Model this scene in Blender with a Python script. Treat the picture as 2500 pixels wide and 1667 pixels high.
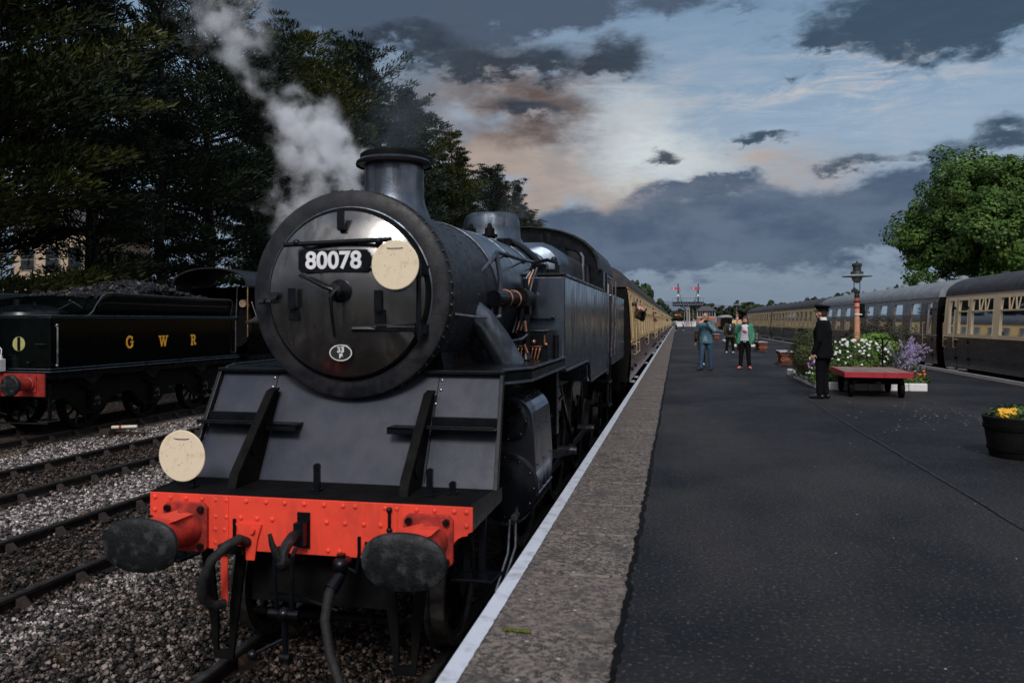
import bpy, math, random
import numpy as np
from mathutils import Vector, Matrix
for o in list(bpy.data.objects): bpy.data.objects.remove(o)
SC = bpy.context.scene; COL = SC.collection
R = math.radians
rnd = random.Random(7)
RZ = -0.92                      # rail top, platform top is z = 0

# ------------------------------------------------------------ camera
cam = bpy.data.cameras.new("camera"); co = bpy.data.objects.new("camera", cam); COL.objects.link(co)
co.location = (0, 0, 1.5); co.rotation_euler = (R(90), 0, R(11.68))
cam.lens = 28; cam.sensor_width = 36; cam.shift_y = -0.0202; cam.clip_end = 4000; cam.clip_start = .05
cam.dof.use_dof = True; cam.dof.focus_distance = 17; cam.dof.aperture_fstop = 3.2
SC.camera = co
SC.view_settings.view_transform = 'Standard'; SC.view_settings.look = 'None'
SC.view_settings.exposure = 0.0; SC.view_settings.gamma = 1
try: SC.cycles.volume_step_rate = 1.0; SC.cycles.volume_max_steps = 96; SC.cycles.volume_bounces = 3
except Exception: pass

# ------------------------------------------------------------ node helpers
class G:
    def __init__(s, nt): s.nt = nt; s.nt.nodes.clear()
    def n(s, t, **k):
        nd = s.nt.nodes.new(t)
        for a, v in k.items(): setattr(nd, a, v)
        return nd
    def link(s, a, b):
        if hasattr(a, 'is_output') or isinstance(a, bpy.types.NodeSocket): s.nt.links.new(a, b)
        else: b.default_value = a
    def m(s, op, a, b=None, c=None, clamp=False):
        nd = s.n('ShaderNodeMath', operation=op, use_clamp=clamp)
        s.link(a, nd.inputs[0])
        if b is not None: s.link(b, nd.inputs[1])
        if c is not None: s.link(c, nd.inputs[2])
        return nd.outputs[0]
    def mix(s, f, a, b, blend='MIX'):
        nd = s.n('ShaderNodeMix', data_type='RGBA', blend_type=blend)
        s.link(f, nd.inputs[0])
        for v, i in ((a, 6), (b, 7)):
            if isinstance(v, tuple): nd.inputs[i].default_value = (v[0], v[1], v[2], 1)
            else: s.link(v, nd.inputs[i])
        return nd.outputs[2]
    def noise(s, vec, scale, detail=4, rough=.55, dist=0):
        nd = s.n('ShaderNodeTexNoise'); nd.inputs['Scale'].default_value = scale
        nd.inputs['Detail'].default_value = detail; nd.inputs['Roughness'].default_value = rough
        nd.inputs['Distortion'].default_value = dist
        if vec is not None: s.link(vec, nd.inputs['Vector'])
        return nd.outputs[0]
    def ramp(s, v, lo, hi, smooth=True):
        nd = s.n('ShaderNodeMapRange', interpolation_type='SMOOTHSTEP' if smooth else 'LINEAR')
        s.link(v, nd.inputs[0]); nd.inputs[1].default_value = lo; nd.inputs[2].default_value = hi
        return nd.outputs[0]
    def scalev(s, vec, sx, sy, sz):
        nd = s.n('ShaderNodeMapping'); s.link(vec, nd.inputs[0]); nd.inputs['Scale'].default_value = (sx, sy, sz)
        return nd.outputs[0]

# ------------------------------------------------------------ world: sky with clouds by direction
W = bpy.data.worlds.new("World"); SC.world = W; W.use_nodes = True
SUN_AZ, SUN_EL = 174.0, 40.0        # degrees clockwise from +Y (the line of the track)
def sky():
    g = G(W.node_tree)
    tc = g.n('ShaderNodeTexCoord').outputs['Generated']
    sp = g.n('ShaderNodeSeparateXYZ'); g.link(tc, sp.inputs[0]); x, y, z = sp.outputs
    az = g.m('MULTIPLY', g.m('ARCTAN2', x, y), 57.2958)
    el = g.m('MULTIPLY', g.m('ARCSINE', z), 57.2958)
    nv = g.scalev(tc, 1, 1, 2.2)
    n1 = g.noise(nv, 9, 8, .62); n2 = g.noise(g.scalev(tc, 1.3, 1.3, 2.6), 7.3, 7, .6); nf = g.noise(nv, 26, 8, .66, .2)
    c1 = g.m('SUBTRACT', n1, .5); c2 = g.m('SUBTRACT', n2, .5); cf = g.m('SUBTRACT', nf, .5)
    azp = g.m('ADD', az, g.m('ADD', g.m('MULTIPLY', c1, 8.0), g.m('MULTIPLY', cf, 2.4)))
    elp = g.m('ADD', el, g.m('ADD', g.m('MULTIPLY', c2, 4.4), g.m('MULTIPLY', cf, 2.2)))
    def blob(a0, e0, sa, se, amp=1.0, p=(azp, elp)):
        da = g.m('MULTIPLY', g.m('SUBTRACT', p[0], a0), 1/sa); de = g.m('MULTIPLY', g.m('SUBTRACT', p[1], e0), 1/se)
        r2 = g.m('ADD', g.m('MULTIPLY', da, da), g.m('MULTIPLY', de, de))
        return g.m('MULTIPLY', g.m('EXPONENT', g.m('MULTIPLY', r2, -1.0)), amp)
    def total(bl):
        t = None
        for b in bl:
            v = blob(*b); t = v if t is None else g.m('ADD', t, v)
        return t
    # clear sky: physical blue plus pale vertical gradient
    ns = g.n('ShaderNodeTexSky', sky_type='NISHITA'); ns.sun_disc = False
    ns.sun_elevation = R(SUN_EL); ns.sun_rotation = R(SUN_AZ); ns.air_density = 1.2; ns.dust_density = 2.0
    nsc = g.mix(1.0, ns.outputs[0], (.007, .008, .010), 'MULTIPLY')
    grad = g.mix(g.ramp(el, 0, 12), (.175, .225, .30), (.27, .37, .48))
    grad = g.mix(g.ramp(el, 11, 26), grad, (.15, .245, .36))
    base = g.mix(1.0, grad, nsc, 'ADD')
    # cream haze low in the middle, brownish veil on the left
    warm = g.m('MULTIPLY', total([(-12.3, 12.5, 8.5, 5.0, 1.0), (-8, 8.6, 9, 2.2, .9), (3, 9.9, 13, 1.5, .8)]), g.ramp(n1, .25, .7))
    base = g.mix(g.m('MULTIPLY', warm, 1.3, clamp=True), base, (.41, .34, .305))
    veil = g.m('MULTIPLY', total([(-12, 15.6, 7.5, 3.2, 1.0), (-7.5, 14.0, 4, 2.8, .6)]), g.ramp(n2, .3, .6))
    base = g.mix(g.m('MULTIPLY', veil, .9, clamp=True), base, (.115, .085, .080))
    glow = total([(-.8, 11.0, 5.0, 1.8, 1.1), (-3.2, 13.6, 3.0, 2.6, .75)])
    base = g.mix(g.m('MULTIPLY', glow, .85, clamp=True), base, (.60, .66, .68))
    # thin streaky wisps
    wn = g.noise(g.scalev(tc, 3, 3, 16), 3.2, 9, .7, .8)
    wm = g.m('MULTIPLY', g.ramp(wn, .45, .66), total([(10.7, 14.6, 8, 2.6, 1.0), (-3, 14.5, 5, 4, .8), (14, 16, 7, 1.5, .8)]))
    base = g.mix(g.m('MULTIPLY', wm, .8, clamp=True), base, (.50, .50, .53))
    # medium cloud over the trees at the top left, and generally away from the view
    far = g.m('SUBTRACT', 1.0, g.ramp(g.m('ABSOLUTE', g.m('ADD', az, 5.0)), 30, 55))
    med = total([(-21.9, 21.3, 10, 3.0, 1.25), (-11.7, 21.3, 7, 1.7, 1.35), (-1, 22.5, 12, 1.7, .9), (-28, 17, 6, 4, .35)])
    med = g.ramp(g.m('ADD', med, g.m('MULTIPLY', cf, .7)), .25, .95)
    base = g.mix(g.m('MULTIPLY', med, .88), base, (.060, .080, .125))
    dark = total([(-15.2, 18.2, 4.6, 1.25, 1.2), (-10, 17.5, 3, .9, .7), (-4.4, 18.3, 3.0, 1.4, 1.35), (-10.6, 15.0, 3.6, .75, .95),
                  (17.4, 19.0, 7.5, 2.4, 1.7), (-20, 19.6, 3.5, .8, .8), (9.4, 17.7, 1.9, .75, .75), (8.1, 16.0, .9, .45, .75), (6.4, 12.1, 2.0, .55, 1.1),
                  (-.9, 11.1, 1.7, .5, 1.0), (11.2, 10.4, 2.2, .6, .9), (19.8, 11.2, 2.8, .9, 1.0), (15.8, 10.2, 2.2, .8, .9), (4, 20.6, 3, .5, .6)])
    dm = g.ramp(g.m('ADD', dark, g.m('MULTIPLY', cf, 1.5)), .22, 1.0)
    bank = total([(5.5, 5.9, 13.0, 2.6, 1.4), (1.4, 9.0, 4.2, .6, .85), (-6.5, 5.6, 8.0, 2.0, 1.4), (15, 7.8, 5.5, 1.5, 1.1), (26, 8, 8, 2, 1.0)])
    bm = g.ramp(g.m('ADD', bank, g.m('MULTIPLY', cf, 1.0)), .28, .9)
    bc = g.mix(g.ramp(n1, .35, .65), (.058, .088, .148), (.11, .15, .22))
    base = g.mix(g.m('MULTIPLY', bm, .92), base, bc)
    dc = g.mix(g.ramp(az, -6, 10), (.028, .038, .055), (.035, .065, .105))
    base = g.mix(g.m('MULTIPLY', dm, .93), base, dc)
    # the part of the sky behind the camera: high bright broken cloud, plus a warm glow added near the sun to light the fronts
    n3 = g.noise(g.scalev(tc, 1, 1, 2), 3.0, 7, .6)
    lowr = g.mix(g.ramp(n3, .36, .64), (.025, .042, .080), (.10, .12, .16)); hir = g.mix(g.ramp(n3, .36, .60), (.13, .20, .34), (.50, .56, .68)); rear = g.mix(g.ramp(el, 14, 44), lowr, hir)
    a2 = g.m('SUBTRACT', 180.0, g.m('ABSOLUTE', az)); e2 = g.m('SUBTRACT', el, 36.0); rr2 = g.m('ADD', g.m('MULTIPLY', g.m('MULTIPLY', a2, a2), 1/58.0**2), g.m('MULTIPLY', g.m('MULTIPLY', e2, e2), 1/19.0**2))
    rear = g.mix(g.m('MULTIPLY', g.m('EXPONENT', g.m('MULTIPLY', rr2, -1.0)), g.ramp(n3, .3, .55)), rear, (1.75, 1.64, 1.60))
    rear = g.mix(g.m('MULTIPLY', blob(90, 18, 42, 20, .9, (az, el)), g.ramp(n3, .28, .55)), rear, (.85, .88, .94)); rear = g.mix(g.m('MULTIPLY', blob(-92, 30, 45, 22, .85, (az, el)), g.ramp(n3, .3, .55)), rear, (.72, .76, .84))  # side glows added to brighten the tank side and the right-hand coaches
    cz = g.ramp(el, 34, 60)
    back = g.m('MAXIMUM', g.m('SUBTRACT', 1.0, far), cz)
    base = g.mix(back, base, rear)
    base = g.mix(g.m('MULTIPLY', g.ramp(wn, .50, .38), .10), base, (.10, .14, .20))
    base = g.mix(g.ramp(el, 0, -3), base, (.05, .05, .05))
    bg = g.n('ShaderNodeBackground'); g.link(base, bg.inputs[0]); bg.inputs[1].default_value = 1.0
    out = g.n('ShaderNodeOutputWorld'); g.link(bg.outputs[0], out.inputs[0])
sky()
try: W.cycles.sampling_method = 'MANUAL'; W.cycles.sample_map_resolution = 512
except Exception: pass
sl = bpy.data.lights.new("sun", 'SUN'); so = bpy.data.objects.new("sun", sl); COL.objects.link(so)
sl.energy = 2.0; sl.angle = R(15); sl.color = (1.0, .965, .92)
sd = Vector((math.sin(R(SUN_AZ))*math.cos(R(SUN_EL)), math.cos(R(SUN_AZ))*math.cos(R(SUN_EL)), math.sin(R(SUN_EL))))
so.rotation_euler = sd.to_track_quat('Z', 'Y').to_euler(); so.location = (0, 0, 60)

# ------------------------------------------------------------ materials
MATS = {}
def mat(name, c1, c2=None, scale=8, rough=.6, rough2=None, metal=0, bump=0, bscale=None, spec=.35, coat=0, island=0, stretch=None,
        lo=.35, hi=.65, detail=5, trans=0, grime=0):
    """procedural Principled: two colours mixed by noise, roughness noise, bump; island = per-piece brightness variation"""
    if name in MATS: return MATS[name]
    M = bpy.data.materials.new(name); M.use_nodes = True; g = G(M.node_tree)
    tc = g.n('ShaderNodeTexCoord').outputs['Object']
    if stretch: tc = g.scalev(tc, *stretch)
    p = g.n('ShaderNodeBsdfPrincipled'); o = g.n('ShaderNodeOutputMaterial'); g.link(p.outputs[0], o.inputs[0])
    c2 = c2 or tuple(v*.75 for v in c1)
    nz = g.noise(tc, scale, detail, .6)
    f = g.ramp(nz, lo, hi); col = g.mix(f, c1, c2)
    gm = None
    if grime:
        gt = g.n('ShaderNodeTexCoord').outputs['Object']; gm = g.m('MULTIPLY', g.ramp(g.m('ADD', g.m('MULTIPLY', g.noise(g.scalev(gt, 1, 1, .16), 9, 6, .65), .6), g.m('MULTIPLY', g.noise(gt, 2.2, 5, .6), .4)), .49, .58), grime)
        col = g.mix(gm, col, (.020, .018, .017))
    if island:
        ri = g.n('ShaderNodeNewGeometry').outputs['Random Per Island']
        k = g.m('ADD', g.m('MULTIPLY', ri, 2*island), 1-island)
        hs = g.n('ShaderNodeHueSaturation'); g.link(col, hs.inputs['Color']); g.link(k, hs.inputs['Value']); col = hs.outputs[0]
    g.link(col, p.inputs['Base Color'])
    if rough2 is None: p.inputs['Roughness'].default_value = rough
    else:
        mr = g.n('ShaderNodeMapRange'); g.link(g.noise(tc, scale*1.7, 4), mr.inputs[0]); mr.inputs[1].default_value = .3; mr.inputs[2].default_value = .7
        mr.inputs[3].default_value = rough; mr.inputs[4].default_value = rough2; g.link(mr.outputs[0] if gm is None else g.m('ADD', mr.outputs[0], g.m('MULTIPLY', gm, .28)), p.inputs['Roughness'])
    p.inputs['Metallic'].default_value = metal; p.inputs['Specular IOR Level'].default_value = spec
    if coat: p.inputs['Coat Weight'].default_value = coat; p.inputs['Coat Roughness'].default_value = .08
    if bump:
        b = g.n('ShaderNodeBump'); b.inputs['Strength'].default_value = bump; b.inputs['Distance'].default_value = .02
        g.link(g.noise(tc, bscale or scale*4, 5, .65), b.inputs['Height']); g.link(b.outputs[0], p.inputs['Normal'])
    if trans:
        t = g.n('ShaderNodeBsdfTranslucent'); g.link(col, t.inputs[0]); ms = g.n('ShaderNodeMixShader'); ms.inputs[0].default_value = trans
        g.link(p.outputs[0], ms.inputs[1]); g.link(t.outputs[0], ms.inputs[2]); g.link(ms.outputs[0], o.inputs[0])
    MATS[name] = M; return M

black   = mat('loco_black', (.0016, .0026, .0042), (.004, .0052, .0075), 5, .18, .38, bump=.04, bscale=14, spec=.28)
tankblk = mat('tank_black', (.15, .19, .26), (.22, .25, .31), 3, .12, .24, grime=.55, metal=.95, bump=.035, bscale=6, stretch=(1, 1, .35))
matteb  = mat('smokebox_grey', (.004, .0055, .009), (.018, .018, .022), 9, .38, .60, bump=.12, bscale=60)
flatb   = mat('flat_black', (.0018, .0019, .0023), (.005, .0045, .0045), 7, .6, .85, bump=.2, bscale=30, spec=.12)
doorb   = mat('door_black', (.15, .155, .16), (.21, .205, .205), 3, .13, .24, grime=.35, metal=.95, bump=.03, bscale=10)
chimb   = mat('chimney_black', (.085, .11, .15), (.14, .155, .18), 6, .28, .46, grime=.5, metal=.9, bump=.08, bscale=40)
apronm  = mat('apron_grey', (.016, .023, .043), (.038, .041, .060), 2.6, .36, .52, grime=.15, bump=.06, bscale=45)
redm    = mat('signal_red', (.82, .066, .036), (.56, .045, .028), 5, .42, .6, grime=.16, lo=.5, hi=.8, bump=.08, bscale=90)
redd    = mat('dull_red', (.34, .030, .022), (.20, .022, .018), 8, .4, .6, bump=.15, bscale=50)
rubberm = mat('buffer_steel', (.003, .0045, .006), (.040, .042, .046), 11, .40, .65, lo=.48, hi=.72, bump=.3, bscale=50)
steelm  = mat('bright_steel', (.34, .34, .36), (.18, .18, .2), 12, .25, .4, metal=.9)
copperm = mat('copper', (.62, .28, .16), (.30, .15, .10), 10, .25, .4, metal=.9)
brassm  = mat('brass', (.62, .42, .16), (.35, .25, .12), 10, .25, .4, metal=.9)
whitep  = mat('white_paint', (.78, .79, .82), (.66, .67, .70), 6, .5, .65, bump=.05)
creamd  = mat('disc_cream', (.76, .65, .48), (.60, .47, .30), 14, .45, .6, bump=.05, lo=.5, hi=.75)
goldl   = mat('gold_letter', (.95, .52, .03), (.85, .42, .03), 9, .5)
coalm   = mat('coal', (.007, .007, .008), (.020, .020, .023), 9, .28, .55, island=.5, bump=.3)
greenb  = mat('tender_green', (.0008, .0018, .0018), (.0015, .003, .003), 4, .08, .16, bump=.02, bscale=8, spec=.22)
railm   = mat('rail_steel', (.016, .013, .013), (.036, .027, .024), 11, .45, .65, metal=.2, bump=.1)
railtop = mat('rail_head', (.16, .155, .15), (.08, .072, .066), 14, .3, .45, metal=.8)
sleeperm= mat('sleeper_wood', (.026, .022, .020), (.050, .043, .038), 5, .8, .95, bump=.5, bscale=20, stretch=(.3, 3, 3))
rustm   = mat('rusty_iron', (.020, .014, .012), (.045, .028, .022), 14, .6, .85, bump=.3)
skinm   = mat('skin', (.52, .30, .22), (.46, .24, .18), 14, .5)
hairm   = mat('dark_hair', (.018, .011, .009), (.030, .018, .013), 40, .5, stretch=(3, 3, .5), bump=.4)
hairg   = mat('grey_hair', (.075, .065, .06), (.14, .12, .11), 40, .6, bump=.4)
def cloth(name, c, c2=None, **k): return mat(name, c, c2, 14, .9, bump=.25, bscale=90, spec=.12, **k)
def foliage(name, c1, c2, isl=.45, tr=.15, sc=.5): return mat(name, c1, c2, sc, .55, island=isl, trans=tr, lo=.4, hi=.6, spec=.3)
def wood(name, c1, c2): return mat(name, c1, c2, 6, .7, .9, bump=.4, bscale=18, stretch=(1, .15, 1))

# ------------------------------------------------------------ mesh builder
class MB:
    def __init__(s): s.v = []; s.f = []; s.sm = []; s.mi = []; s.cur = 0
    def add(s, vs, fs, smooth=False):
        b = len(s.v); s.v += [tuple(v) for v in vs]
        for f in fs: s.f.append(tuple(i+b for i in f)); s.sm.append(smooth); s.mi.append(s.cur)
        return s
    def box(s, x0, x1, y0, y1, z0, z1):
        vs = [(x, y, z) for z in (z0, z1) for y in (y0, y1) for x in (x0, x1)]
        return s.add(vs, [(0, 2, 3, 1), (4, 5, 7, 6), (0, 1, 5, 4), (2, 6, 7, 3), (0, 4, 6, 2), (1, 3, 7, 5)])
    def cbox(s, c, d): return s.box(c[0]-d[0]/2, c[0]+d[0]/2, c[1]-d[1]/2, c[1]+d[1]/2, c[2]-d[2]/2, c[2]+d[2]/2)
    def rings(s, rings, closed=True, cap0=True, cap1=True, smooth=True):
        n = len(rings[0]); vs = [p for r in rings for p in r]; fs = []
        for i in range(len(rings)-1):
            for j in range(n if closed else n-1):
                k = (j+1) % n; fs.append((i*n+j, i*n+k, (i+1)*n+k, (i+1)*n+j))
        s.add(vs, fs, smooth)
        if cap0: s.add(rings[0], [tuple(reversed(range(n)))])
        if cap1: s.add(rings[-1], [tuple(range(n))])
        return s
    def cyl(s, p, q, r, r2=None, n=12, cap=True, smooth=True):
        p = Vector(p); q = Vector(q); r2 = r if r2 is None else r2
        a = (q-p).normalized(); u = a.orthogonal().normalized(); w = a.cross(u)
        rg = [[p2+(u*math.cos(2*math.pi*k/n)+w*math.sin(2*math.pi*k/n))*rr for k in range(n)] for p2, rr in ((p, r), (q, r2))]
        return s.rings(rg, cap0=cap, cap1=cap, smooth=smooth)
    def tube(s, pts, r, n=8, r1=None, smooth=True):
        P = [Vector(p) for p in pts]; m = len(P); rg = []
        t = (P[1]-P[0]).normalized(); u = t.orthogonal().normalized()
        for i, p in enumerate(P):
            t = (P[min(i+1, m-1)]-P[max(i-1, 0)]).normalized(); u = (u-t*u.dot(t)).normalized(); w = t.cross(u)
            rr = r if r1 is None else r+(r1-r)*i/(m-1)
            rg.append([p+(u*math.cos(2*math.pi*k/n)+w*math.sin(2*math.pi*k/n))*rr for k in range(n)])
        return s.rings(rg, smooth=smooth)
    def lathe(s, prof, o, ax='y', n=32, smooth=True, cap0=False, cap1=False, a0=0, a1=360):
        """prof: (radius, height along axis)"""
        rg = []; full = abs(a1-a0) >= 360; m = n if full else n+1
        for r, h in prof:
            ring = []
            for k in range(m):
                a = R(a0+(a1-a0)*k/n); c, t = math.cos(a)*r, math.sin(a)*r
                ring.append({'y': (o[0]+c, o[1]+h, o[2]+t), 'z': (o[0]+c, o[1]+t, o[2]+h), 'x': (o[0]+h, o[1]+c, o[2]+t)}[ax])
            rg.append(ring)
        return s.rings(rg, closed=full, cap0=cap0, cap1=cap1, smooth=smooth)
    def sph(s, c, r, n=12, m=8, sc=(1, 1, 1)):
        rg = [[(c[0]+r*sc[0]*math.sin(t)*math.cos(2*math.pi*k/n), c[1]+r*sc[1]*math.sin(t)*math.sin(2*math.pi*k/n), c[2]+r*sc[2]*math.cos(t)) for k in range(n)]
              for t in [math.pi*(i+.02)/(m+.04) for i in range(m+1)]]
        return s.rings(rg)
    def prism(s, poly, ax, a, b):
        """poly in the plane across axis ax: x->(y,z) y->(x,z) z->(x,y)"""
        def P(u, v, t): return {'x': (t, u, v), 'y': (u, t, v), 'z': (u, v, t)}[ax]
        n = len(poly); vs = [P(u, v, a) for u, v in poly]+[P(u, v, b) for u, v in poly]
        return s.add(vs, [tuple(range(n)), tuple(reversed(range(n, 2*n)))]+[(i, i+n, (i+1) % n+n, (i+1) % n) for i in range(n)])
    def rivets(s, pts, r, d=(0, -1, 0)):
        d = Vector(d).normalized(); u = d.orthogonal().normalized(); w = d.cross(u)
        for p in pts:
            p = Vector(p); rg = [[p+d*h*r+(u*math.cos(k*math.pi/4)+w*math.sin(k*math.pi/4))*rr*r for k in range(8)] for rr, h in ((1, 0), (.8, .45), (.35, .7))]
            s.rings(rg, cap0=False)
        return s
    def ribbon(s, pts, w, ax, depth, d0):
        """flat stroke in plane across axis ax (letters)"""
        for i in range(len(pts)-1):
            p = Vector(pts[i]); q = Vector(pts[i+1]); t = (q-p).normalized(); nn = Vector((-t.y, t.x))*w/2; e = t*w*.18
            s.prism([tuple(p-nn-e), tuple(p+nn-e), tuple(q+nn+e), tuple(q-nn+e)], ax, d0, d0+depth+.0004*i)
        return s
    def text(s, txt, size, M4, ext=.004, off=0.0, align='CENTER'):
        c = bpy.data.curves.new('t', 'FONT'); c.body = txt; c.size = size; c.extrude = ext; c.offset = off; c.align_x = align; c.align_y = 'CENTER'
        o = bpy.data.objects.new('t', c); COL.objects.link(o); dg = bpy.context.evaluated_depsgraph_get(); dg.update()
        me = bpy.data.meshes.new_from_object(o.evaluated_get(dg))
        s.add([M4 @ v.co for v in me.vertices], [tuple(p.vertices) for p in me.polygons])
        bpy.data.objects.remove(o); bpy.data.curves.remove(c); bpy.data.meshes.remove(me); return s
    def xf(s, M4): s.v = [tuple(M4 @ Vector(v)) for v in s.v]; return s
    def build(s, name, m, parent=None, world=True, bevel=0, recalc=True):
        off = Vector((0, 0, 0))
        if parent is not None and world:
            q = parent
            while q is not None: off += q.location; q = q.parent
        me = bpy.data.meshes.new(name)
        me.from_pydata([(v[0]-off.x, v[1]-off.y, v[2]-off.z) for v in s.v], [], s.f)
        me.polygons.foreach_set('use_smooth', s.sm); me.polygons.foreach_set('material_index', s.mi)
        for mm in (m if isinstance(m, (list, tuple)) else [m]): me.materials.append(mm)
        me.update()
        if recalc:
            import bmesh
            bm = bmesh.new(); bm.from_mesh(me); bmesh.ops.recalc_face_normals(bm, faces=bm.faces); bm.to_mesh(me); bm.free()
        if any(s.sm): me.set_sharp_from_angle(angle=R(34))
        o = bpy.data.objects.new(name, me); COL.objects.link(o)
        if parent is not None: o.parent = parent
        if bevel:
            bv = o.modifiers.new('bevel', 'BEVEL'); bv.width = bevel; bv.segments = 2; bv.limit_method = 'ANGLE'; bv.angle_limit = R(40); bv.harden_normals = False
        return o
def tag(o, label=None, cat=None, group=None, kind=None):
    if label: o['label'] = label
    if cat: o['category'] = cat
    if group: o['group'] = group
    if kind: o['kind'] = kind
    return o
def thing(name, loc, label, cat, group=None, rz=0, kind=None):
    o = bpy.data.objects.new(name, None); COL.objects.link(o); o.location = loc; o.rotation_euler = (0, 0, rz); o.empty_display_size = .2
    return tag(o, label, cat, group, kind)
def kids(o): return [c for c in bpy.data.objects if c.parent == o]
def copy_tree(o, parent=None, loc=None, rz=None, label=None, scale=None):
    c = o.copy(); COL.objects.link(c); c.parent = parent
    if loc is not None: c.location = loc
    if rz is not None: c.rotation_euler = (0, 0, rz)
    if scale is not None: c.scale = scale
    if label: c['label'] = label
    for ch in KID.get(o.name, []): copy_tree(ch, c)
    return c
KID = {}
def reindex():
    KID.clear()
    for c in bpy.data.objects:
        if c.parent: KID.setdefault(c.parent.name, []).append(c)
def fast_mesh(name, V, F, m, parent=None, smooth=False):
    V = np.ascontiguousarray(V, dtype=np.float32); F = np.ascontiguousarray(F, dtype=np.int32); k = F.shape[1]
    me = bpy.data.meshes.new(name); me.vertices.add(len(V)); me.vertices.foreach_set('co', V.ravel())
    me.loops.add(F.size); me.loops.foreach_set('vertex_index', F.ravel())
    me.polygons.add(len(F)); me.polygons.foreach_set('loop_start', np.arange(0, F.size, k, dtype=np.int32))
    if smooth: me.polygons.foreach_set('use_smooth', np.ones(len(F), dtype=bool))
    me.materials.append(m); me.update(calc_edges=True); me.validate()
    o = bpy.data.objects.new(name, me); COL.objects.link(o)
    if parent is not None: o.parent = parent
    return o
# ------------------------------------------------------------ ground, ballast, tracks, platform
RA = math.atan(0.0152)                       # the right-hand line closes in slowly on the left one
def xr(y): return 8.26-0.0152*(y-21.5)       # right platform edge
def ballast_mat():
    M = bpy.data.materials.new('ballast'); M.use_nodes = True; g = G(M.node_tree)
    tc = g.n('ShaderNodeTexCoord').outputs['Object']
    p = g.n('ShaderNodeBsdfPrincipled'); o = g.n('ShaderNodeOutputMaterial'); g.link(p.outputs[0], o.inputs[0])
    sp = g.n('ShaderNodeSeparateXYZ'); g.link(tc, sp.inputs[0]); x = sp.outputs[0]
    d = None
    for c in (-2.41, -6.5, -9.9, -13.9):
        v = g.m('ABSOLUTE', g.m('SUBTRACT', x, c)); d = v if d is None else g.m('MINIMUM', d, v)
    clean = g.m('MULTIPLY', g.ramp(x, -13.2, -11.9), g.ramp(g.m('ADD', d, g.m('MULTIPLY', g.m('SUBTRACT', g.noise(tc, 1.3, 5), .5), 1.4)), .75, 1.25))
    return M, g, tc, p, clean, x
def ballast_pair():
    out = []
    for stone in (0, 1):
        M, g, tc, p, clean, x = ballast_mat(); M.name = 'ballast_stone' if stone else 'ballast_bed'
        if stone: r = g.n('ShaderNodeNewGeometry').outputs['Random Per Island']
        else:
            v = g.n('ShaderNodeTexVoronoi'); v.inputs['Scale'].default_value = 22; g.link(tc, v.inputs['Vector'])
            s2 = g.n('ShaderNodeSeparateXYZ'); g.link(v.outputs['Color'], s2.inputs[0]); r = s2.outputs[0]
            b = g.n('ShaderNodeBump'); b.inputs['Strength'].default_value = 1.0; b.inputs['Distance'].default_value = .04
            g.link(v.outputs['Distance'], b.inputs['Height']); b.invert = True; g.link(b.outputs[0], p.inputs['Normal'])
        r = g.m('POWER', r, 2.4); dirty = g.mix(r, (.006, .0055, .005), (.17, .125, .105))
        cl = g.mix(r, (.055, .048, .047), (.78, .69, .66))
        tan = g.mix(g.ramp(g.noise(tc, .9, 4), .55, .68), cl, (.24, .17, .10))
        g.link(g.mix(g.m('MULTIPLY', clean, g.m('SUBTRACT', 1.0, g.m('MULTIPLY', g.ramp(x, -5.6, -4.6), .80))), dirty, tan), p.inputs['Base Color'])
        p.inputs['Roughness'].default_value = .75; p.inputs['Specular IOR Level'].default_value = .2; out.append(M)
    return out
bedm, stonem = ballast_pair()
def grid(x0, x1, y0, y1, nx, ny, zf):
    X, Y = np.meshgrid(np.linspace(x0, x1, nx), np.linspace(y0, y1, ny)); Z = zf(X, Y)
    V = np.stack([X.ravel(), Y.ravel(), Z.ravel()], 1); i = np.arange(ny-1)[:, None]*nx+np.arange(nx-1)[None]; i = i.ravel()
    return V, np.stack([i, i+1, i+nx+1, i+nx], 1)
grassm = mat('grassy_ground', (.030, .045, .016), (.055, .050, .028), .6, .9, bump=.6, bscale=3)
V, F = grid(-2500, 2500, -2500, 2500, 41, 41, lambda X, Y: -1.4+0*X)
tag(fast_mesh('ground', V, F, grassm), 'dark grassy ground reaching away on all sides of the station', 'ground', kind='structure')
rs = np.random.RandomState(3)
V, F = grid(-17.5, -0.99, -9, 260, 80, 500, lambda X, Y: -1.075+.02*np.sin(X*3.1+Y*.7)*np.sin(Y*1.3)+rs.normal(0, .006, X.shape))
tag(fast_mesh('ballast', V, F, bedm), 'stone ballast between and under the tracks left of the platform', 'ballast', kind='structure')
V, F = grid(0, 9.5, -10, 330, 12, 60, lambda X, Y: -1.075+0*X); V[:, 0] += xr(V[:, 1])+.02
tag(fast_mesh('ballast', V, F, bedm), 'dark ballast under the coaches right of the platform', 'ballast', kind='structure')
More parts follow.
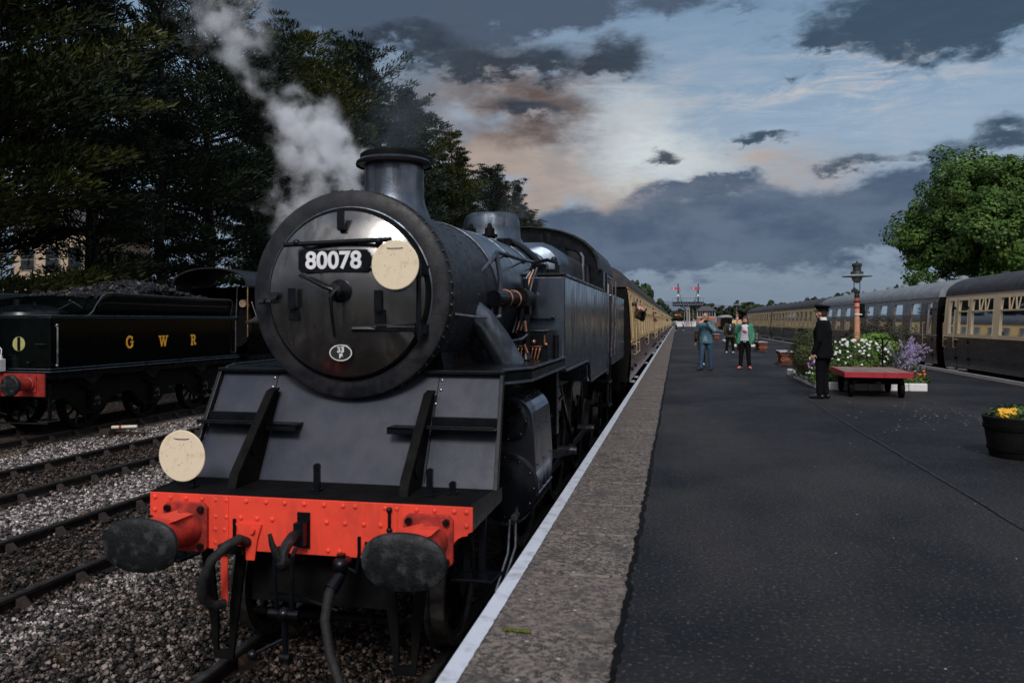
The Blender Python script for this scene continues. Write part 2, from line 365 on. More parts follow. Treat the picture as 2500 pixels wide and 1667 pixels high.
def stones(n, x0, x1, y0, y1, s0, s1, seed, bias=1.0):
    r = np.random.RandomState(seed)
    base = np.array([[1,0,0],[-1,0,0],[0,1,0],[0,-1,0],[0,0,1],[0,0,-1]], float)
    extra = np.array([[.7,.7,.5],[-.7,-.6,.5]])
    base = np.vstack([base, extra]); fc = np.array([[0,2,4],[2,1,4],[1,3,4],[3,0,4],[2,0,5],[1,2,5],[3,1,5],[0,3,5],[6,0,4],[6,2,4],[6,0,2],[7,1,4],[7,3,4],[7,1,3]])
    P = np.stack([r.uniform(x0, x1, n), y0+(y1-y0)*r.uniform(0, 1, n)**bias, np.full(n, -1.062)], 1)
    P[:, 2] += r.uniform(-.015, .034, n)
    S = r.uniform(s0, s1, n)[:, None, None]; B = base[None]*(1+r.uniform(-.35, .35, (n, 8, 3)))*S
    B *= np.array([1, 1, .75])
    a = r.uniform(0, 6.28, n); b = r.uniform(-.6, .6, n); ca, sa, cb, sb = np.cos(a), np.sin(a), np.cos(b), np.sin(b)
    x = B[:, :, 0]*cb[:, None]-B[:, :, 2]*sb[:, None]; z = B[:, :, 0]*sb[:, None]+B[:, :, 2]*cb[:, None]; y = B[:, :, 1]
    V = np.stack([x*ca[:, None]-y*sa[:, None], x*sa[:, None]+y*ca[:, None], z], 2)+P[:, None]
    F = fc[None]+(np.arange(n)*8)[:, None, None]
    return V.reshape(-1, 3), F.reshape(-1, 3)
vs, fs, off = [], [], 0
for a in ((21000, -6.4, -1.1, 2.2, 7.0, .014, .034, 1, 1.0), (26000, -13, -3.2, 5.5, 14.5, .018, .033, 2, 1.15), (9000, -12.5, -4, 13, 24, .02, .036, 4, 1.0)):
    v, f = stones(*a); vs.append(v); fs.append(f+off); off += len(v)
tag(fast_mesh('ballast_stones', np.vstack(vs), np.vstack(fs), stonem), 'loose broken ballast stones lying around the near rails', 'stones', kind='stuff')

def track(cx, y0, y1, label, rz=0.0, oy=0.0, sp=.72):
    t = thing('railway_track', (cx, oy, RZ), label, 'railway track', rz=rz, kind='structure')
    for s in (-1, 1):
        m = MB(); x = s*.7525
        m.prism([(x-.07, -.150), (x+.07, -.150), (x+.07, -.138), (x+.012, -.118), (x+.012, -.05), (x+.035, -.036), (x+.035, -.006), (x+.028, 0),
                 (x-.028, 0), (x-.035, -.006), (x-.035, -.036), (x-.012, -.05), (x-.012, -.118), (x-.07, -.138)], 'y', y0, y1)
        r = m.build('rail', railm, t, world=False)
        m = MB(); m.box(x-.026, x+.026, y0, y1, .0005, .003); m.build('rail_head', railtop, r, world=False)
    m = MB(); q = random.Random(int(cx*10)+50); y = y0
    while y < y1:
        j = q.uniform(-.03, .03); m.box(-1.3+j, 1.3+j, y-.125, y+.125, -.32, -.152+q.uniform(-.004, .0)); y += sp
    m.build('sleepers', sleeperm, t, world=False, bevel=.012 if y1 < 60 else 0)['kind'] = 'stuff'
    m = MB(); y = y0
    while y < min(y1, 34):
        for s in (-1, 1):
            m.box(s*.7525-.17, s*.7525+.17, y-.09, y+.09, -.152, -.128)
            for u in (-1, 1): m.prism([(s*.7525+u*.036, -.128), (s*.7525+u*.15, -.128), (s*.7525+u*.06, -.035), (s*.7525+u*.036, -.035)], 'y', y-.045, y+.045); m.cyl((s*.7525+u*.13, y+.06, -.13), (s*.7525+u*.13, y+.06, -.10), .018, n=6)
        y += sp
    m.build('rail_chairs', rustm, t, world=False)['kind'] = 'stuff'
    return t
track(-2.41, -6.2, 260, 'track carrying the big black locomotive beside the platform edge')
track(-6.5, -6.2, 200, 'empty rusty track nearest to the locomotive on its far side')
track(-9.9, -6.2, 200, 'empty track between the tender and the nearer empty track')
track(-13.9, -6.2, 200, 'track under the black tender below the trees')
track(xr(0)+1.50, -10, 320, 'track under the cream and brown coaches right of the platform', rz=RA)
track(xr(0)+5.2, 60, 320, 'far siding right of the coaches', rz=RA)

# -- platform
def asphalt_mat():
    M = bpy.data.materials.new('asphalt'); M.use_nodes = True; g = G(M.node_tree)
    tc = g.n('ShaderNodeTexCoord').outputs['Object']
    p = g.n('ShaderNodeBsdfPrincipled'); o = g.n('ShaderNodeOutputMaterial'); g.link(p.outputs[0], o.inputs[0])
    n1 = g.noise(tc, .55, 6, .6); n2 = g.noise(tc, 42, 3, .75); n3 = g.noise(g.scalev(tc, 1, .35, 1), 5, 6, .65)
    n0 = g.noise(g.scalev(tc, 1, .4, 1), .35, 4, .55); c = g.mix(g.ramp(n1, .38, .62), (.0075, .0088, .0115), (.020, .0195, .0215)); c = g.mix(g.m('MULTIPLY', g.ramp(n0, .44, .60), .8), c, (.040, .035, .035))
    c = g.mix(g.m('MULTIPLY', g.ramp(n3, .5, .7), .5), c, (.030, .027, .026))
    c = g.mix(g.m('MULTIPLY', g.ramp(n2, .56, .70), .95), c, (.105, .10, .10))
    c = g.mix(g.m('MULTIPLY', g.ramp(n2, .48, .34), .9), c, (.010, .010, .012))
    g.link(c, p.inputs['Base Color']); g.link(g.m('ADD', g.m('MULTIPLY', n3, .3), .55), p.inputs['Roughness'])
    p.inputs['Specular IOR Level'].default_value = .14
    b = g.n('ShaderNodeBump'); b.inputs['Strength'].default_value = .55; b.inputs['Distance'].default_value = .006
    g.link(g.m('ADD', n2, g.m('MULTIPLY', g.noise(tc, 30, 4), .8)), b.inputs['Height']); g.link(b.outputs[0], p.inputs['Normal'])
    return M
def slab_mat():
    M = bpy.data.materials.new('coping_stone'); M.use_nodes = True; g = G(M.node_tree)
    tc = g.n('ShaderNodeTexCoord').outputs['Object']
    p = g.n('ShaderNodeBsdfPrincipled'); o = g.n('ShaderNodeOutputMaterial'); g.link(p.outputs[0], o.inputs[0])
    ri = g.n('ShaderNodeNewGeometry').outputs['Random Per Island']
    n1 = g.noise(tc, 30, 3, .75); n2 = g.noise(tc, 3.5, 5, .65); n3 = g.noise(tc, 110, 3, .7)
    v = g.n('ShaderNodeTexVoronoi'); v.inputs['Scale'].default_value = 9; g.link(tc, v.inputs['Vector'])
    c = g.mix(g.ramp(n1, .38, .64), (.012, .011, .010), (.21, .17, .145))
    c = g.mix(g.m('MULTIPLY', g.ramp(n3, .52, .66), .7), c, (.36, .32, .29))
    c = g.mix(g.m('MULTIPLY', g.ramp(n2, .5, .68), .75), c, (.042, .040, .042))
    c = g.mix(g.m('MULTIPLY', ri, .4), c, (.13, .105, .09))
    c = g.mix(g.ramp(g.m('ADD', v.outputs['Distance'], g.m('MULTIPLY', n1, .12)), .17, .12), c, (.40, .39, .33))
    g.link(c, p.inputs['Base Color']); p.inputs['Roughness'].default_value = .8; p.inputs['Specular IOR Level'].default_value = .3
    b = g.n('ShaderNodeBump'); b.inputs['Strength'].default_value = .5; b.inputs['Distance'].default_value = .008
    g.link(n1, b.inputs['Height']); g.link(b.outputs[0], p.inputs['Normal'])
    return M
asph, slabm = asphalt_mat(), slab_mat()
brickd = mat('platform_brick', (.035, .022, .019), (.055, .045, .04), 9, .85, bump=.5)
plat = thing('platform', (0, 0, 0), 'long asphalt station platform between the two trains', 'platform', kind='structure')
m = MB()
m.box(-.93, -.30, -10, 235, -1.4, -.09)
V = []
ys = np.arange(-10, 236, 1.0)
rr = [[(-.31, y, -1.4), (-.31, y, -.02), (xr(y)-.55, y, -.02), (xr(y)-.01, y, -.1), (xr(y)-.01, y, -1.4)] for y in (-10, 235)]
m.rings([[(p[0], -10, p[2]) for p in rr[0]], rr[1]], smooth=False)
m.build('platform_wall', brickd, plat)
q = random.Random(5); ys = []; y = -10.0
while y < 235: ys.append(y); y += .045 if 2 < y < 9 else (.15 if y < 30 else 1.5)
ys_a = list(ys); vs, fs = [], []; jag = 0
for i, y in enumerate(ys):
    jag = jag*.55+q.uniform(-.010, .010); vs += [(-.262+jag, y, .0), (xr(y)-.50, y, 0), (-.262+jag*.9+.006, y, -.02)]
    if i: b = 3*i; fs += [(b-3, b-2, b+1, b), (b-3, b, b+2, b-1)]
m = MB(); m.add(vs, fs); m.build('asphalt_surface', asph, plat, recalc=False)
for o in kids(plat): pass
m = MB(); y = 3.80-.92*15
while y < 235:
    dz = q.uniform(-.004, .001); a = q.uniform(.006, .010)
    m.box(-.985, -.20, y+a, y+.92-a, -.085, -.008+dz); y += .92
m.build('coping_slabs', slabm, plat, bevel=.008)['kind'] = 'stuff'
m = MB(); m.box(-.985, -.2, -9.9, 234.9, -.088, -.022); m.v = [(v[0]+.002, v[1], v[2]) for v in m.v]; m.build('coping_bed', flatb, plat)
vs, fs = [], []; y = -9.9; i = 0
while y < 234.8:
    w = .088+q.uniform(-.003, .003); vs += [(-.984, y, -.0035), (-.984+w, y, -.0035), (-.984, y, -.03)]
    if i: b = 3*i; fs += [(b-3, b-2, b+1, b), (b-3, b, b+2, b-1)]
    y += .025 if y < 10 else .4; i += 1
linem = mat('line_paint', (.56, .59, .66), (.34, .35, .39), 9, .6, bump=.1, lo=.45, hi=.75)
m = MB(); m.add(vs, fs); m.build('edge_line', linem, plat, recalc=False)
vs, fs = [], []; j2 = 0
for i, yy in enumerate(ys_a):
    j2 = j2*.6+q.uniform(-.010, .010); vs += [(-.268+j2*.8-q.uniform(0, .018), yy, .003), (-.252+j2+q.uniform(0, .014), yy, .003)]
    if i: b = 2*i; fs += [(b-2, b-1, b+1, b)]
m = MB(); m.add(vs, fs); m.build('tar_joint', flatb, plat, recalc=False)
# right-hand edge: coping and line
m = MB(); m.prism([(xr(-10)-.50, -10), (xr(-10), -10), (xr(235), 235), (xr(235)-.50, 235)], 'z', -.09, .002); m.build('coping_slabs', slabm, plat)
m = MB(); m.prism([(xr(-10)-.085, -10), (xr(-10), -10), (xr(235), 235), (xr(235)-.085, 235)], 'z', -.03, .007); m.build('edge_line', linem, plat)
# seam along the asphalt with a paler ridge
m = MB(); a = []; b_ = []; j = 0; y = -8
while y < 190:
    j = j*.9+q.uniform(-.006, .006); a.append((2.42+j, y)); b_.append((2.42+j+.006+q.uniform(0, .014), y)); y += .2
m.add([(p[0], p[1], .0045) for p in a]+[(p[0], p[1], .0045) for p in b_], [(i, i+1, len(a)+i+1, len(a)+i) for i in range(len(a)-1)])
m.build('asphalt_seam', flatb, plat)
m = MB(); m.add([(p[0], p[1], .004) for p in b_]+[(p[0]+.03, p[1], .004) for p in b_], [(i, i+1, len(a)+i+1, len(a)+i) for i in range(len(a)-1)])
m.build('asphalt_seam', mat('pale_asphalt', (.030, .029, .030), (.010, .011, .013), 9, .85, lo=.42, hi=.58), plat)
m = MB(); k = -6
for k in range(-6, 60):
    y = 3.80+.92*k
    if q.random() < .7:
        xa = q.uniform(-.86, -.6); x = xa
        while x < -.27: e = x+q.uniform(.03, .12); m.box(x, min(e, -.26), y-.010, y+q.uniform(.004, .012), -.03, -.0045); x = e+q.uniform(0, .02)
m.build('joint_mortar', mat('pale_mortar', (.24, .215, .19), (.12, .11, .10), 12, .9), plat)['kind'] = 'stuff'
# moss in a slab joint, litter of petals
mossm = mat('moss', (.12, .13, .012), (.06, .075, .012), 30, .9, bump=.5)
m = MB()
for i in range(60): m.sph((q.uniform(-.83, -.70), 3.80+q.uniform(-.012, .012), -.004), q.uniform(.004, .010), 6, 4, (1.3, 1, .7))
tag(m.build('moss_tuft', mossm), 'yellow green moss growing in the near slab joint', 'moss', kind='stuff')
m = MB()
for i in range(230):
    if i < 150: x, y = q.gauss(4.3, .75), q.gauss(12.8, 1.3)
    elif i < 190: x, y = q.gauss(4.4, .6), q.gauss(8.6, 1.0)
    else: x, y = q.uniform(.2, 5), q.uniform(3.2, 16)
    r = q.uniform(.008, .022) if i < 190 else .007; a = q.uniform(0, 3.1)
    m.add([(x+r*math.cos(a+k*1.26)*q.uniform(.6, 1.3), y+r*math.sin(a+k*1.26), .006) for k in range(5)], [(0, 1, 2, 3, 4)])
tag(m.build('fallen_petals', mat('petal_litter', (.5, .47, .45), (.3, .28, .26), 20, .8), recalc=False), 'scattered pale petals lying on the asphalt near the flower bed', 'petals', kind='stuff')
# platform ramp at the far end
m = MB(); m.prism([(235, -.0), (250, -1.2), (235, -1.2)], 'x', -.9, 4.7); m.build('platform_ramp', asph, plat)
# ------------------------------------------------------------ the tank locomotive (track centre x = CX)
CX = -2.415
loco = thing('steam_locomotive', (CX, 4.9, RZ), 'large black tank locomotive with red buffer beam, numbered 80078, beside the platform', 'locomotive')
BZ = 1.70                                        # boiler centre height
FY = 5.62                                        # smokebox front
def P(n, m, mb, par=loco, **k): return mb.build(n, m, par, **k)
# smokebox: rolled shell with front ring
m = MB(); m.lathe([(.650, .06), (.652, .008), (.660, .0), (.765, .0), (.783, .012), (.783, .085), (.772, .10), (.755, .10), (.755, 1.75), (.775, 1.752)], (CX, FY, BZ), n=72)
sb = P('smokebox', matteb, m, bevel=0)
pts = [(CX+.79*math.cos(a), FY+.125, BZ+.79*math.sin(a)) for a in np.linspace(-.9, math.pi+.9, 46)]
m = MB()
for a in np.linspace(0, 2*math.pi, 61)[:-1]: m.cyl((CX+.78*math.cos(a), FY+.06, BZ+.78*math.sin(a)), (CX+.797*math.cos(a), FY+.06, BZ+.797*math.sin(a)), .014, .009, n=8)
m.lathe([(.775, .10), (.795, .10), (.795, .13), (.757, .13)], (CX, FY, BZ), n=72); P('smokebox_flange', matteb, m, sb)
for yy in (.35, 1.0, 1.62):
    m = MB(); m.rivets([(CX+.756*math.cos(a), FY+yy, BZ+.756*math.sin(a)) for a in np.linspace(-.5, math.pi+.5, 40)], .012, (0, 0, 1)); P('rivet_row', matteb, m, sb)
# dished door
m = MB(); prof = [(.60-.0, .0), (.615, -.025), (.610, -.045), (.59, -.055)]
for i in range(16): a = i/15; r = .618*(1-a); prof.append((max(r, .001), -.050-.145*(1-(r/.618)**2)**1.0))
m.lathe(prof[3:], (CX, FY, BZ), n=72); door = P('smokebox_door', doorb, m)
m = MB(); m.lathe([(.66, .055), (.652, .05), (.648, .0), (.640, -.025), (.632, -.038), (.624, -.048), (.612, -.052)], (CX, FY, BZ), n=72); P('door_rim', flatb, m, door)  # matt black rim stands in for the shading round the door edge
m = MB(); m.lathe([(.650, .03), (.647, .0), (.651, -.006), (.659, -.003), (.662, .002)], (CX, FY, BZ), n=96); P('ring_edge', chimb, m, sb)
def dz(x, z):
    r = math.hypot(x-CX, z-BZ); return FY-.050-.145*(1-min(1, r/.618)**2)
# centre boss, handles
m = MB(); y0 = dz(CX+.03, 1.72)
m.lathe([(.085, .02), (.085, -.02), (.06, -.045), (.042, -.09), (.0, -.10)], (CX+.02, y0, 1.715), n=20); P('door_boss', black, m, door)
m = MB(); m.tube([(CX+.02, y0-.10, 1.715), (CX+.0, y0-.13, 1.67), (CX, y0-.11, 1.55), (CX+.0, y0-.06, 1.385)], .017, 8, .011); P('door_handle', steelm if 0 else black, m, door)
m = MB(); m.tube([(CX+.02, y0-.075, 1.715), (CX-.07, y0-.09, 1.745), (CX-.20, y0-.05, 1.80), (CX-.29, y0-.03, 1.835)], .018, 8, .011); P('door_handle', black, m, door)
# hinge rod and straps on the right
m = MB(); hx = CX+.575
m.cyl((hx, FY-.075, 1.36), (hx, FY-.075, 1.93), .018)
for z in (1.44, 1.87): m.cyl((hx, FY-.075, z-.045), (hx, FY-.075, z+.045), .034); m.cbox((hx+.03, FY-.04, z), (.05, .09, .07))
m.box(CX+.10, hx, dz(CX+.3, 1.44)-.035, dz(CX+.3, 1.44)-.012, 1.425, 1.455); m.tube([(CX+.1, dz(CX+.1, 1.44)-.005, 1.44), (CX+.33, dz(CX+.33, 1.44)-.015, 1.44), (hx, FY-.08, 1.44)], .021)
m.tube([(CX+.1, dz(CX+.1, 1.87)-.005, 1.885), (CX+.33, dz(CX+.33, 1.87)-.015, 1.88), (hx, FY-.08, 1.87)], .021)
P('door_hinge', black, m, door)
m = MB(); lx = CX-.60
m.cbox((lx+.0, FY-.05, 1.675), (.15, .07, .07)); m.cyl((lx-.04, FY-.14, 1.655), (lx-.04, FY-.0, 1.655), .02); m.cyl((lx+.05, FY-.12, 1.69), (lx+.05, FY, 1.69), .026); m.cyl((lx-.08, FY-.10, 1.64), (lx+.02, FY-.10, 1.645), .016); P('door_dog', matteb, m, door)
# handrail across the door
m = MB(); z = 2.075; m.cyl((CX-.44, FY-.17, z-.012), (CX+.40, FY-.17, z+.012), .019, n=10)
for x in (CX-.34, CX+.30): m.cyl((x, FY-.17, z), (x, dz(x, z)+.01, z), .014); m.sph((x, FY-.17, z), .028, 10, 8)
P('door_handrail', black, m, door)
# lamp irons
def iron(x, z, par=door, y=None, h=.12):
    y = dz(x, z) if y is None else y
    m = MB(); m.box(x-.028, x+.028, y-.055, y-.043, z-.02, z+h); m.box(x-.028, x+.028, y-.055, y+.02, z-.03, z-.018); m.box(x-.04, x+.04, y-.012, y+.02, z-.12, z-.02); m.rivets([(x-.018, y-.012, z-.1), (x+.018, y-.012, z-.06)], .008); return P('lamp_iron', black, m, par)
iron(CX-.0, 2.20); iron(CX+.31, 1.60); iron(CX-.37, 1.62)
# number plate 80078 and shed plate
def npoly(w, h, c): return [(-w/2+c, -h/2), (w/2-c, -h/2), (w/2, -h/2+c), (w/2, h/2-c), (w/2-c, h/2), (-w/2+c, h/2), (-w/2, h/2-c), (-w/2, -h/2+c)]
px_, pz_ = CX-.035, 1.935; py_ = FY-.195
m = MB(); m.prism([(px_+a, pz_+b) for a, b in npoly(.56, .165, .025)], 'y', py_, py_+.02)
for s in (-1, 1): m.cbox((px_+s*.2, py_+.045, pz_), (.03, .07, .03))
plate = P('number_plate', black, m, door, bevel=.003)
TM = Matrix.Translation((px_, py_-.005, pz_)) @ Matrix.Rotation(R(90), 4, 'X')
m = MB(); m.text('80078', .175, TM @ Matrix.Diagonal((1.0, 1, 1, 1)), .004, .0045); P('plate_digits', whitep, m, plate)
sx, sz = CX+.0, 1.265; sy = dz(sx, sz+.06)-.006
m = MB(); m.prism([(sx+.088*math.cos(a), sz+.060*math.sin(a)) for a in np.linspace(0, 6.283, 33)[:-1]], 'y', sy, sy+.03); shed = P('shed_plate', doorb, m, door)
m = MB(); ring = []
for a in np.linspace(0, 6.283, 41)[:-1]:
    c, s = math.cos(a), math.sin(a); ring.append([(sx+(.088-.0)*c, sy-.002, sz+.060*s), (sx+.081*c, sy-.003, sz+.053*s)])
n = len(ring); m.add([p for r_ in ring for p in r_], [(2*i, 2*i+1, (2*i+3) % (2*n), (2*i+2) % (2*n)) for i in range(n)])
TM = lambda x, z: Matrix.Translation((x, sy-.003, z)) @ Matrix.Rotation(R(90), 4, 'X')
m.text('33', .058, TM(sx, sz+.021), .002, .002); m.text('B', .052, TM(sx+.003, sz-.026), .002, .002); P('plate_lettering', whitep, m, shed)
# chimney
m = MB(); cy = 6.60; zt = 2.945; zb = BZ+.74
prof = [(.34, -.16), (.30, -.03), (.27, .04), (.26, .11), (.256, .22), (.256, .34), (.255, .375), (.318, .385), (.325, .405), (.30, .425), (.285, .43), (.283, .462), (.272, .475), (.225, .478), (.215, .45), (.20, .2), (.20, -.1)]
m.lathe([(r, h+.03) for r, h in prof], (CX, cy, zb-.0), 'z', 44); ch = P('chimney', chimb, m)
m = MB(); m.lathe([(.326, .40), (.330, .412), (.326, .43), (.292, .436), (.290, .458), (.294, .475), (.29, .50), (.27, .515), (.22, .516), (.21, .49)], (CX, cy, zb), 'z', 44); P('chimney_rim', flatb, m, ch)
# boiler barrel, bands
def brl(y): return .765+(y-7.3)/(10.9-7.3)*.10
m = MB(); m.lathe([(brl(y), y) for y in np.linspace(7.36, 10.95, 8)], (CX, 0, BZ), n=64); boiler = P('boiler', mat('boiler_black', (.12, .15, .20), (.18, .205, .24), 4, .30, .44, metal=.9, bump=.05, bscale=18), m)
for y in (7.40, 8.5, 9.55, 10.9):
    m = MB(); r = brl(y); m.lathe([(r-.002, -.03), (r+.007, -.028), (r+.007, .028), (r-.002, .03)], (CX, y, BZ), n=64); P('boiler_band', chimb, m, boiler)
# belpaire firebox
def bel(w, zt, r, y):
    pts = [(CX-w, y, .6), (CX-w*1.0, y, zt-r)]
    for a in np.linspace(180, 90, 8): pts.append((CX-w+r+r*math.cos(R(a)), y, zt-r+r*math.sin(R(a))+.02*(a < 100)))
    pts.append((CX, y, zt+.035))
    return pts+[(2*CX-p[0], y, p[2]) for p in reversed(pts[:-1])]
m = MB(); m.rings([bel(.70, 2.48, .36, 10.95), bel(.80, 2.54, .30, 11.0), bel(.84, 2.585, .27, 11.12), bel(.85, 2.57, .27, 12.8)], smooth=True); P('firebox', MATS['boiler_black'], m)
# dome
m = MB(); dy = 10.35; z0 = BZ+brl(dy)-.06
m.lathe([(.56, -.10), (.48, .02), (.42, .07), (.385, .13), (.378, .25), (.37, .36), (.34, .42), (.28, .447), (.12, .457), (.001, .458)], (CX, dy, z0-.02), 'z', 40); P('steam_dome', chimb, m)
m = MB()
for s in (-1, 1): m.cyl((CX+s*.12, 9.72, 2.5), (CX+s*.12, 9.72, 2.66), .07, .06); m.cyl((CX+s*.12, 9.72, 2.66), (CX+s*.12, 9.72, 2.72), .04, .02); m.cyl((CX+s*.12, 9.72, 2.55), (CX+s*.12, 9.72, 2.58), .10)
m.cbox((CX+.35, 9.6, 2.42), (.16, .3, .16)); m.cyl((CX+.33, 9.45, 2.45), (CX+.33, 9.3, 2.43), .05)
P('clack_valves', flatb, m)
for x1, y1, z1, x2, z2 in ((.30, 9.65, 2.5, .86, 1.75), (.42, 9.95, 2.46, .93, 1.6)):
    m = MB(); pts = []
    for t in np.linspace(0, 1, 10):
        a = R(62-62*t); r = brl(9.8)+.05; pts.append((CX+r*math.cos(a), y1+.25*t, BZ+r*math.sin(a)))
    m.tube(pts, .035); P('feed_pipe', black, m)
# washout plugs, whistle and fittings over the firebox
m = MB(); m.cyl((CX+.55, 11.5, 2.5), (CX+.55, 11.5, 2.66), .03); m.cyl((CX+.55, 11.5, 2.66), (CX+.55, 11.5, 2.78), .045, .045)
m.tube([(CX-.2, 12.6, 2.62), (CX-.2, 12.6, 2.72), (CX-.05, 12.6, 2.75)], .03); m.cbox((CX+.62, 12.4, 2.56), (.2, .3, .14)); P('whistle', black, m)
for x, y in ((.60, 11.45), (.60, 12.1)):
    m = MB(); m.sph((CX+x, y, 2.50), .05, 10, 8); P('washout_cover', black, m)
# cab: front plate, roof arch, side sheets
def cabsec(y, w=1.30, zs=1.97, ze=2.30, we=1.22, zt=3.0, n=14):
    pts = [(CX-w, y, zs), (CX-we, y, ze)]
    for a in np.linspace(168, 12, n): pts.append((CX+we*1.0*math.cos(R(a)), y, ze+(zt-ze)*math.sin(R(a))**.85))
    return pts+[(CX+we, y, ze), (CX+w, y, zs)]
m = MB(); s0 = cabsec(12.62); m.rings([s0, [(p[0], 12.66, p[2]) for p in s0]], cap0=True, cap1=True); cabf = P('cab_front', black, m)
m = MB()
m.rivets([(CX+(p[0]-CX)*.95, 12.62, 1.97+(p[2]-1.97)*.955) for p in cabsec(12.6, n=30)[2:-2]], .012); P('rivet_row', black, m, cabf)
rf = lambda y, o=0: [(CX+(p[0]-CX)*(1+o), y, p[2]+o*.6) for p in cabsec(y)[1:-1]]
m = MB(); a0, a1 = rf(12.52, .02), rf(15.1, .02); b0, b1 = rf(12.52, -.01), rf(15.1, -.01)
m.rings([a0, a1, b1, b0, a0], closed=False, cap0=False, cap1=False); roof = P('cab_roof', matteb, m)
m = MB(); m.box(CX-.45, CX+.45, 13.1, 13.9, 3.0, 3.03); P('roof_ventilator', matteb, m, roof, bevel=.01)
glassd = mat('dark_glass', (.012, .014, .016), (.02, .022, .025), 3, .04, spec=.8)
for s in (-1, 1):
    m = MB(); m.prism([(CX+s*.50, 2.02), (CX+s*1.08, 2.02), (CX+s*1.06, 2.36), (CX+s*.86, 2.60), (CX+s*.52, 2.68)], 'y', 12.60, 12.625); w = P('cab_window', glassd, m)
    m = MB(); m.tube([(CX+s*.50, 12.605, 2.02), (CX+s*1.08, 12.605, 2.02), (CX+s*1.06, 12.605, 2.36), (CX+s*.86, 12.605, 2.60), (CX+s*.52, 12.605, 2.68), (CX+s*.50, 12.605, 2.02)], .017, 6); P('window_frame', black, m, w)
m = MB(); m.tube([(CX+.98, 12.45, 1.97), (CX+.98, 12.45, 2.50), (CX+.94, 12.5, 2.56), (CX+.92, 12.62, 2.56)], .022); P('cab_handrail', steelm, m)
# side tanks + cab side sheets
def sidesheet(s, x, xi):
    poly = [(8.05, .985), (10.15, .985), (10.30, .93), (10.36, .76), (10.50, .70), (13.05, .70), (13.15, .82), (13.25, .86), (13.3, .62), (13.42, .60), (13.42, 1.97), (8.05, 1.97)]
    m = MB(); m.prism(poly, 'x', x, xi); return m
for s in (-1, 1):
    X1 = CX+s*1.30; X0 = CX+s*.84
    t = P('side_tank', tankblk, sidesheet(s, X1, X0), bevel=.03)
    m = MB(); m.prism([(8.05, 1.955), (8.05, 1.985), (12.62, 1.985), (12.62, 1.955)], 'x', X1+s*.012, X1-s*.03); m.box(min(X0, X1), max(X0, X1), 8.035, 8.07, 1.955, 1.985); P('tank_beading', black, m, t, bevel=.006)
    m = MB(); m.tube([(X1+s*.004, 8.06, .99), (X1+s*.004, 10.15, .99), (X1+s*.004, 10.31, .93), (X1+s*.004, 10.37, .76), (X1+s*.004, 10.5, .705), (X1+s*.004, 13.05, .705), (X1+s*.004, 13.15, .82), (X1+s*.004, 13.25, .86)], .016, 8); P('tank_beading', black, m, t)
    if s > 0:
        m = MB(); m.cyl((X1-.25, 8.5, 1.97), (X1-.25, 8.5, 2.05), .13); m.cyl((X1-.1, 8.25, 1.97), (X1-.1, 8.25, 2.08), .018); m.tube([(X1-.1, 8.15, 2.0), (X1-.1, 8.15, 2.10), (X1-.2, 8.15, 2.13), (X1-.34, 8.15, 2.1), (X1-.38, 8.15, 1.99)], .02)
        m.sph((X1-.15, 8.3, 2.14), .035); m.cbox((X1-.3, 8.3, 2.03), (.16, .16, .12)); P('tank_filler', black, m, t)
    # front step rail on tank face
    m = MB(); m.box(min(X0, X1)+.08, max(X0, X1)-.1, 8.0, 8.05, 1.50, 1.525); m.rivets([(X1-s*.12, 8.05, 1.53), (X1-s*.4, 8.05, 1.53)], .02); P('tank_step', black, m, t)
    # cab side sheet above the tank with window opening, door gap, bunker
    Xe = CX+s*1.22
    m = MB(); m.prism([(12.64, 1.97), (12.95, 1.97), (12.95, 2.30), (12.64, 2.30)], 'x', X1-s*.02, Xe); m.prism([(13.30, 1.97), (13.42, 1.97), (13.42, 2.30), (13.30, 2.30)], 'x', X1-s*.02, Xe)
    m.prism([(12.64, 2.26), (15.0, 2.26), (15.0, 2.36), (12.64, 2.36)], 'x', Xe-s*.03, Xe+s*.012); P('cab_side', black, m)
    m = MB(); m.prism([(14.25, .72), (17.35, .72), (17.35, 1.97), (14.25, 1.97)], 'x', X1, CX+s*.6); P('bunker_side', tankblk, m, bevel=.02)
    m = MB(); m.tube([(X1+s*.03, 13.46, .9), (X1+s*.05, 13.46, 1.3), (X1+s*.05, 13.46, 2.1)], .016); P('cab_handrail', steelm, m); m = MB(); m.tube([(X1+s*.03, 14.2, .9), (X1+s*.05, 14.2, 1.3), (X1+s*.05, 14.2, 2.2)], .018); P('cab_handrail', steelm, m)
    m = MB()
    for z in (.45, .05, -.35): m.box(min(X1, X1-s*.3), max(X1, X1-s*.3), 13.55, 14.1, z-.012, z+.012)
    for y in (13.55, 14.08): m.box(min(X1-s*.02, X1-s*.05), max(X1-s*.02, X1-s*.05), y, y+.03, -.37, .72)
    P('cab_steps', black, m)
m = MB(); m.box(CX-.6, CX+.6, 15.05, 17.3, .72, 1.9); m.prism([(CX-1.1, 1.97), (CX-.95, 2.6), (CX+.95, 2.6), (CX+1.1, 1.97)], 'y', 15.05, 17.2); P('bunker', black, m)
m = MB(); m.box(CX+1.0, CX+1.24, 14.10, 14.16, .95, 2.15); P('cab_door_panel', mat('cab_cream', (.62, .42, .28), (.5, .33, .22), 5, .5), m)
m = MB(); m.box(CX-1.1, CX+1.1, 13.0, 14.9, .55, .72); m.box(CX-1.0, CX+1.0, 12.66, 12.9, .7, 2.4); P('cab_floor', flatb, m)
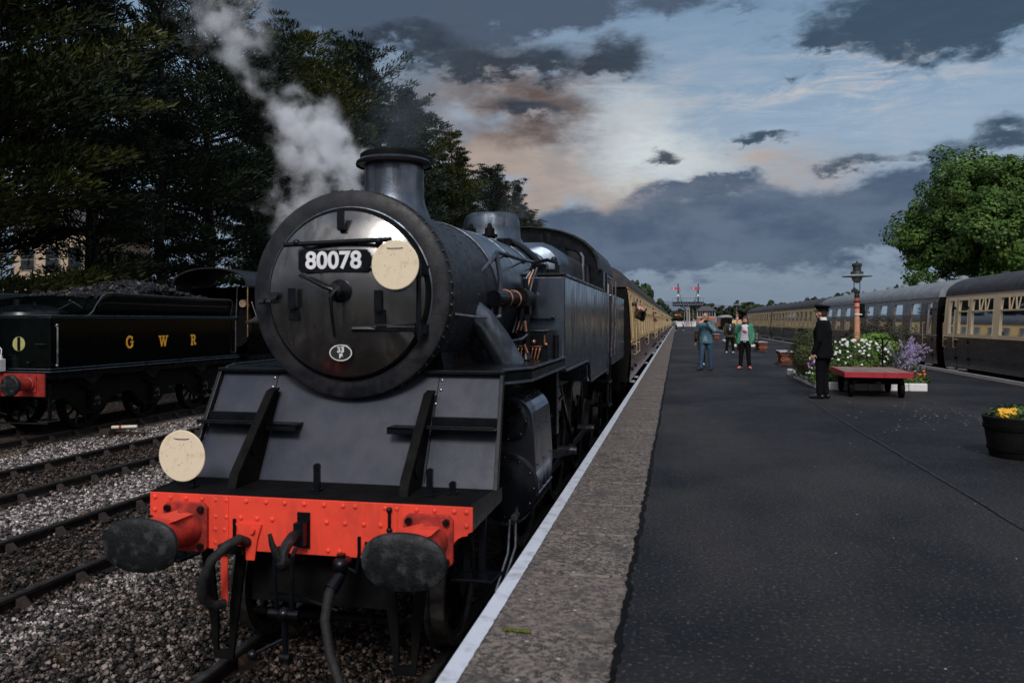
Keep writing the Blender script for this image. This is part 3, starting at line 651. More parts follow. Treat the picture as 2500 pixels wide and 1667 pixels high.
# running board with valance
zr = 1.125
m = MB(); out = [(5.82, 1.13), (6.2, 1.295), (8.05, 1.295)]
for s in (-1, 1):
    poly = [(CX+s*w, y) for y, w in out]+[(CX+s*.70, 8.05), (CX+s*.70, 5.82)]; m = MB(); m.prism(poly, 'z', zr-.025, zr); rb = P('running_board', black, m)
for s in (-1, 1):
    m = MB()
    for (y0, w0), (y1, w1) in zip(out[:-1], out[1:]):
        a = (CX+s*w0, y0); b = (CX+s*w1, y1); m.add([(a[0], a[1], zr-.10), (b[0], b[1], zr-.10), (b[0], b[1], zr+.004), (a[0], a[1], zr+.004), (a[0]-s*.03, a[1], zr-.10), (b[0]-s*.03, b[1], zr-.10), (b[0]-s*.03, b[1], zr+.004), (a[0]-s*.03, a[1], zr+.004)],
              [(0, 1, 2, 3), (4, 7, 6, 5), (0, 4, 5, 1), (3, 2, 6, 7), (0, 3, 7, 4), (1, 5, 6, 2)])
    P('valance', black, m, rb)
    m = MB()
    for z in (zr-.095, zr+.004): m.tube([(CX+s*(w+.004), y, z) for y, w in out], .011, 6)
    P('valance_edge', chimb, m, rb)
# sloping apron plate in front of the saddle, with its cut-out hidden by the smokebox
zA, zB, yA, yB = .32, 1.10, 5.40, 5.80
def ap(x, z, o=0): t = (z-zA)/(zB-zA); return (x, yA+(yB-yA)*t-o, z)
m = MB(); nx, nz = 26, 10; vs = []; fs = []
for j in range(nz+1):
    for i in range(nx+1):
        t = j/nz; w = 1.17+(1.13-1.17)*t; vs.append(ap(CX-w+2*w*i/nx, zA+(zB-zA)*t))
for j in range(nz):
    for i in range(nx):
        c = [(j*(nx+1)+i), (j*(nx+1)+i+1), ((j+1)*(nx+1)+i+1), ((j+1)*(nx+1)+i)]
        if all(math.hypot(vs[k][0]-CX, vs[k][2]-BZ) < .70 for k in c): continue
        fs.append(tuple(c))
m.add(vs, fs, True); m.add([(v[0], v[1]+.02, v[2]) for v in vs], [tuple(reversed(f)) for f in fs], True)
apr = P('apron_plate', apronm, m, recalc=False)
m = MB()
for s in (-1, 1):
    m = MB(); m.add([ap(CX+s*1.175, zA, .0), ap(CX+s*1.135, zB, 0), ap(CX+s*1.135, zB, .055), ap(CX+s*1.175, zA, .055), ap(CX+s*1.205, zA, .0), ap(CX+s*1.165, zB, 0), ap(CX+s*1.165, zB, .055), ap(CX+s*1.205, zA, .055)],
          [(0, 1, 2, 3), (4, 7, 6, 5), (3, 2, 6, 7), (0, 3, 7, 4), (1, 5, 6, 2), (0, 4, 5, 1)])
    P('apron_edging', black, m, apr, bevel=.004); xa, xb = sorted((CX+s*.55, CX+s*1.165)); m = MB(); m.prism([(5.74, 1.10), (5.74, 1.128), (5.86, 1.128), (5.86, 1.10)], 'x', xa, xb); P('apron_top_angle', black, m, apr, bevel=.004)
m = MB()
for s in (-1, 1):
    a = ap(CX+s*.66, .95, .003); b = ap(CX+s*.66, 1.10, .003); c = ap(CX+s*.66, .35, .003)
    m.add([(c[0]-.003, c[1], c[2]), (c[0]+.003, c[1], c[2]), (b[0]+.003, b[1], b[2]), (b[0]-.003, b[1], b[2])], [(0, 1, 2, 3)])
P('apron_seam', flatb, m, apr, recalc=False)
m = MB()
for s in (-1, 1): m.rivets([ap(CX+s*.66+s*.025, z, .002) for z in (1.05, .98)]+[ap(CX+s*.66-s*.0, .88, .002)], .014)
P('apron_rivets', steelm, m, apr)
# front platform
m = MB(); m.box(CX-1.15, CX+1.15, 4.90, 5.55, .30, .322); m.prism([(CX-1.15, 4.905), (CX+1.15, 4.905), (CX+1.21, 5.45), (CX-1.21, 5.45)], 'z', .318, .326)
fp = P('front_platform', flatb, m)
for s in (-1, 1):
    m = MB(); m.add([(CX+s*1.152, 4.90, .17), (CX+s*1.152, 4.90, .326), (CX+s*1.215, 5.46, .335), (CX+s*1.215, 5.46, .24), (CX+s*1.13, 4.90, .17), (CX+s*1.13, 4.90, .326), (CX+s*1.19, 5.46, .335), (CX+s*1.19, 5.46, .24)], [(0, 1, 2, 3), (4, 7, 6, 5), (0, 4, 5, 1), (1, 5, 6, 2), (2, 6, 7, 3), (3, 7, 4, 0)])
    P('platform_valance', black, m, fp)
# frame extension brackets with steps
for s in (-1, 1):
    x = CX+s*.63
    poly = [(5.06, .325), (5.10, .42), (5.60, .95), (5.68, .97), (5.75, .93), (5.55, .325)]
    m = MB(); m.prism(poly, 'x', x-.012, x+.012); m.prism([(5.04, .325), (5.085, .43), (5.59, .965), (5.68, .985), (5.68, .965), (5.60, .945), (5.10, .415), (5.065, .325)], 'x', x-.034, x+.034)
    m.cyl((x+s*.012, 5.3, .47), (x+s*.03, 5.3, .47), .07); m.cyl((x-s*.03, 5.32, .55), (x-s*.012, 5.32, .55), .03)
    br = P('frame_bracket', flatb, m, bevel=.004)
    yy = ap(0, .73)[1]
    xa, xb = sorted((x+s*.03, CX+s*1.16)); m = MB(); m.box(xa, xb, yy-.17, yy+.01, .722, .738); m.box(xa, xb, yy-.17, yy-.158, .738, .752); m.box(xa, xb, yy-.02, yy-.012, .738, .80); P('step_tread', black, m, bevel=.003)
    xa, xb = sorted((x-s*.03, x-s*.27)); m = MB(); m.prism([(xa, yy-.0), (xb, yy-.0), (xb if s < 0 else xa+.03, yy-.18), (xa if s > 0 else xb-.03, yy-.18), ][:4] if 0 else [(xa, yy+.02), (xb, yy+.02), (xb, yy-.15), (xa, yy-.15)], 'z', .715, .73); m.box(xa, xb, yy-.15, yy-.138, .68, .73); m.rivets([(xa+.05, yy-.08, .73), (xb-.05, yy-.08, .73)], .01, (0, 0, 1)); P('step_tread', black, m, bevel=.003)
# small irons and posts on the front platform
for x, y, h, mm in ((CX-.02, 5.12, .17, brassm), (CX+.80, 5.10, .17, rustm), (CX-.93, 5.04, .10, black), (CX+.93, 5.2, .07, black)):
    m = MB(); m.box(x-.022, x+.022, y-.012, y+.012, .322, .322+h); m.cyl((x, y-.014, .322+h), (x, y+.014, .322+h), .024); m.box(x-.03, x+.03, y-.04, y+.04, .322, .34); P('platform_lamp_iron', black, m)
# buffer beam
def arc(cx, cz, r, a0, a1, n=6): return [(cx+r*math.cos(R(a)), cz+r*math.sin(R(a))) for a in np.linspace(a0, a1, n)]
W2 = 1.15
poly = [(CX-W2, .318), (CX-W2, .165)]+[(CX-W2+.03, .15)]+[(p[0], p[1]) for p in arc(CX-1.115, .035, .10, 90, 0)]+[(CX-1.0, -.045), (CX+1.0, -.045)]+arc(CX+1.115, .035, .10, 180, 90)+[(CX+W2-.03, .15), (CX+W2, .165), (CX+W2, .318)]
m = MB(); m.prism(poly, 'y', 4.885, 4.905); beam = P('buffer_beam', redm, m, bevel=.003)
m = MB(); rv = []
xs = [-1.11, -.99, -.87, -.75, -.645, -.565, -.42, -.275, -.14, 0.0, .14, .275, .36, .565, .645, .78, .90, 1.03, 1.11]
for x in xs:
    if abs(x-.565) > .01 or 1: rv.append((CX+x, 4.885, .288))
for x in (-1.11, 1.11): rv.append((CX+x, 4.885, .20))
for x in (-.645, -.565, -.46, -.34, -.23, .16, .29, .42, .535, .60): rv.append((CX+x, 4.885, .175))
for x in (-.745,): rv += [(CX+x, 4.885, z) for z in (.19, .10, .01)]
for x in (-.645, -.58, .64): rv += [(CX+x, 4.885, z) for z in (.09, -.0)]
for x in (.17, .25, .39, .5): rv.append((CX+x, 4.885, -.01))
m.rivets(rv, .018); P('beam_rivets', redm, m, beam)
m = MB()
for s in (-1, 1): m = MB(); m.box(CX+s*.60-.05, CX+s*.60+.05, 4.879, 4.885, -.043, .315); P('beam_plate', redm, m, beam)
# buffers
for s in (-1, 1):
    bx, bz = CX+s*.863, .10
    m = MB(); m.prism([(bx+a, bz+b) for a, b in npoly(.33, .33, .03)], 'y', 4.855, 4.885)
    m.lathe([(.135, 0), (.128, -.03), (.118, -.12), (.105, -.25), (.108, -.27), (.09, -.275)], (bx, 4.855, bz), n=28); bf = P('buffer', mat('sooty_red', (.46, .036, .022), (.20, .02, .016), 9, .5, .7, bump=.2), m, bevel=.004)
    m = MB()
    for a in (-1, 1):
        for b in (-1, 1): m.cyl((bx+a*.125, 4.83, bz+b*.125), (bx+a*.125, 4.857, bz+b*.125), .024, n=6)
    P('buffer_bolts', black, m, bf)
    m = MB(); m.prism([(bx-.16, bz+.085), (bx-.02, bz+.125), (bx+.10, bz+.105), (bx+.02, bz+.075)], 'y', 4.60, 4.80); P('buffer_step', redm, m, bf)
    m = MB(); m.cyl((bx, 4.58, bz), (bx, 4.42, bz), .08, n=20)
    rg = []
    for y, k in ((4.44, .55), (4.425, .96), (4.405, 1.0), (4.388, .985), (4.378, .93), (4.368, .7), (4.362, .35), (4.36, .02)):
        rg.append([(bx+.262*k*math.copysign(abs(math.cos(a))**.88, math.cos(a)), y, bz+.172*k*math.copysign(abs(math.sin(a))**.88, math.sin(a))) for a in np.linspace(0, 2*math.pi, 41)[:-1]])
    m.rings(rg); P('buffer_head', rubberm, m, bf)
# draw hook, coupling, gaps
m = MB(); m.box(CX-.045, CX+.045, 4.874, 4.884, .0, .235); m.box(CX-.035, CX+.035, 4.80, 4.88, .03, .18); P('hook_plate', black, m)
m = MB()
pts = [(4.88, .10), (4.76, .10), (4.68, .07), (4.63, .03), (4.62, -.03), (4.65, -.07), (4.71, -.06), (4.74, -.0)]
m.tube([(CX-.02, y, z) for y, z in pts[:5]], .038, 10, .034); m.tube([(CX-.02, 4.63, -.02), (CX-.045, 4.60, .03), (CX-.07, 4.585, .10), (CX-.085, 4.585, .165)], .034, 10, .012); m.sph((CX-.03, 4.64, -.03), .05); P('draw_hook', rubberm, m)
m = MB()
for s in (-1, 1): m.tube([(CX+.0+s*.055, 4.66, .06), (CX+s*.06, 4.60, .03), (CX+s*.058, 4.60, -.15), (CX+s*.05, 4.61, -.33)], .015)
m.cyl((CX-.10, 4.61, -.34), (CX+.10, 4.61, -.34), .028); m.cyl((CX, 4.61, -.34), (CX, 4.63, -.62), .019); m.sph((CX, 4.61, -.34), .045); m.cyl((CX-.03, 4.63, -.62), (CX+.04, 4.62, -.62), .03); m.tube([(CX, 4.63, -.5), (CX-.12, 4.6, -.56), (CX-.2, 4.58, -.6)], .012, 6); m.sph((CX-.2, 4.58, -.6), .035)
P('screw_coupling', black, m)
# hoses
m = MB(); m.tube([(CX-.40, 4.86, .02), (CX-.41, 4.78, .06), (CX-.45, 4.70, .04), (CX-.52, 4.64, -.04), (CX-.57, 4.62, -.16), (CX-.595, 4.64, -.28), (CX-.57, 4.72, -.37), (CX-.53, 4.80, -.38)], .033, 12)
for i in range(12): pass
P('vacuum_hose', mat('hose_rubber', (.006, .006, .007), (.014, .014, .015), 20, .55, .75, bump=.4, bscale=60), m)
m = MB(); m.cyl((CX-.36, 4.86, .10), (CX-.36, 4.84, .10), .02); m.prism([(CX-.49, .14), (CX-.30, .14), (CX-.33, .04), (CX-.35, -.10), (CX-.41, -.10), (CX-.42, .03)], 'y', 4.865, 4.878); m.box(CX-.60, CX-.55, 4.87, 4.88, -.40, -.02); P('hose_bracket', redm, m)
m = MB(); m.tube([(CX+.30, 4.82, -.12), (CX+.28, 4.74, -.16), (CX+.27, 4.68, -.22), (CX+.27, 4.62, -.36), (CX+.33, 4.56, -.54), (CX+.44, 4.48, -.70), (CX+.60, 4.40, -.82), (CX+.70, 4.40, -.86)], .034, 12, .03); P('steam_heating_hose', MATS['hose_rubber'], m)
m = MB(); m.cyl((CX+.31, 4.80, -.07), (CX+.31, 4.86, -.07), .045); m.cyl((CX+.30, 4.80, -.14), (CX+.30, 4.80, .0), .03); m.cyl((CX+.27, 4.70, -.20), (CX+.30, 4.78, -.13), .05, .04); m.tube([(CX+.33, 4.8, -.08), (CX+.42, 4.76, -.10), (CX+.44, 4.76, .02), (CX+.44, 4.76, .13)], .012, 6); m.sph((CX+.30, 4.79, -.07), .055); P('steam_cock', black, m)
m = MB(); m.tube([(CX+.72, 4.42, -.70), (CX+.80, 4.40, -.74), (CX+.86, 4.40, -.80), (CX+.86, 4.42, -.90)], .016, 8); m.tube([(CX+.3, 4.75, -.35), (CX-.1, 4.95, -.34), (CX-.3, 5, -.36)], .012, 6); P('drain_pipe', black, m)
m = MB(); m.box(CX-.60, CX-.42, 4.83, 4.88, -.06, .0); m.cyl((CX-.50, 4.87, .02), (CX-.50, 4.87, .17), .011, n=6); m.cyl((CX+.445, 4.86, -.05), (CX+.445, 4.86, .07), .01, n=6)
m.cyl((CX+.60, 4.872, .15), (CX+.60, 4.872, .27), .012, n=6); m.sph((CX+.60, 4.87, .15), .02); m.sph((CX+.60, 4.87, .28), .02)
P('beam_fittings', black, m)
# things under the beam: frames, guard irons, steps, brake gear
m = MB()
for s in (-1, 1):
    x = CX+s*.55; m.prism([(4.91, .28), (4.91, -.05), (5.2, -.15), (5.35, -.30), (6.6, -.30), (7.2, -.4), (16.9, -.4), (16.9, .6), (8, .95), (5.9, .9), (5.5, .3)], 'x', x-.018, x+.018); P('main_frame', flatb, m); m = MB()
m = MB()
for s in (-1, 1):
    x = CX+s*.66
    m = MB(); m.prism([(x-.18, -.045), (x-.10, -.045), (x-.045, -.50), (x-.045, -.78), (x+.045, -.78), (x+.045, -.50), (x+.10, -.045), (x+.18, -.045), (x+.10, -.6), (x+.07, -.84), (x-.07, -.84), (x-.10, -.6)], 'y', 5.0, 5.025); P('guard_iron', flatb, m)
for s in (-1, 1):
    x = CX+s*1.12
    m = MB(); m.prism([(x-.14, 4.98), (x+.14, 4.98), (x+.16, 5.2), (x-.12, 5.2)], 'z', -.19, -.17); m.box(x-.10, x-.05, 5.13, 5.16, -.17, .2); m.box(x+.0, x+.05, 5.16, 5.19, -.17, .3); P('front_step', black, m, bevel=.004)
m = MB(); m.box(CX-.5, CX+.5, 5.1, 5.16, -.45, -.05); m.box(CX-.5, CX+.5, 6.7, 6.8, -.5, .9); m.box(CX-.55, CX+.55, 5.3, 5.42, .0, .3)
m.cyl((CX-.62, 5.35, -.62), (CX+.62, 5.35, -.62), .03); m.cyl((CX-.3, 5.3, -.2), (CX-.3, 5.3, -.62), .03); m.cyl((CX+.3, 5.3, -.2), (CX+.3, 5.3, -.62), .03)
for i in range(7): m.cyl((CX-.30, 5.28, -.45+.045*i), (CX-.30, 5.28, -.43+.045*i), .075, n=14)
for i in range(7): m.cyl((CX+.30, 5.28, -.45+.045*i), (CX+.30, 5.28, -.43+.045*i), .075, n=14)
P('front_truck_frame', flatb, m)
# saddle under the smokebox
m = MB(); m.box(CX-.5, CX+.5, 5.95, 7.3, .3, 1.1); m.prism([(CX-.7, .9), (CX-.62, 1.25), (CX+.62, 1.25), (CX+.7, .9)], 'y', 5.95, 7.3); P('smokebox_saddle', black, m)
# cylinders with covers, steam pipes
for s in (-1, 1):
    x = CX+s*1.02
    m = MB(); prof = []
    for a in np.linspace(95, 5, 8): prof.append((x+s*.235*math.cos(R(a)), .67+.215*math.sin(R(a))))
    prof += [(x+s*.245, .55), (x+s*.26, .25), (x+s*.25, .05)]
    for a in np.linspace(-10, -95, 7): prof.append((x+s*.265*math.cos(R(a)), .10+.31*math.sin(R(a))*1.0))
    prof += [(x-s*.25, -.2), (x-s*.25, .85)]
    m.prism(prof, 'y', 6.48, 7.36); cylo = P('cylinder', tankblk, m, bevel=.012)
    m = MB(); m.lathe([(.001, -.075), (.05, -.07), (.06, -.03), (.14, -.022), (.165, 0), (.165, .03)], (x+s*.03, 6.46, .67), n=28); m.lathe([(.03, -.12), (.035, -.03), (.001, -.12)], (x+s*.03, 6.46, .67), n=12)
    m.lathe([(.001, -.04), (.16, -.035), (.20, -.025), (.27, -.015), (.285, 0), (.285, .03)], (x-s*.0, 6.46, .12), n=36)
    m.rivets([(x+.245*math.cos(a), 6.447, .12+.245*math.sin(a)) for a in np.linspace(0, 6.28, 13)[:-1]]+[(x+s*.03+.15*math.cos(a), 6.44, .67+.15*math.sin(a)) for a in np.linspace(0, 6.28, 9)[:-1]], .014)
    P('cylinder_cover', black, m, cylo)
    m = MB(); m.rivets([(x+s*.262, y, z) for y in (6.55, 6.9, 7.28) for z in (.62, .3, .05)], .011, (s, 0, 0)); m.rivets([(x+s*.15, y, .86) for y in (6.6, 6.75, 7.0, 7.2)], .016, (s*.5, 0, 1)); P('cylinder_bolts', black, m, cylo)
    m = MB(); m.tube([(CX+s*.60, 6.64, 1.64), (CX+s*.76, 6.72, 1.50), (CX+s*.87, 6.80, 1.32), (CX+s*.985, 6.89, 1.09)], .115, 28, .13); P('steam_pipe', chimb, m)
    m = MB(); m.tube([(x+s*.1, 6.42, -.12), (x+s*.14, 6.2, -.3), (x+s*.1, 5.9, -.52)], .012, 6); m.tube([(x+s*.05, 6.42, -.14), (x+s*.1, 6.1, -.32), (x+s*.06, 5.85, -.54)], .012, 6); m.cyl((x+s*.1, 6.44, -.1), (x+s*.1, 6.36, -.1), .03); P('drain_pipe', steelm, m)
    m = MB(); m.cyl((x-s*.22, 5.9, -.02), (x-s*.22, 6.15, -.02), .06); m.cyl((x-s*.22, 5.86, -.02), (x-s*.22, 5.9, -.02), .035); P('lubricator', rustm, m)
    # slide bars, crosshead, rods
    m = MB()
    for z in (.30, .02): m.box(x-.05, x+.05, 7.36, 8.3, z-.03, z+.03)
    m.box(x-.08, x+.08, 8.25, 8.33, -.1, .6); P('slide_bars', steelm if s > 0 else black, m)
    m = MB(); m.box(x-.06, x+.06, 7.7, 7.95, -.02, .28); m.cyl((x, 7.3, .13), (x, 7.8, .13), .035); P('crosshead', steelm, m)
    m = MB(); m.prism([(7.85, .17), (7.85, .09), (10.68, -.30), (10.72, -.20)], 'x', x-.02, x+.02); P('connecting_rod', steelm, m)
    m = MB(); m.prism([(8.4, -.30), (8.4, -.22), (13.05, -.22), (13.05, -.30)], 'x', x-.07, x-.04); P('coupling_rod', steelm, m)
    m = MB(); m.tube([(x+.0, 8.25, .62), (x+.02, 8.6, .42), (x+.02, 8.7, .1)], .03); m.tube([(x+.02, 8.62, .5), (x+.03, 9.6, .58), (x+.03, 10.5, -.1)], .025); m.cyl((x, 8.45, .75), (x+s*.12, 8.45, .75), .09); m.box(x-.1, x+s*.05+.1, 8.36, 8.5, .3, .98); P('valve_gear', black, m)
# wheels
def wheel(x, y, r, s, name, spokes, par=loco):
    m = MB(); z = RZ+r
    m.lathe([(r+.028, -.07*s), (r+.028, -.04*s), (r, -.03*s), (r-.008, .065*s), (r-.06, .065*s), (r-.06, -.065*s), (r+.028, -.07*s)], (x, y, z), 'x', 48); w = P(name, railtop if par is loco else flatb, m, par)  # wheels under the tender and its engine blackened to stand in for shadow
    m = MB(); m.lathe([(r-.055, -.05*s), (r-.055, .05*s), (r-.12, .045*s), (r-.12, -.05*s), (r-.055, -.05*s)], (x, y, z), 'x', 48)
    m.cyl((x-.08*s, y, z), (x+.09*s, y, z), r*.22, n=20)
    for k in range(spokes):
        a = 2*math.pi*k/spokes; m.cyl((x, y+r*.18*math.cos(a), z+r*.18*math.sin(a)), (x, y+(r-.1)*math.cos(a), z+(r-.1)*math.sin(a)), .035, .026, n=6)
    P('wheel_centre', black, m, w); return w
for s in (-1, 1):
    wx = CX+s*.7525
    wheel(wx, 5.80, .457, s, 'leading_wheel', 10)
    for y in (8.45, 10.72, 13.0):
        w = wheel(wx, y, .85, s, 'driving_wheel', 16); m = MB(); m.cyl((wx+s*.06, y, RZ+.85-.18), (wx+s*.34, y, RZ+.85-.18), .06); m.prism([(y-.42, RZ+1.15), (y, RZ+1.22), (y+.42, RZ+1.15), (y+.55, RZ+1.35), (y, RZ+1.60), (y-.55, RZ+1.35)], 'x', wx+s*.03, wx+s*.06); P('crank_pin', steelm, m, w)
    for y in (15.1, 16.9): wheel(wx, y, .457, s, 'trailing_wheel', 10)
m = MB(); m.box(CX-1.2, CX+1.2, 17.35, 17.42, .0, .4)
for s in (-1, 1): m.cyl((CX+s*.863, 17.42, .10), (CX+s*.863, 17.85, .10), .1)
P('rear_beam', flatb, m)
# boiler-side plumbing (right side): handrail, ejector pipe, copper pipes, injector
for s in (-1, 1):
    m = MB(); r = .85; xh = CX+s*.80; zh = 2.13
    m.tube([(CX+s*.70, 6.9, 1.93), (CX+s*.78, 7.05, 2.06), (xh, 7.12, zh), (xh+s*.04, 8.0, zh), (xh+s*.1, 9.0, zh+.02)], .019); m.tube([(CX+s*.80, 7.10, 2.12), (CX+s*.83, 7.13, 1.9), (CX+s*.82, 7.13, 1.55)], .024)
    for y in (7.45, 8.3, 9.0): m.cyl((xh+s*.01, y, zh), (CX+s*.70, y, zh-.05), .014); m.sph((xh+s*.02, y, zh), .03, 10, 8)
    P('boiler_handrail', chimb, m)
    m = MB(); m.tube([(CX+s*.74, 5.9, 1.55), (CX+s*.82, 6.3, 1.53), (CX+s*.82, 7.05, 1.53)], .013, 6); m.sph((CX+s*.82, 7.10, 1.54), .03); P('handrail_pipe', steelm, m)
s = 1
m = MB(); xx = CX+.93; m.cyl((xx-.12, 6.95, 1.70), (xx+.03, 7.85, 1.72), .075, .07, 16); m.cyl((xx+.0, 7.5, 1.72), (xx+.01, 7.62, 1.72), .10); m.cyl((xx+.03, 7.85, 1.72), (xx+.03, 8.0, 1.72), .05); m.sph((xx+.02, 7.85, 1.72), .085); m.cyl((xx, 7.6, 1.5), (xx, 7.6, 1.72), .035); m.cyl((xx, 7.85, 1.72), (xx, 7.85, 1.92), .03); m.cbox((xx, 7.8, 1.66), (.12, .12, .2)); P('regulator_gear', black, m)
m = MB()
for y in (7.2, 7.42): m.lathe([(.078, -.012), (.09, 0), (.078, .012)], (xx-.12+.15*(y-6.95)/.9, y, 1.705), n=18)
P('pipe_band', copperm, m)
for k in range(3):
    m = MB(); o = .035*k; m.tube([(xx+.02+o, 7.95, 1.95), (xx+.03+o, 7.93, 1.99+.02*k), (xx+.0+o, 7.90, 1.93), (xx-.05+o, 7.86, 1.7), (xx-.09+o, 7.84, 1.5), (xx-.12+o, 7.80, 1.38)], .013, 8); P('copper_pipe', copperm if k == 1 else chimb, m)
m = MB(); m.tube([(xx-.16, 7.05, 1.62), (xx-.16, 7.05, 1.45), (xx-.11, 7.1, 1.34), (xx-.02, 7.15, 1.31), (xx+.08, 7.25, 1.33), (xx+.12, 7.3, 1.37)], .014, 8); P('copper_pipe', chimb, m)
m = MB(); m.tube([(xx+.10, 7.28, 1.5), (xx+.11, 7.28, 1.40)], .016, 6); m.tube([(xx+.09, 7.3, 1.28), (xx+.12, 7.31, 1.2)], .014, 6); P('copper_pipe', copperm, m)
m = MB(); m.cyl((xx+.1, 7.36, 1.12), (xx+.1, 7.36, 1.55), .035); m.cyl((xx+.1, 7.36, 1.14), (xx+.1, 7.36, 1.22), .055, .03); P('sand_pipe', black, m)
# mechanical lubricator with brass unions
m = MB(); lx, ly = CX+1.06, 7.62; m.box(lx-.17, lx+.13, ly, ly+.28, 1.12, 1.40); m.box(lx-.18, lx+.14, ly-.01, ly+.29, 1.39, 1.41); m.cyl((lx+.2, ly+.1, 1.12), (lx+.2, ly+.1, 1.36), .03); lub = P('mechanical_lubricator', black, m, bevel=.006)
m = MB(); m.box(lx-.15, lx+.08, ly-.03, ly-.01, 1.245, 1.26)
for k in range(7): m.tube([(lx-.15+.035*k, ly-.03, 1.225), (lx-.15+.035*k, ly-.06, 1.20), (lx-.14+.03*k, ly-.06, 1.13)], .007, 6); m.sph((lx-.15+.035*k, ly-.03, 1.225), .012, 8, 6)
m.sph((lx-.0, ly-.03, 1.295), .025); m.sph((lx+.12, ly-.03, 1.27), .02); m.cyl((lx+.105, ly-.02, 1.28), (lx+.105, ly-.02, 1.36), .01); P('brass_unions', copperm, m, lub)
# left side: vacuum ejector elbow with brass valve
m = MB(); m.tube([(CX-.72, 6.35, 1.78), (CX-.80, 6.42, 1.80), (CX-.86, 6.55, 1.82), (CX-.90, 6.9, 1.85), (CX-.92, 8.0, 1.88), (CX-.98, 12.6, 2.1)], .10, 16); m.tube([(CX-.76, 5.9, 1.66), (CX-.84, 5.98, 1.70), (CX-.84, 6.1, 1.86), (CX-.78, 6.2, 1.98)], .05, 12); P('ejector_pipe', black, m)
m = MB(); m.cyl((CX-.79, 5.85, 1.52), (CX-.90, 5.86, 1.50), .05, .035); m.cyl((CX-.90, 5.86, 1.50), (CX-.99, 5.87, 1.485), .026, .012); m.cyl((CX-.80, 5.82, 1.52), (CX-.80, 5.82, 1.62), .028); P('snifting_valve', rustm, m)
m = MB(); m.lathe([(.018, 0), (.026, .02), (.016, .035), (.022, .05), (.004, .06)], (CX-.80, 5.82, 1.61), 'z', 12); P('valve_cap', brassm, m)
# headcode discs: lift off, so things of their own
def disc(x, y, z, r, label, bolts, tilt=0):
    t = thing('headcode_disc', (x, y, z-r), label, 'lamp disc')
    m = MB(); m.lathe([(.001, 0), (r-.004, 0), (r, .003), (r, .007), (.001, .007)], (x, y, z), n=56); m.build('disc_plate', creamd, t)
    m = MB(); m.tube([(x-.06, y-.004, z+r*.68), (x-.03, y-.007, z+r*.665), (x+.03, y-.007, z+r*.665), (x+.06, y-.004, z+r*.68)], .0022, 6)
    m.build('disc_clip', rustm, t)
    m = MB()
    q = random.Random(int(r*1000))
    for k in range(bolts): a = q.uniform(0, 6.28); d = q.uniform(.2, .95)*r; m.cyl((x+d*math.cos(a), y-.0015, z+d*math.sin(a)), (x+d*math.cos(a), y+.002, z+d*math.sin(a)), q.uniform(.0015, .0035), n=7)
    m.build('disc_specks', rustm, t)
    m = MB(); m.box(x-.02, x+.02, y+.007, y+.04, z-r, z-.02); m.build('disc_bracket', black, t)
disc(CX+.465, 5.345, 1.895, .176, 'round cream disc hung on the smokebox door beside the number', 14)
disc(CX-.985, 5.00, .553, .180, 'round cream disc standing on the front platform above the left buffer', 16)
# oil lamp-less iron gap; driver at the cab
# ------------------------------------------------------------ coaches
def coachglass():
    M = bpy.data.materials.new('coach_glass'); M.use_nodes = True; g = G(M.node_tree)
    o = g.n('ShaderNodeOutputMaterial'); gl = g.n('ShaderNodeBsdfGlossy'); gl.inputs['Roughness'].default_value = .03; gl.inputs['Color'].default_value = (.9, .95, 1, 1)
    t = g.n('ShaderNodeBsdfTransparent'); t.inputs[0].default_value = (.78, .76, .70, 1)
    fr = g.n('ShaderNodeFresnel'); fr.inputs[0].default_value = 1.5
    ms = g.n('ShaderNodeMixShader'); g.link(g.m('ADD', fr.outputs[0], .02, clamp=True), ms.inputs[0]); g.link(t.outputs[0], ms.inputs[1]); g.link(gl.outputs[0], ms.inputs[2]); g.link(ms.outputs[0], o.inputs[0]); return M
cglass = coachglass()
def lower_mat(name, c1, c2): return mat(name, c1, c2, 3, .16, .34, bump=.10, bscale=2.2, coat=.3, stretch=(1, .6, 1.5))
yel1 = mat('coach_yellow', (.80, .50, .15), (.72, .43, .12), 3, .3, .5, bump=.05); crm2 = mat('coach_cream', (.86, .67, .43), (.78, .58, .34), 2, .3, .5, bump=.05, lo=.5, hi=.8)
crm3 = mat('faded_cream', (.72, .53, .27), (.60, .43, .21), 2, .4, .55); choc = lower_mat('coach_chocolate', (.030, .026, .026), (.046, .040, .038)); maroon = lower_mat('coach_maroon', (.12, .028, .032), (.085, .03, .034))
umber = lower_mat('coach_umber', (.055, .036, .030), (.085, .058, .050)); roofd = mat('roof_dark', (.030, .029, .033), (.060, .056, .058), 3, .6, .8, bump=.15, bscale=30); roofg = mat('roof_grey', (.15, .17, .19), (.21, .23, .25), 3, .5, .7, bump=.1)
goldm = mat('window_frame_gilt', (.50, .40, .24), (.4, .3, .18), 8, .5); intw = mat('interior_wood', (.26, .20, .12), (.42, .36, .24), 4, .6); curt = mat('curtain', (.45, .42, .30), (.35, .33, .24), 8, .9); seatm = mat('seat_cloth', (.10, .06, .06), (.05, .06, .08), 9, .9)
def prof(z):   # half width at height above rail
    pts = [(1.02, 1.36), (1.35, 1.395), (1.95, 1.405), (2.6, 1.375), (3.05, 1.33), (3.2, 1.30)]
    for (a, b), (c, d) in zip(pts[:-1], pts[1:]):
        if z <= c: return b+(d-b)*max(0, (z-a))/(c-a)
    return pts[-1][1]
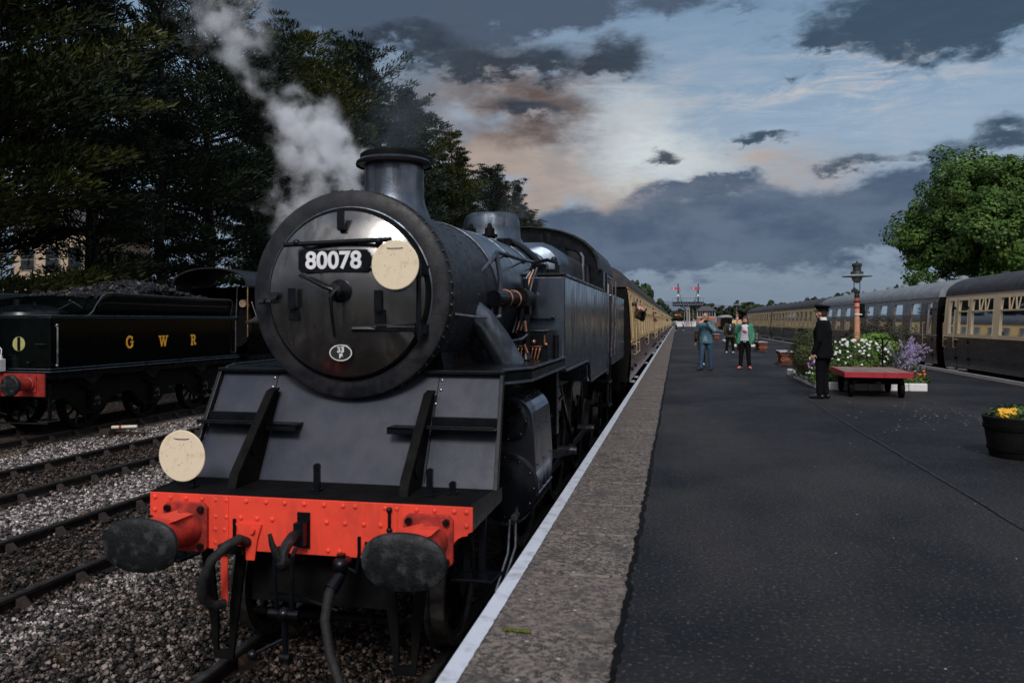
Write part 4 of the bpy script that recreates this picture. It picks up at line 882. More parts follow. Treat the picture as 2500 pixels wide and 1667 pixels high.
def coach(name, loc, rz, side, L, label, cat, group, up, lo, rf, wins, doors, wz=(2.02, 2.68, 3.02), fr=goldm, vents='dome', ends=flatb, waist=1.95, boards=False, bottom=1.02, steps=False, zlo=None):
    """side: +1 = the side towards +x carries the windows; local y from 0 to L, z from the rail"""
    t = thing(name, loc, label, cat, group, rz=rz)
    z0, zs, z1 = wz; S = side
    ys = sorted(set([0, L]+[v for w in wins for v in w[:2]])); zs_ = [waist, z0, z1, 3.2]
    m = MB()
    for i in range(len(ys)-1):
        a, b = ys[i], ys[i+1]
        hole = any(w[0]-1e-6 <= a and b <= w[1]+1e-6 for w in wins)
        for (u, v) in ((waist, z0), (z0, zs), (zs, z1), (z1, 3.2)):
            if hole and (u, v) in ((z0, zs), (zs, z1)): continue
            m.add([(S*prof(u), a, u), (S*prof(u), b, u), (S*prof(v), b, v), (S*prof(v), a, v)], [(0, 1, 2, 3)])
    m.add([(-S*1.40, 0, waist), (-S*1.40, L, waist), (-S*1.30, L, 3.2), (-S*1.30, 0, 3.2)], [(0, 1, 2, 3)])
    m.build('upper_panel', up, t, world=False, recalc=False)
    m = MB(); rows = [bottom, 1.35, 1.65, waist]
    for u, v in zip(rows[:-1], rows[1:]):
        for k in (S, -S): m.add([(k*prof(u), 0, u), (k*prof(u), L, u), (k*prof(v), L, v), (k*prof(v), 0, v)], [(0, 1, 2, 3)], True)
    m.build('lower_panel', lo, t, world=False, recalc=False)
    m = MB(); m.box(min(S*1.397, S*1.412), max(S*1.397, S*1.412), 0, L, waist-.022, waist+.014); m.box(min(S*1.29, S*1.33), max(S*1.29, S*1.33), -.02, L+.02, 3.165, 3.215)
    m.build('side_moulding', fr if fr is not goldm else up, t, world=False)
    rg = []
    for y, k in ((-.04, .985), (0, 1), (L, 1), (L+.04, .985)): rg.append([(1.34*k*math.cos(a), y, 3.19+.64*k*math.sin(a)**.9) for a in np.linspace(0.0, math.pi, 19)])
    m = MB(); m.rings(rg, closed=False, cap0=True, cap1=True); r = m.build('roof', rf, t, world=False)
    for y in (0, L):
        m = MB(); e = .0 if y == 0 else 0
        m.prism([(-1.3, 1.02), (1.3, 1.02), (1.40, 1.9), (1.3, 3.19), (.9, 3.62), (0, 3.81), (-.9, 3.62), (-1.3, 3.19), (-1.40, 1.9)], 'y', y+(.004 if y == 0 else -.004), y+(.05 if y == 0 else -.05))
        d = -1 if y == 0 else 1; m.box(-.5, .5, min(y, y+d*.26), max(y, y+d*.26), 1.15, 3.25)
        for s in (-1, 1): m.cyl((s*.86, y, 1.05), (s*.86, y+d*.34, 1.05), .09); m.cyl((s*.86, y+d*.34, 1.05), (s*.86, y+d*.37, 1.05), .2, n=16)
        for k in range(6): m.tube([(-1.38*.99, y+d*.03, 1.2), (-1.36, y+d*.04, 2.4), (-1.1, y+d*.04, 3.3)], .012, 5) if k == 0 else None
        m.build('coach_end', ends, t, world=False)
    m = MB(); m.box(-1.25, 1.25, .1, L-.1, .92, 1.03)
    for s in (-1, 1):
        m.box(s*1.0-.03, s*1.0+.03, .3, L-.3, .78, .95); m.box(min(s*.6, s*1.1), max(s*.6, s*1.1), L*.42, L*.58, .35, .85)
        m.tube([(s*1.0, L*.27, .8), (s*1.0, L*.36, .42), (s*1.0, L*.64, .42), (s*1.0, L*.73, .8)], .03, 6)
    m.build('underframe', flatb, t, world=False)
    for yb in (2.6, L-2.6):
        m = MB()
        for s in (-1, 1):
            m.prism([(yb-1.75, .5), (yb-1.75, .62), (yb-.5, .80), (yb+.5, .80), (yb+1.75, .62), (yb+1.75, .5), (yb+.6, .42), (yb-.6, .42)], 'x', s*1.0-.03, s*1.0+.03)
            for w in (-1.3, 1.3): m.lathe([(.46, -.06), (.46, .06), (.38, .06), (.36, .0), (.001, .02)], (s*.76, yb+w, .457), 'x', 24); m.cbox((s*1.05, yb+w, .47), (.14, .24, .26))
        m.build('bogie', flatb, t, world=False)
    for w in wins:
        a, b = w[:2]; kind = w[2] if len(w) > 2 else 'std'; X0, X1 = S*(prof(z0)-.028), S*(prof(z1)-.028); Xm = S*(prof(zs)-.028)
        m = MB()
        def q4(ya, yb_, u, v, o): return [(S*(prof(u)+o), ya, u), (S*(prof(u)+o), yb_, u), (S*(prof(v)+o), yb_, v), (S*(prof(v)+o), ya, v)]
        o1 = q4(a-.035, b+.035, z0-.035, z1+.035, .010); i1 = q4(a+.0, b-.0, z0+.0, z1-.0, .010); i2 = q4(a, b, z0, z1, -.035); o2 = q4(a-.035, b+.035, z0-.035, z1+.035, -.002)
        m.add(o2+o1+i1+i2, [(k*4+j, k*4+(j+1) % 4, (k+1)*4+(j+1) % 4, (k+1)*4+j) for k in range(3) for j in range(4)])
        rr = .07 if kind != 'nar' else .03
        for (ya, yb_, zz, sy, sz) in ((a, b, z0, 1, 1), (b, a, z0, -1, 1), (a, b, z1, 1, -1), (b, a, z1, -1, -1)):      # rounded corners
            x = S*(prof(zz)+.006); m.add([(x, ya, zz), (x, ya+sy*rr, zz), (x, ya+sy*rr*.3, zz+sz*rr*.3), (x, ya, zz+sz*rr)], [(0, 1, 2, 3)])
        if kind != 'nar':
            m.box(min(S*(prof(zs)-.03), S*(prof(zs)+.008)), max(S*(prof(zs)-.03), S*(prof(zs)+.008)), a, b, zs-.022, zs+.022)
            if kind == 'vent':
                for yy in (a+(b-a)*.36, a+(b-a)*.64): m.box(min(Xm, Xm+S*.03), max(Xm, Xm+S*.03), yy-.02, yy+.02, zs, z1)
        f = m.build('window', fr, t, world=False, recalc=False)
        m = MB(); m.add([(X0, a, z0), (X0, b, z0), (Xm, b, zs), (Xm, a, zs)], [(0, 1, 2, 3)]); m.add([(Xm, a, zs), (Xm, b, zs), (X1, b, z1), (X1, a, z1)], [(0, 1, 2, 3)]); m.build('pane', cglass, f, world=False, recalc=False)
        if len(w) > 3:
            m = MB()
            for e, k in ((a, 1), (b, -1)):
                vs = []
                for i in range(9):
                    tt = i/8; wd = .26-.16*math.sin(min(1, tt*1.3)*math.pi/2)+.05*max(0, tt-.75); zz = z1-.05-(z1-z0-.06)*tt
                    for j in range(9): vs.append((S*(prof(2.4)-.09-.018*math.cos(j*2.3)), e+k*(.02+wd*j/8), zz))
                m.add(vs, [(i*9+j, i*9+j+1, (i+1)*9+j+1, (i+1)*9+j) for i in range(8) for j in range(8)], True)
            m.build('curtain', curt, f, world=False, recalc=False)
    # interior: floor, partition, seats
    m = MB(); m.box(-1.28, 1.28, .1, L-.1, 1.1, 1.14); m.box(min(-S*.25, -S*.30), max(-S*.25, -S*.30), .15, L-.15, 1.14, 3.1); m.build('interior_partition', intw, t, world=False)
    m = MB(); y = .9
    while y < L-1: m.box(min(S*1.2, -S*.2), max(S*1.2, -S*.2), y-.12, y+.12, 1.4, 2.32); y += 1.96
    m.build('seat_backs', seatm, t, world=False)['kind'] = 'stuff'
    for d in doors:
        m = MB(); X = S*(prof(1.5)+.002); rows = [1.08, 1.35, 1.95, 2.6, 3.08]
        for yy in d:
            for u, v in zip(rows[:-1], rows[1:]):
                m.add([(S*(prof(u)+.004), yy-.008, u), (S*(prof(u)+.004), yy+.008, u), (S*(prof(v)+.004), yy+.008, v), (S*(prof(v)+.004), yy-.008, v)], [(0, 1, 2, 3)])
        for z in (1.3, 1.8, 2.8): m.box(min(S*1.39, S*1.43), max(S*1.39, S*1.43), d[0]-.04, d[0]+.02, z-.04, z+.04)
        dr = m.build('door', flatb, t, world=False, recalc=False)
        m = MB(); m.cyl((S*1.405, d[1]-.08, 1.86), (S*1.47, d[1]-.08, 1.86), .015); m.cyl((S*1.46, d[1]-.15, 1.86), (S*1.46, d[1]-.02, 1.86), .014); m.tube([(S*1.40, d[1]+.10, 1.6), (S*1.46, d[1]+.10, 1.62), (S*1.45, d[1]+.10, 2.35), (S*1.39, d[1]+.10, 2.38)], .013, 6); m.build('door_handle', goldm, dr, world=False)
    if boards:                       # narrow raised mouldings giving the planked look
        m = MB(); y = .12
        while y < L:
            if not any(w[0]-.04 < y < w[1]+.04 for w in wins): m.add([(S*(prof(1.97)+.006), y-.012, 1.97), (S*(prof(1.97)+.006), y+.012, 1.97), (S*(prof(3.1)+.006), y+.012, 3.1), (S*(prof(3.1)+.006), y-.012, 3.1)], [(0, 1, 2, 3)])
            y += .16
        m.build('body_mouldings', mat('gilt_moulding', (.30, .17, .06), (.42, .24, .09), 6, .5), t, world=False, recalc=False)
    if steps:
        m = MB()
        for d in doors:
            yc = (d[0]+d[1])/2; m.box(min(S*1.34, S*1.44), max(S*1.34, S*1.44), yc-.14 if S > 0 else yc-.28, yc+.14 if S > 0 else yc+.28, .965, .995)
        m.build('door_steps', mat('step_edge_white', (.62, .6, .58), (.3, .3, .3), 12, .6), t, world=False)
    y = 1.2; n = 0
    while y < L-.6 and vents:
        m = MB()
        if vents == 'dome': x = .32*(1 if n % 2 else -1) if False else -S*.0; m.lathe([(.16, 0), (.17, .03), (.15, .09), (.10, .13), (.001, .15)], (S*.18, y, 3.80), 'z', 18)
        else: m.cyl((S*.0, y, 3.79), (S*.0, y, 3.86), .10); m.cyl((S*0, y, 3.86), (S*0, y, 3.90), .15, .08)
        m.build('roof_vent', rf, r, world=False); y += L/9; n += 1
    return t

# left train: yellow and maroon coaches behind the locomotive
def winrow(y0, n, sp, w, kind='std', cur=None): return [(y0+i*sp, y0+i*sp+w, kind)+((1,) if cur else ()) for i in range(n)]
ordn = ['first', 'second', 'third', 'fourth', 'fifth', 'sixth', 'seventh']
wl = [(.62, 1.12, 'nar'), (2.1, 2.75, 'std')]+winrow(3.6, 7, 1.95, .92)+[(17.25, 17.9, 'std'), (18.7, 19.2, 'nar')]
LY = 18.3
lc = coach('passenger_coach', (CX, LY, RZ), 0, 1, 19.7, 'yellow and maroon coach coupled directly behind the big black locomotive', 'railway coach', 'yellow and maroon coaches of the left train',
      yel1, maroon, roofd, wl, [(.5, 1.24), (2.0, 2.86), (9.0, 9.75), (17.1, 18.0), (18.55, 19.3)], vents='torp', boards=True, steps=True)
reindex()
for i in range(1, 7): copy_tree(lc, None, (CX, LY+20.15*i, RZ), 0, ordn[i]+' coach of the left train, %s behind the locomotive' % ['', 'yellow and maroon,', 'one on from the second', 'middle one of seven,', 'fifth in line', 'last but one', 'the farthest'][i])
# right train
def rc(name, y0, L, label, **k):
    x = xr(y0)+1.50; return coach(name, (x, y0, RZ), RA, -1, L, label, 'railway coach', 'coaches of the right train', **k)
wr = [(.55, .93, 'nar'), (1.30, 1.95, 'std', 1)]
# near coach: local y=L end is at world y 27.5
Ln = 20.0; y_end = 27.45
nw = [(Ln-.82, Ln-.42, 'nar'), (Ln-1.92, Ln-1.22, 'std', 1)]+[(Ln-3.75-i*1.98, Ln-2.25-i*1.98, 'vent', 1) for i in range(8)]
near = rc('cream_coach', y_end-Ln, Ln, 'nearest right-hand coach, cream over dark brown with large windows', up=crm2, lo=choc, rf=roofd, wins=nw, doors=[(Ln-1.02, Ln-.22), (Ln-2.05, Ln-1.10)], fr=crm2, vents='torp', wz=(2.03, 2.70, 3.03), steps=True)
dw = [(.55, .95, 'nar')]+[(1.75+i*2.12, 2.80+i*2.12, 'std', 1) for i in range(8)]+[(18.9, 19.3, 'nar')]
darkc = rc('brown_coach', 28.15, 19.9, 'brown coach with a pale grey roof between the cream right-hand coaches', up=umber, lo=umber, rf=roofg, wins=dw, doors=[(.42, 1.1), (9.3, 10.0), (18.8, 19.4)], fr=mat('pale_frame', (.42, .38, .34), (.3, .27, .25), 6, .4), vents='dome', wz=(2.0, 2.62, 3.02), steps=True)
m = MB()
for txt, z, s in (('TSO', 1.72, .13), ('3943', 2.62, .08), ('33 T', 1.52, .06), ('64 ST', 1.42, .06)):
    m.text(txt, s, Matrix.Translation((-1.12, -.004, z)) @ Matrix.Rotation(R(90), 4, 'X'), .002, 0)
m.build('end_lettering', mat('yellow_letter', (.6, .45, .15), None, 8, .6), darkc, world=False)
cw = [(.5, .9, 'nar')]+[(1.9+i*1.62, 2.75+i*1.62, 'std') for i in range(11)]+[(19.0, 19.4, 'nar')]
c3 = rc('cream_coach', 48.7, 19.9, 'cream coach with arched toplights beyond the brown coach', up=crm3, lo=choc, rf=roofd, wins=cw, doors=[(.4, 1.05), (6.4, 7.0), (13, 13.7), (18.9, 19.5)], fr=goldm, vents='torp', wz=(2.0, 2.62, 2.98), steps=True)
reindex()
c4 = copy_tree(c3, None, (xr(69.2)+1.50, 69.2, RZ), RA, 'farthest cream coach of the right train, partly behind the woman in green')
for ch in kids(c4):
    pass
mv = coach('maroon_carriage', (11.6, 196, RZ), 0, -1, 18, 'dull maroon carriage standing alone beyond the right train', 'railway coach', None, mat('dull_maroon', (.16, .06, .06), (.12, .05, .05), 3, .5), umber, mat('roof_pale', (.36, .35, .34), None, 3, .6), winrow(1, 8, 2.1, 1.1), [], vents=None)

# ------------------------------------------------------------ the tender and its locomotive on the far left
TX = -13.9; TY = 14.15
td = thing('coal_tender', (TX, TY, RZ), 'black-green tender with three spaced gold letters and a red buffer beam, left track', 'tender')
def T(n, m, mb, par=td, **k): return mb.build(n, m, par, **k)
zf = RZ+1.37; zt = 1.61; hw = 1.27
m = MB(); m.box(TX-hw, TX+hw, TY, TY+7.05, zf+.03, zt); T('tank_body', greenb, m, bevel=.05)
m = MB(); m.box(TX-hw-.06, TX+hw+.06, TY-.03, TY+7.15, zf-.03, zf+.0); m.box(TX-hw-.0, TX+hw+.0, TY+.02, TY+7.1, zf-.16, zf-.03); T('footplate', black, m)
m = MB()
for z, o in ((zf-.002, .065), (zf+.05, .006), (zt+.0, .006)): m.tube([(TX-hw, TY-o, z), (TX+hw+o, TY-o, z), (TX+hw+o, TY+7.1, z)], .011, 6)
T('beading', chimb, m)
# flared coal rails: swept up at the rear
def flare(s):
    m = MB(); rg = []
    for y, h in ((1.02, 0), (1.10, .03), (1.18, .12), (1.24, .28), (1.32, .42), (1.45, .50), (1.7, .52), (3.5, .50), (5.5, .49), (6.5, .49), (6.62, .44), (6.68, .3), (6.72, 0)):
        rg.append([(TX+s*(hw-.01), TY+y, zt-.01), (TX+s*(hw+.0+.02*h), TY+y, zt+h*.45), (TX+s*(hw+.07*h*2), TY+y, zt+h*.8), (TX+s*(hw+.15*h*2), TY+y, zt+h), (TX+s*(hw+.13*h*2), TY+y, zt+h-.01*0+.002), (TX+s*(hw+.03*h), TY+y, zt+h*.7), (TX+s*(hw-.03), TY+y, zt-.01)])
    m.rings(rg, smooth=True); return m, rg
for s in (-1, 1):
    m, rg = flare(s); fl = T('coal_flare', greenb, m)
    m = MB(); m.tube([r[3] for r in rg], .010, 6); T('flare_edge', mat('flare_edge', (.12, .18, .2), (.06, .09, .10), 6, .25, metal=.5), m, fl)
m = MB(); rg = []
for x in np.linspace(-1, 1, 13): rg.append([(TX+x*(hw+.0), TY+1.32+.0, zt-.01), (TX+x*(hw+.05), TY+1.28-.0, zt+.36+.10*(1-x*x)), (TX+x*(hw+.05), TY+1.31, zt+.36+.10*(1-x*x)), (TX+x*hw, TY+1.35, zt-.01)])
m.rings(rg); T('coal_plate', greenb, m)
m = MB(); m.lathe([(.75, 0), (.72, .08), (.55, .18), (.3, .24), (.001, .26)], (TX+.05, TY+.78, zt-.01), 'z', 30); T('filler_dome', black, m)
m = MB(); m.cyl((TX-.25, TY+.75, zt+.2), (TX-.25, TY+.75, zt+.36), .07); m.cyl((TX+.2, TY+.75, zt+.2), (TX+.2, TY+.75, zt+.3), .04); m.tube([(TX+.6, TY+.9, zt+.1), (TX+.9, TY+1.05, zt+.3), (TX+1.1, TY+1.1, zt+.16)], .02); m.sph((TX+.85, TY+1.02, zt+.32), .04); T('filler_levers', black, m)
m = MB(); m.box(TX-1.1, TX-.35, TY+.15, TY+.3, zt, zt+.10); m.box(TX-.95, TX-.8, TY+.1, TY+.3, zt+.1, zt+.16); T('rear_step', matteb, m)
m = MB(); m.tube([(TX+hw+.03, TY+.10, zf+.13), (TX+hw+.07, TY+.10, zf+.16), (TX+hw+.07, TY+.10, zt-.25), (TX+hw+.03, TY+.10, zt-.20)], .018)
m.sph((TX+hw+.06, TY+.10, zf+.12), .03); m.sph((TX+hw+.06, TY+.10, zt-.2), .03); T('rear_handrail', steelm, m)
m = MB(); m.tube([(TX+hw+.03, TY+6.9, zf+.13), (TX+hw+.07, TY+6.9, zf+.16), (TX+hw+.07, TY+6.9, zt-.10)], .018); T('front_handrail', steelm, m)
# G W R in drawn slab letters on the side (plane across x, read along +y)
def letter(ch, y, z, h, x):
    m = MB(); w = h*.20; sw = h*.13
    k = h/1.0
    if ch == 'W':
        for a, b in (((-.50, .44), (-.24, -.46)), ((-.24, -.46), (.0, .40)), ((.0, .40), (.24, -.46)), ((.24, -.46), (.50, .44))): m.ribbon([(y+a[0]*k, z+a[1]*k), (y+b[0]*k, z+b[1]*k)], w*(.95 if a[1] > b[1] else .7), 'x', .004, x+(.0 if a[1] > b[1] else .0006))
        for c in (-.50, .0, .50): m.ribbon([(y+(c-.16)*k, z+.44*k), (y+(c+.16)*k, z+.44*k)], sw, 'x', .005, x+.001)
    if ch == 'R':
        m.ribbon([(y-.24*k, z-.46*k), (y-.24*k, z+.46*k)], w, 'x', .004, x)
        m.ribbon([(y-.30*k, z+.44*k), (y+.05*k, z+.44*k), (y+.20*k, z+.36*k), (y+.24*k, z+.22*k), (y+.18*k, z+.08*k), (y+.04*k, z+.01*k), (y-.2*k, z+.0*k)], sw*1.25, 'x', .004, x+.001)
        m.ribbon([(y+.02*k, z+.0*k), (y+.14*k, z-.12*k), (y+.18*k, z-.36*k), (y+.28*k, z-.44*k), (y+.38*k, z-.36*k)], w*.85, 'x', .004, x+.0015)
        for c, v in ((-.24, -.46), (-.30, .455)): m.ribbon([(y+(c-.17)*k, z+v*k), (y+(c+.17)*k, z+v*k)], sw, 'x', .005, x+.0022)
    if ch == 'G':
        pts = [(y+(-.02+.40*math.cos(R(a)))*k, z+(.48*math.sin(R(a)))*k) for a in range(50, 331, 20)]
        m.ribbon(pts, w*.85, 'x', .004, x); m.ribbon([(y+.30*k, z-.36*k), (y+.30*k, z-.02*k)], w*.8, 'x', .004, x+.0016); m.ribbon([(y+.08*k, z-.0*k), (y+.44*k, z-.0*k)], sw, 'x', .005, x+.0022)
        m.ribbon([(y+.28*k, z+.18*k), (y+.28*k, z+.46*k)], sw*.9, 'x', .005, x+.0022)
    return m
shade = mat('letter_shade', (.20, .012, .008), None, 8, .5)
for ch, y, z in (('G', 16.57, 1.0), ('W', 17.82, .995), ('R', 19.09, .995)):
    m = letter(ch, y, z, .27, TX+hw+.004); l = T('side_letter', goldl, m); m = letter(ch, y-.018, z-.018, .25, TX+hw+.002); m.v = [((TX+hw+.0008+(v[0]-TX-hw-.002)*.15), v[1], v[2]) for v in m.v]; T('letter_shade', shade, m, l)
m = MB(); m.lathe([(.001, 0), (.15, 0), (.15, .006), (.001, .006)], (TX+.50, TY-.006, 1.02), 'y', 30); pl = T('rear_plate', mat('plate_olive', (.42, .40, .16), (.34, .33, .14), 10, .5), m)
m = MB(); m.box(TX+.47, TX+.54, TY-.014, TY-.006, .88, 1.16); T('plate_stripe', flatb, m, pl)
m = MB(); m.box(TX+.98, TX+1.2, TY-.10, TY-.0, 1.01, 1.03); m.box(TX+.75, TX+.82, TY-.08, TY, .62, .66); T('rear_bracket', matteb, m)
m = MB(); m.box(TX-1.22, TX+1.22, TY-.12, TY-.08, RZ+.86, zf-.035); bb = T('buffer_beam', redd, m, bevel=.004)
m = MB(); m.rivets([(TX+x, TY-.12, zf-.09) for x in np.linspace(-1.15, 1.15, 22)]+[(TX+x, TY-.12, zf-.17) for x in (-.4, -.3, .3, .4, 1.1)], .013); T('beam_rivets', redd, m, bb)
for s in (-1, 1):
    bx, bz = TX+s*.863, RZ+1.12
    m = MB(); m.box(bx-.18, bx+.18, TY-.14, TY-.12, bz-.17, bz+.17); m.lathe([(.155, 0), (.15, -.04), (.13, -.05), (.125, -.30), (.14, -.31), (.14, -.33), (.001, -.33)], (bx, TY-.14, bz), n=24); bf = T('buffer', redd, m)
    m = MB(); m.cyl((bx, TY-.45, bz), (bx, TY-.62, bz), .085); m.lathe([(.20, .05), (.215, .04), (.215, .0), (.19, -.02), (.001, -.035)], (bx, TY-.62, bz), n=28); T('buffer_head', rubberm, m, bf)
m = MB(); m.tube([(TX+.2, TY-.2, RZ+1.1), (TX+.15, TY-.4, RZ+.9), (TX+.25, TY-.45, RZ+.6), (TX+.5, TY-.3, RZ+.5)], .03); m.tube([(TX+.0, TY-.15, RZ+1.1), (TX-.0, TY-.4, RZ+1.1), (TX, TY-.42, RZ+.7)], .03); T('rear_hoses', flatb, m)
m = MB(); m.box(TX+.9, TX+1.25, TY-.05, TY+.25, RZ+.35, RZ+.37); m.box(TX+1.2, TX+1.24, TY+.0, TY+.06, RZ+.36, RZ+1.1); m.tube([(TX-1.2, TY-.05, RZ+.30), (TX+1.25, TY-.05, RZ+.30)], .02); T('rear_steps', black, m)
m = MB()
for s in (-1, 1): m.prism([(TY+.1, RZ+.75), (TY+.1, zf-.16), (TY+7.0, zf-.16), (TY+7.0, RZ+.75)]+[p for yc in (5.65, 3.55, 1.45) for p in ((TY+yc+.75, RZ+.75), (TY+yc+.25, RZ+.35), (TY+yc-.25, RZ+.35), (TY+yc-.75, RZ+.75))], 'x', TX+s*1.0-.02, TX+s*1.0+.02)
T('tender_frame', flatb, m)
for yc in (1.45, 3.55, 5.65):
    for s in (-1, 1): wheel(TX+s*.7525, TY+yc, .62, s, 'tender_wheel', 10, td)
    m = MB(); x = TX+1.04; m.box(x-.02, x+.12, TY+yc-.14, TY+yc+.14, RZ+.48, RZ+.80); m.lathe([(.10, 0), (.10, .03), (.07, .05), (.001, .055)], (x+.12, TY+yc, RZ+.64), 'x', 18)
    for k in range(6): m.box(x-.0, x+.08, TY+yc-.42+.06*k, TY+yc+.42-.06*k, RZ+.86+.025*(5-k)*0-.03*k+.15, RZ+.88-.03*k+.15)
    T('axle_box', black, m)
    m = MB(); m.prism([(TY+yc-.34, zf-.17), (TY+yc+.34, zf-.17), (TY+yc+.05, zf-.36), (TY+yc-.05, zf-.36)], 'x', x-.0, x+.02); T('spring_bracket', matteb, m)
    m = MB(); m.sph((x+.14, TY+yc+.08, RZ+.56), .014, 8, 6); m.sph((x+.14, TY+yc-.08, RZ+.56), .014, 8, 6); m.sph((x+.14, TY+yc+.03, RZ+.73), .014, 8, 6); T('axle_bolts', steelm, m)
# coal heap resting in the tender
rs2 = np.random.RandomState(9); m = MB(); q = random.Random(4)
vs, fs = [], []; n = 1500
for i in range(n):
    y = TY+1.7+4.7*q.random(); x = TX+q.uniform(-1.1, 1.1)
    h = .30*math.exp(-((y-TY-4.05)/.95)**2)*(1-(abs(x-TX)/1.5)**2)+.18*math.exp(-((y-TY-4.0)/2.2)**2)
    r = q.uniform(.035, .095); z = zt+.42+h-q.uniform(0, .1)
    b = np.array([[1,0,0],[-1,0,0],[0,1,0],[0,-1,0],[0,0,1],[0,0,-1]])*r*rs2.uniform(.6, 1.35, (6, 1)); A = Matrix.Rotation(q.uniform(0, 6), 3, Vector((q.random(), q.random(), q.random())).normalized())
    vs += [tuple(Vector((x, y, z))+A @ Vector(p)) for p in b.tolist()]; k = 6*i; fs += [(k, k+2, k+4), (k+2, k+1, k+4), (k+1, k+3, k+4), (k+3, k, k+4), (k+2, k, k+5), (k+1, k+2, k+5), (k+3, k+1, k+5), (k, k+3, k+5)]
for i in range(12): m.sph((TX+q.uniform(-.3, .3), TY+4.05, zt+.25), .3, 10, 6, (2.6, 3.6-.0*i, 1.9)) if i == 0 else None
b = len(vs); vs += m.v; fs4 = m.f
mm = MB(); mm.add(vs[:b], fs); mm.add(m.v, m.f, True); tag(mm.build('coal_heap', coalm, recalc=False), 'heap of black coal piled in the tender', 'coal', kind='stuff')
# white oil lamp on the tender beam
lp = thing('oil_lamp', (TX+.16, TY-.16, zf-.0), 'white oil lamp with a wire handle on the tender buffer beam, left edge', 'lamp')
m = MB(); x, y, z = TX+.16, TY-.16, zf; m.box(x-.10, x+.10, y-.08, y+.08, z, z+.26); m.build('lamp_body', whitep, lp, bevel=.012)
m = MB(); m.lathe([(.08, 0), (.07, .06), (.04, .08)], (x, y, z+.26), 'z', 16); m.build('lamp_top', whitep, lp)
m = MB(); m.tube([(x-.06, y, z+.3), (x-.07, y, z+.46), (x, y, z+.52), (x+.07, y, z+.46), (x+.06, y, z+.3)], .012); m.build('handle', whitep, lp)
# the locomotive in front of the tender: cab, firebox and boiler seen past the smokebox
gl = thing('steam_locomotive', (TX, 21.9, RZ), 'dark green locomotive with an arched cab roof coupled ahead of the tender', 'locomotive')
gy = 21.9
def arch(y, w=1.27, ze=2.55, zt_=3.12, n=16): return [(TX+w*math.cos(a), y, ze+(zt_-ze)*math.sin(a)**.8) for a in np.linspace(0, math.pi, n)]
m = MB(); a0 = arch(gy-.1); a1 = arch(gy+2.0); b1 = [(TX+(p[0]-TX)*.97, p[1], p[2]-.04) for p in a1]; b0 = [(TX+(p[0]-TX)*.97, p[1], p[2]-.04) for p in a0]; m.rings([a0, a1, b1, b0, a0], closed=False, cap0=False, cap1=False); m.build('cab_roof', matteb, gl)
for s in (-1, 1):
    m = MB(); m.prism([(gy+.9, zf), (gy+.9, 2.6), (gy+2.0, 2.6), (gy+2.0, zf)], 'x', TX+s*1.22, TX+s*1.25); m.prism([(gy, zf), (gy+.9, zf), (gy+.9, 1.45), (gy+.4, 1.4), (gy, 1.0)], 'x', TX+s*1.22, TX+s*1.25); m.build('cab_side', greenb, gl)
    m = MB(); m.tube([(TX+s*1.22, gy+.02, 1.0), (TX+s*1.22, gy+.02, 2.58)], .018); m.build('cab_pillar', brassm if s > 0 else steelm, gl)
m = MB(); m.box(TX-1.22, TX+1.22, gy+1.9, gy+1.96, zf, 2.6); m.build('cab_front', flatb, gl)
m = MB(); m.cyl((TX, gy+1.2, 1.35), (TX, gy+1.95, 1.35), .72, n=28); m.cbox((TX, gy+1.3, 1.9), (.5, .3, .3)); m.build('firebox_backhead', flatb, gl)
m = MB(); m.lathe([(.001, -.05), (.12, -.05), (.13, 0), (.13, .03)], (TX+.42, gy+1.15, 2.05), n=20); m.build('pressure_gauge', mat('gauge_face', (.6, .45, .3), (.45, .3, .2), 8, .5), gl)
m = MB(); m.tube([(TX+.62, gy+1.15, 1.95), (TX+.58, gy+1.13, 2.1), (TX+.54, gy+1.13, 2.2)], .03); m.build('gauge_pipe', redd, gl)
m = MB(); m.tube([(TX-.55, gy+1.1, 1.2), (TX-.55, gy+1.1, 2.0)], .025); m.tube([(TX+.95, gy+1.1, 1.1), (TX+.95, gy+1.1, 2.45)], .022); m.build('brass_pipes', brassm, gl)
m = MB(); m.tube([(TX+.2, gy+1.1, 1.6), (TX+.24, gy+1.1, 2.6)], .022); m.tube([(TX+1.0, gy+1.0, 1.75), (TX+1.15, gy+1.0, 2.1)], .02); m.tube([(TX+.85, gy+.9, 2.1), (TX+1.1, gy+.9, 1.4)], .016); m.cyl((TX+1.02, gy+.95, 1.9), (TX+1.1, gy+.95, 2.02), .05); m.build('steel_levers', steelm, gl)
m = MB(); m.lathe([(.78, gy+2.0), (.78, gy+4.5), (.70, gy+4.6), (.66, gy+8), (.66, gy+9.5), (.001, gy+9.55)], (TX, 0, 1.5), n=36); m.build('boiler', greenb, gl)
m = MB(); m.lathe([(.3, 0), (.2, .2), (.2, .5), (.24, .6), (.2, .62)], (TX, gy+8.8, 2.1), 'z', 20); m.build('chimney', black, gl)
m = MB(); m.box(TX-1.25, TX+1.25, gy, gy+10, zf-.12, zf); m.box(TX-.9, TX+.9, gy, gy+9.8, RZ+.6, zf-.1); m.build('footplate', black, gl)
for yc in (1.5, 4.0, 6.5): 
    for s in (-1, 1): wheel(TX+s*.7525, gy+yc, .8, s, 'driving_wheel', 14, gl)
